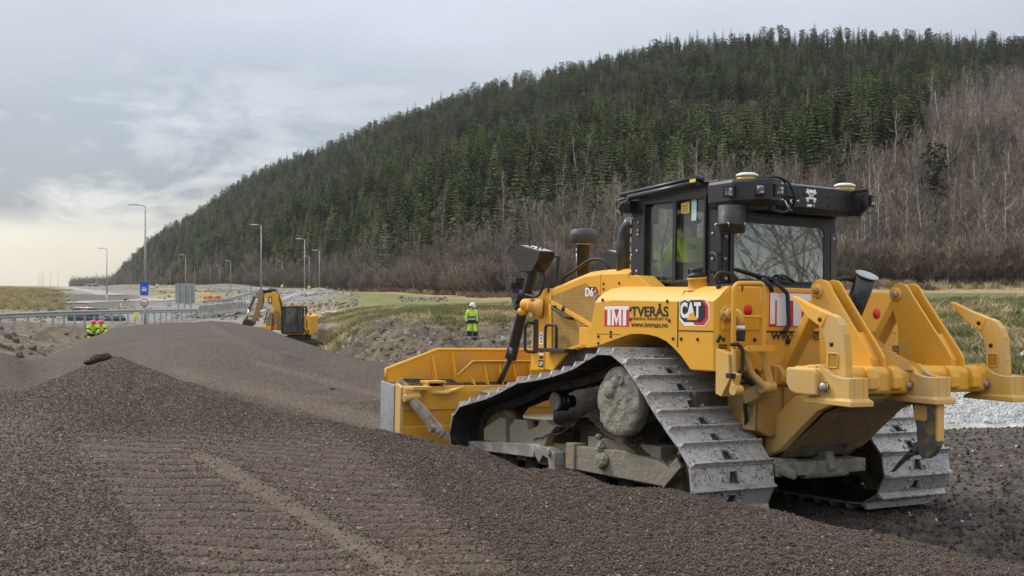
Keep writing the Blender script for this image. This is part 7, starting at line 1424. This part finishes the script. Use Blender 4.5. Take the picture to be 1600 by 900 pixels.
# ---- clods, boulder and rusty pipe
def clod(u, y, sz, label, rot=0):
    m = MB(); m.smooth = True; rk = rock(90+int(u) % 7, 3, .3, (1, .5, .42)); vs = [(v_[0]*sz*(1+.0), v_[1]*sz, v_[2]*sz) for v_ in rk.v]; m.add(vs, rk.f); o = m.build('clod', M_gravel); o.location = VP(u, y, sz*.25); o.rotation_euler = (.1, -.25, rot); t_ = bpy.data.textures.get('cl2') or bpy.data.textures.new('cl2', 'CLOUDS'); t_.noise_scale = .05; dm = o.modifiers.new('d', 'DISPLACE'); dm.texture = t_; dm.strength = sz*.25; return tag(o, label, 'clod')
clod(153, 18.6, .20, 'dark oblong clod of aggregate on the left shoulder of the near pile', .5); clod(957, 7.05, .042, 'small dark lump on the near pile below the tracks'); clod(519, 22, .05, 'tiny dark lump on the far pile near the blade') 
rk = rock(99, 3, .25, (1.05, .75, .62)); m = MB(); m.add([(v_[0]*.62, v_[1]*.6, v_[2]*.62) for v_ in rk.v], rk.f); o = m.build('boulder', simple('grey_boulder', (.36, .35, .33), .85, col2=(.22, .21, .19), sc=2.5, bump=.8, bdist=.05, bsc=9), None, 0); o.location = P(1612, 571, 30); tag(o, 'grey boulder at the right edge behind the rear ripper tooth', 'boulder')
m = MB(); m.tube([P(1560, 592, 27.3), P(1680, 590, 27.0)], .09, 14); o = m.build('pipe', simple('rust', (.20, .07, .035), .8, col2=(.11, .05, .03), sc=4)); tag(o, 'rusty steel pipe lying in front of the grey boulder', 'pipe')
m = MB(); m.tube([P(1500, 602, 25.3), P(1640, 597, 25.8)], .035, 10); o = m.build('plank', simple('weathered_plank', (.18, .14, .10), .85)); tag(o, 'thin weathered pole lying on the white stone beside the rusty pipe', 'pole')
# ================================================================ people
SKIN = simple('skin', (.50, .30, .22), .6); HV_ = simple('hi_vis_yellow', (.66, .92, .04), .65, col2=(.56, .82, .04), sc=9, bump=.6, bdist=.02, bsc=9); NAVY = simple('navy_cloth', (.018, .022, .035), .8); REFL = simple('reflective_tape', (.48, .50, .50), .4); HELM = simple('white_helmet', (.78, .78, .77), .35); RHELM = simple('red_helmet', (.70, .10, .06), .4); BOOT = simple('boots', (.06, .05, .045), .7)
def skinmesh(name, verts, edges, radii, mat, parent, sub=2, root=0):
    me = bpy.data.meshes.new(name); me.from_pydata([tuple(v) for v in verts], edges, []); me.update(); o = link(name, me, mat, parent)
    md = o.modifiers.new('skin', 'SKIN'); sv = me.skin_vertices[0].data if me.skin_vertices else None
    if sv is None:
        bpy.context.view_layer.objects.active = o; me.skin_vertices
    for i, r in enumerate(radii):
        rr = r if isinstance(r, tuple) else (r, r); me.skin_vertices[0].data[i].radius = rr; me.skin_vertices[0].data[i].use_root = (i == root)
    s = o.modifiers.new('sub', 'SUBSURF'); s.levels = s.render_levels = sub; md.use_smooth_shade = True
    # bake to a plain mesh
    dg = bpy.context.evaluated_depsgraph_get(); me2 = bpy.data.meshes.new_from_object(o.evaluated_get(dg)); me2.name = name; o.modifiers.clear(); o.data = me2
    for p in me2.polygons: p.use_smooth = True
    if not me2.materials: me2.materials.append(mat)
    return o
def figure(J, root, legs=True, jacket=HV_, trous=HV_, helm=HELM, face=(0, -1, 0), sub=2):
    """J: joint positions (metres); body mesh plus clothing as slightly larger shells, hands with five fingers"""
    V = Vector; names = ['pelvis', 'waist', 'chest', 'neck', 'head', 'top', 'shL', 'elL', 'wrL', 'shR', 'elR', 'wrR', 'hipL', 'knL', 'anL', 'toL', 'hipR', 'knR', 'anR', 'toR']
    rad = dict(pelvis=.115, waist=.105, chest=.125, neck=.055, head=(.078, .092), top=(.070, .085), shL=.060, elL=.042, wrL=.028, shR=.060, elR=.042, wrR=.028, hipL=.082, knL=.055, anL=.038, toL=.035, hipR=.082, knR=.055, anR=.038, toR=.035)
    idx = [n for n in names if n in J]; ed = [('pelvis', 'waist'), ('waist', 'chest'), ('chest', 'neck'), ('neck', 'head'), ('head', 'top'), ('chest', 'shL'), ('shL', 'elL'), ('elL', 'wrL'), ('chest', 'shR'), ('shR', 'elR'), ('elR', 'wrR'), ('pelvis', 'hipL'), ('hipL', 'knL'), ('knL', 'anL'), ('anL', 'toL'), ('pelvis', 'hipR'), ('hipR', 'knR'), ('knR', 'anR'), ('anR', 'toR')]
    vs = [V(J[n]) for n in idx]; es = [(idx.index(a), idx.index(b)) for a, b in ed if a in J and b in J]; rd = [rad[n] for n in idx]
    # hands: palm and five bent fingers on each wrist
    for s in 'LR':
        w_ = V(J['wr'+s]); d = (w_-V(J['el'+s])).normalized(); sd = d.cross(V((0, 0, 1))); sd = sd.normalized() if sd.length > .2 else V((1, 0, 0)); nn = d.cross(sd); k0 = len(vs); iw = idx.index('wr'+s)
        vs += [w_+d*.045, w_+d*.085]; rd += [(.030, .017), (.034, .014)]; es += [(iw, k0), (k0, k0+1)]
        for k, (off, ln) in enumerate(((-.028, .062), (-.010, .072), (.009, .068), (.027, .055))):
            a = len(vs); b = vs[k0+1]+sd*off; vs += [b+d*ln*.5-nn*.006, b+d*ln*.85-nn*.022]; rd += [.0085, .0075]; es += [(k0+1, a), (a, a+1)]
        a = len(vs); vs += [w_+d*.045+sd*.040-nn*.004, w_+d*.078+sd*.050-nn*.014]; rd += [.011, .009]; es += [(k0, a), (a, a+1)]
    body = skinmesh('body', vs, es, rd, SKIN, root, sub)
    # face: nose, eyes, ears, mouth
    hd_, tp = V(J['head']), V(J['top']); upv = (tp-hd_).normalized(); fc = V(face).normalized(); sdv = fc.cross(upv).normalized(); c = hd_.lerp(tp, .45); m = MB()
    m.cyl(c+fc*.075, c+fc*.118-upv*.02, .010, .016, 8); 
    for s in (1, -1): m.lathe(c+sdv*.085*s-upv*.0, [(.022, -.01), (.026, 0), (.018, .012), (.001, .013)], 10, sdv*s)
    f_ = m.build('face_relief', SKIN, body); m = MB()
    for s in (1, -1): m.lathe(c+fc*.083+sdv*.030*s+upv*.018, [(.010, 0), (.008, .006), (.001, .008)], 8, fc)
    m.bar(c+fc*.088-upv*.050-sdv*.022, c+fc*.088-upv*.050+sdv*.022, .008, .006); m.build('eyes_and_mouth', INK, body)
    # jacket
    ji = [n for n in ('pelvis', 'waist', 'chest', 'collar', 'shL', 'elL', 'cuL', 'shR', 'elR', 'cuR')]; K = dict(J); K['collar'] = V(J['chest']).lerp(V(J['neck']), .75); K['cuL'] = V(J['elL']).lerp(V(J['wrL']), .93); K['cuR'] = V(J['elR']).lerp(V(J['wrR']), .93)
    jr = dict(pelvis=(.175, .135), waist=(.165, .125), chest=(.185, .135), collar=.085, shL=.088, elL=.066, cuL=.050, shR=.088, elR=.066, cuR=.050)
    je = [('pelvis', 'waist'), ('waist', 'chest'), ('chest', 'collar'), ('chest', 'shL'), ('shL', 'elL'), ('elL', 'cuL'), ('chest', 'shR'), ('shR', 'elR'), ('elR', 'cuR')]
    jk = skinmesh('jacket', [V(K[n]) for n in ji], [(ji.index(a), ji.index(b)) for a, b in je], [jr[n] for n in ji], jacket, root, sub)
    def band(a, b, t, r, mat, nm, par, h=.05):
        a, b = V(a), V(b); p = a.lerp(b, t); d = (b-a).normalized(); m = MB(); r1, r2 = r if isinstance(r, tuple) else (r, r); ax, s1, u1 = basis(d, fc); loop = []
        for e in (-h/2, h/2): loop.append([p+d*e+s1*(r1*math.cos(q*PI/10))+u1*(r2*math.sin(q*PI/10)) for q in range(20)])
        m.smooth = True; m.loft(loop, False); return m.build(nm, mat, par)
    for s in 'LR': band(K['el'+s], K['cu'+s], .45, .067, REFL, 'sleeve_tape', jk, .045)
    if legs:
        for s in 'LR':
            li = ['pelvis', 'hip'+s, 'kn'+s, 'cuf']; K['cuf'] = V(J['kn'+s]).lerp(V(J['an'+s]), .88)
            skinmesh('trousers', [V(J['pelvis'])-V((0, 0, .02)), V(J['hip'+s]), V(J['kn'+s]), K['cuf']], [(0, 1), (1, 2), (2, 3)], [.12, .115, .085, .075], trous, root, sub)
            an, to = V(J['an'+s]), V(J['to'+s]); skinmesh('boot', [an.lerp(V(J['kn'+s]), .3), an, an.lerp(to, .5)-V((0, 0, .03)), to], [(0, 1), (1, 2), (2, 3)], [.07, .06, .055, .05], BOOT, root, 1)
    m = MB(); m.lathe(c+upv*.035, [(.150, 0), (.150, .008), (.118, .012), (.118, .04), (.105, .085), (.07, .12), (.03, .135), (.001, .137)], 26, upv); m.bar(c+upv*.038+fc*.10, c+upv*.030+fc*.185, .15, .012, up=upv); m.build('helmet', helm, root)
    return body, jk, band, K
def person(label, loc, rz, pose, cat='person', group=None, **k):
    r = empty('person', loc, (0, 0, rz), label, cat, group); return r, figure(pose, r, **k)
# worker walking on the dirt bank, seen three-quarter, looking down to his left
W = dict(pelvis=(0, 0, .95), waist=(0, .0, 1.10), chest=(0, -.01, 1.34), neck=(0, -.03, 1.50), head=(0, -.07, 1.60), top=(0, -.08, 1.70), shL=(.19, 0, 1.43), elL=(.25, .03, 1.16), wrL=(.25, -.03, .93), shR=(-.19, 0, 1.43), elR=(-.25, .05, 1.17), wrR=(-.24, -.02, .94),
         hipL=(.10, 0, .90), knL=(.13, -.10, .50), anL=(.14, .02, .10), toL=(.15, -.14, .05), hipR=(-.10, 0, .90), knR=(-.12, .0, .50), anR=(-.13, .06, .10), toR=(-.14, -.10, .05))
pw = GP(737, 52, -.02); pw.z = zv(52, 538)
r, (bd_, jk, band, K) = person('worker in yellow high-visibility jacket and trousers with white helmet, walking on the dirt bank', pw, math.radians(30), W, face=(.15, -1, -.45), jacket=HV_, trous=HV_)
V = Vector
band((0, 0, .95), (0, 0, 1.12), .2, (.195, .155), NAVY, 'dark_hem', jk, .16); band((0, 0, .95), (0, 0, 1.2), .55, (.192, .150), REFL, 'waist_tape', jk, .05); band((0, 0, 1.0), (0, -.01, 1.3), .62, (.200, .155), NAVY, 'dark_stripe', jk, .05); band((0, 0, 1.0), (0, -.01, 1.3), .80, (.205, .158), REFL, 'chest_tape', jk, .05)
for s in 'LR':
    band(W['kn'+s], W['an'+s], .08, .098, NAVY, 'knee_pad', jk, .20) if False else None
    kn, an = V(W['kn'+s]), V(W['an'+s]); b_ = band(W['kn'+s], W['an'+s], .05, .106, NAVY, 'knee_panel', r, .22); band(W['kn'+s], W['an'+s], .38, .098, REFL, 'leg_tape', r, .06); band(W['kn'+s], W['an'+s], .62, .094, NAVY if s == 'L' else REFL, 'lower_leg_panel', r, .13)
band(K['elL'], K['wrL'], .97, .055, NAVY, 'glove', jk, .10); band(K['elR'], K['wrR'], .97, .055, NAVY, 'glove', jk, .10)
# two workers behind the shoulder of the pile, bending over something together
B = dict(pelvis=(0, .12, .86), waist=(0, .06, 1.02), chest=(0, -.06, 1.24), neck=(0, -.14, 1.38), head=(0, -.21, 1.46), top=(0, -.27, 1.54), shL=(.19, -.08, 1.32), elL=(.26, -.22, 1.10), wrL=(.14, -.40, 1.02), shR=(-.19, -.08, 1.32), elR=(-.26, -.22, 1.10), wrR=(-.12, -.40, 1.02),
         hipL=(.10, .12, .82), knL=(.12, -.02, .48), anL=(.13, .08, .10), toL=(.14, -.08, .05), hipR=(-.10, .12, .82), knR=(-.12, -.02, .48), anR=(-.13, .08, .10), toR=(-.14, -.08, .05))
for k, (u_, rz, lb) in enumerate(((143.5, 35, 'left one of two stooping workers in yellow jackets and red helmets behind the pile'), (157.5, 20, 'right one of two stooping workers in yellow jackets and red helmets behind the pile'))):
    p_ = P(u_, 497, 60+k); r, (bd_, jk, band, K) = person(lb, (p_.x, p_.y, p_.z-1.74), math.radians(rz), B, face=(0, -1, -.8), jacket=HV_, trous=HV_, helm=RHELM)
    band(B['pelvis'], B['chest'], .25, (.195, .155), NAVY, 'dark_hem', jk, .14); band(B['pelvis'], B['chest'], .48, (.192, .150), REFL, 'waist_tape', jk, .05); band(B['pelvis'], B['chest'], .62, (.198, .152), NAVY, 'dark_stripe', jk, .05)
    for s in 'LR': band(K['sh'+s], K['el'+s], .6, .098, NAVY, 'sleeve_band', jk, .06)
# operator in the cab of the bulldozer (frame of the machine: x forward, y left)
O = dict(pelvis=(.98, .22, 2.14), waist=(.95, .22, 2.26), chest=(1.00, .24, 2.46), neck=(1.04, .25, 2.58), head=(1.07, .26, 2.65), top=(1.09, .27, 2.73), shL=(1.05, .43, 2.52), elL=(1.20, .50, 2.30), wrL=(1.42, .46, 2.24), shR=(.97, .05, 2.52), elR=(1.12, -.04, 2.28), wrR=(1.35, -.06, 2.26),
         hipL=(1.03, .32, 2.18), knL=(1.42, .34, 2.22), anL=(1.50, .34, 2.12), toL=(1.56, .34, 2.10), hipR=(1.03, .12, 2.18), knR=(1.42, .10, 2.22), anR=(1.50, .10, 2.12), toR=(1.56, .10, 2.10))
O = {k: (v[0]+.24, v[1]+.06, v[2]-.03) for k, v in O.items()}
r = bpy.data.objects.new('person', None); C.objects.link(r); r.location = dz.location; r.rotation_euler = dz_rot; tag(r, 'machine operator in yellow high-visibility jacket and dark cap seated inside the bulldozer cab', 'person')
bd_, jk, band, K = figure(O, r, jacket=HV_, trous=NAVY, helm=simple('dark_cap', (.03, .035, .04), .8), face=(1, -.2, -.1))
band(O['pelvis'], O['chest'], .35, (.195, .16), REFL, 'waist_tape', jk, .06); band(O['pelvis'], O['chest'], .85, (.205, .165), REFL, 'chest_tape', jk, .03) if False else None
M3 = Matrix(((-.82, .25, 0), (0, 0, 1), (0, 0, 0)))
# print on the back of the jacket: faces backward and to the left
a_ = Vector((-.75, -.66, 0)).normalized(); up3 = Vector((.18, 0, .98)).normalized(); nrm = a_.cross(up3).normalized(); up3 = nrm.cross(a_)
mt = Matrix((a_, up3, nrm)).transposed().to_4x4()
for s_t, w_, h_, dx, dzz in (('TMT', .115, .058, 0, 0), ('TVERÅS', .14, .022, .135, .03)):
    o = text(s_t, w_, h_, (0, 0, 0), (0, 0, 0), 'back_print', NAVY, jk, th=.004, bold=.02); M_ = mt.copy(); M_.translation = Vector((1.145, .48, 2.43))+a_*dx+up3*dzz; o.matrix_local = M_
# ---- the thin damp air
m = MB(); m.box((-900, -30, -7), (1000, 1160, 175)); hz = m.build('haze', None)
hm = bpy.data.materials.new('thin_haze'); hm.use_nodes = True; nt = hm.node_tree
for n in list(nt.nodes): nt.nodes.remove(n)
o_ = nt.nodes.new('ShaderNodeOutputMaterial'); v_ = nt.nodes.new('ShaderNodeVolumePrincipled'); v_.inputs['Color'].default_value = (.80, .84, .90, 1); v_.inputs['Density'].default_value = .0001; v_.inputs['Anisotropy'].default_value = .2
nt.links.new(v_.outputs[0], o_.inputs['Volume']); hz.data.materials.append(hm); hz['kind'] = 'stuff'; hz['label'] = 'thin pale haze in the air over the valley'
# ---- every loose bolt, seam or web becomes a piece of its own
def split_loose(o):
    bm = bmesh.new(); bm.from_mesh(o.data); bm.verts.ensure_lookup_table(); seen = set(); groups = []
    for v0 in bm.verts:
        if v0.index in seen: continue
        st = [v0]; seen.add(v0.index); g = []
        while st:
            v = st.pop(); g.append(v.index)
            for e in v.link_edges:
                w_ = e.other_vert(v)
                if w_.index not in seen: seen.add(w_.index); st.append(w_)
        groups.append(g)
    bm.free()
    if len(groups) < 2: return
    me = o.data; vid = {}
    for k, g in enumerate(groups):
        for i in g: vid[i] = k
    faces = [[] for _ in groups]
    for p in me.polygons: faces[vid[p.vertices[0]]].append(p)
    metas = []
    for k, g in enumerate(groups):
        loc = {i: j for j, i in enumerate(g)}; m2 = bpy.data.meshes.new(me.name); m2.from_pydata([me.vertices[i].co.copy() for i in g], [], [[loc[i] for i in p.vertices] for p in faces[k]])
        m2.polygons.foreach_set('use_smooth', [p.use_smooth for p in faces[k]]); m2.polygons.foreach_set('material_index', [p.material_index for p in faces[k]]); m2.update()
        for m in me.materials: m2.materials.append(m)
        metas.append(m2)
    o.data = metas[0]
    for m2 in metas[1:]:
        c = o.copy(); c.data = m2; C.objects.link(c)
for o in list(bpy.data.objects):
    if o.type == 'MESH' and o.users_collection and o.name.split('.')[0] in ('bolt', 'seam', 'web', 'rounded_cover', 'clip', 'warning_mark'): split_loose(o)
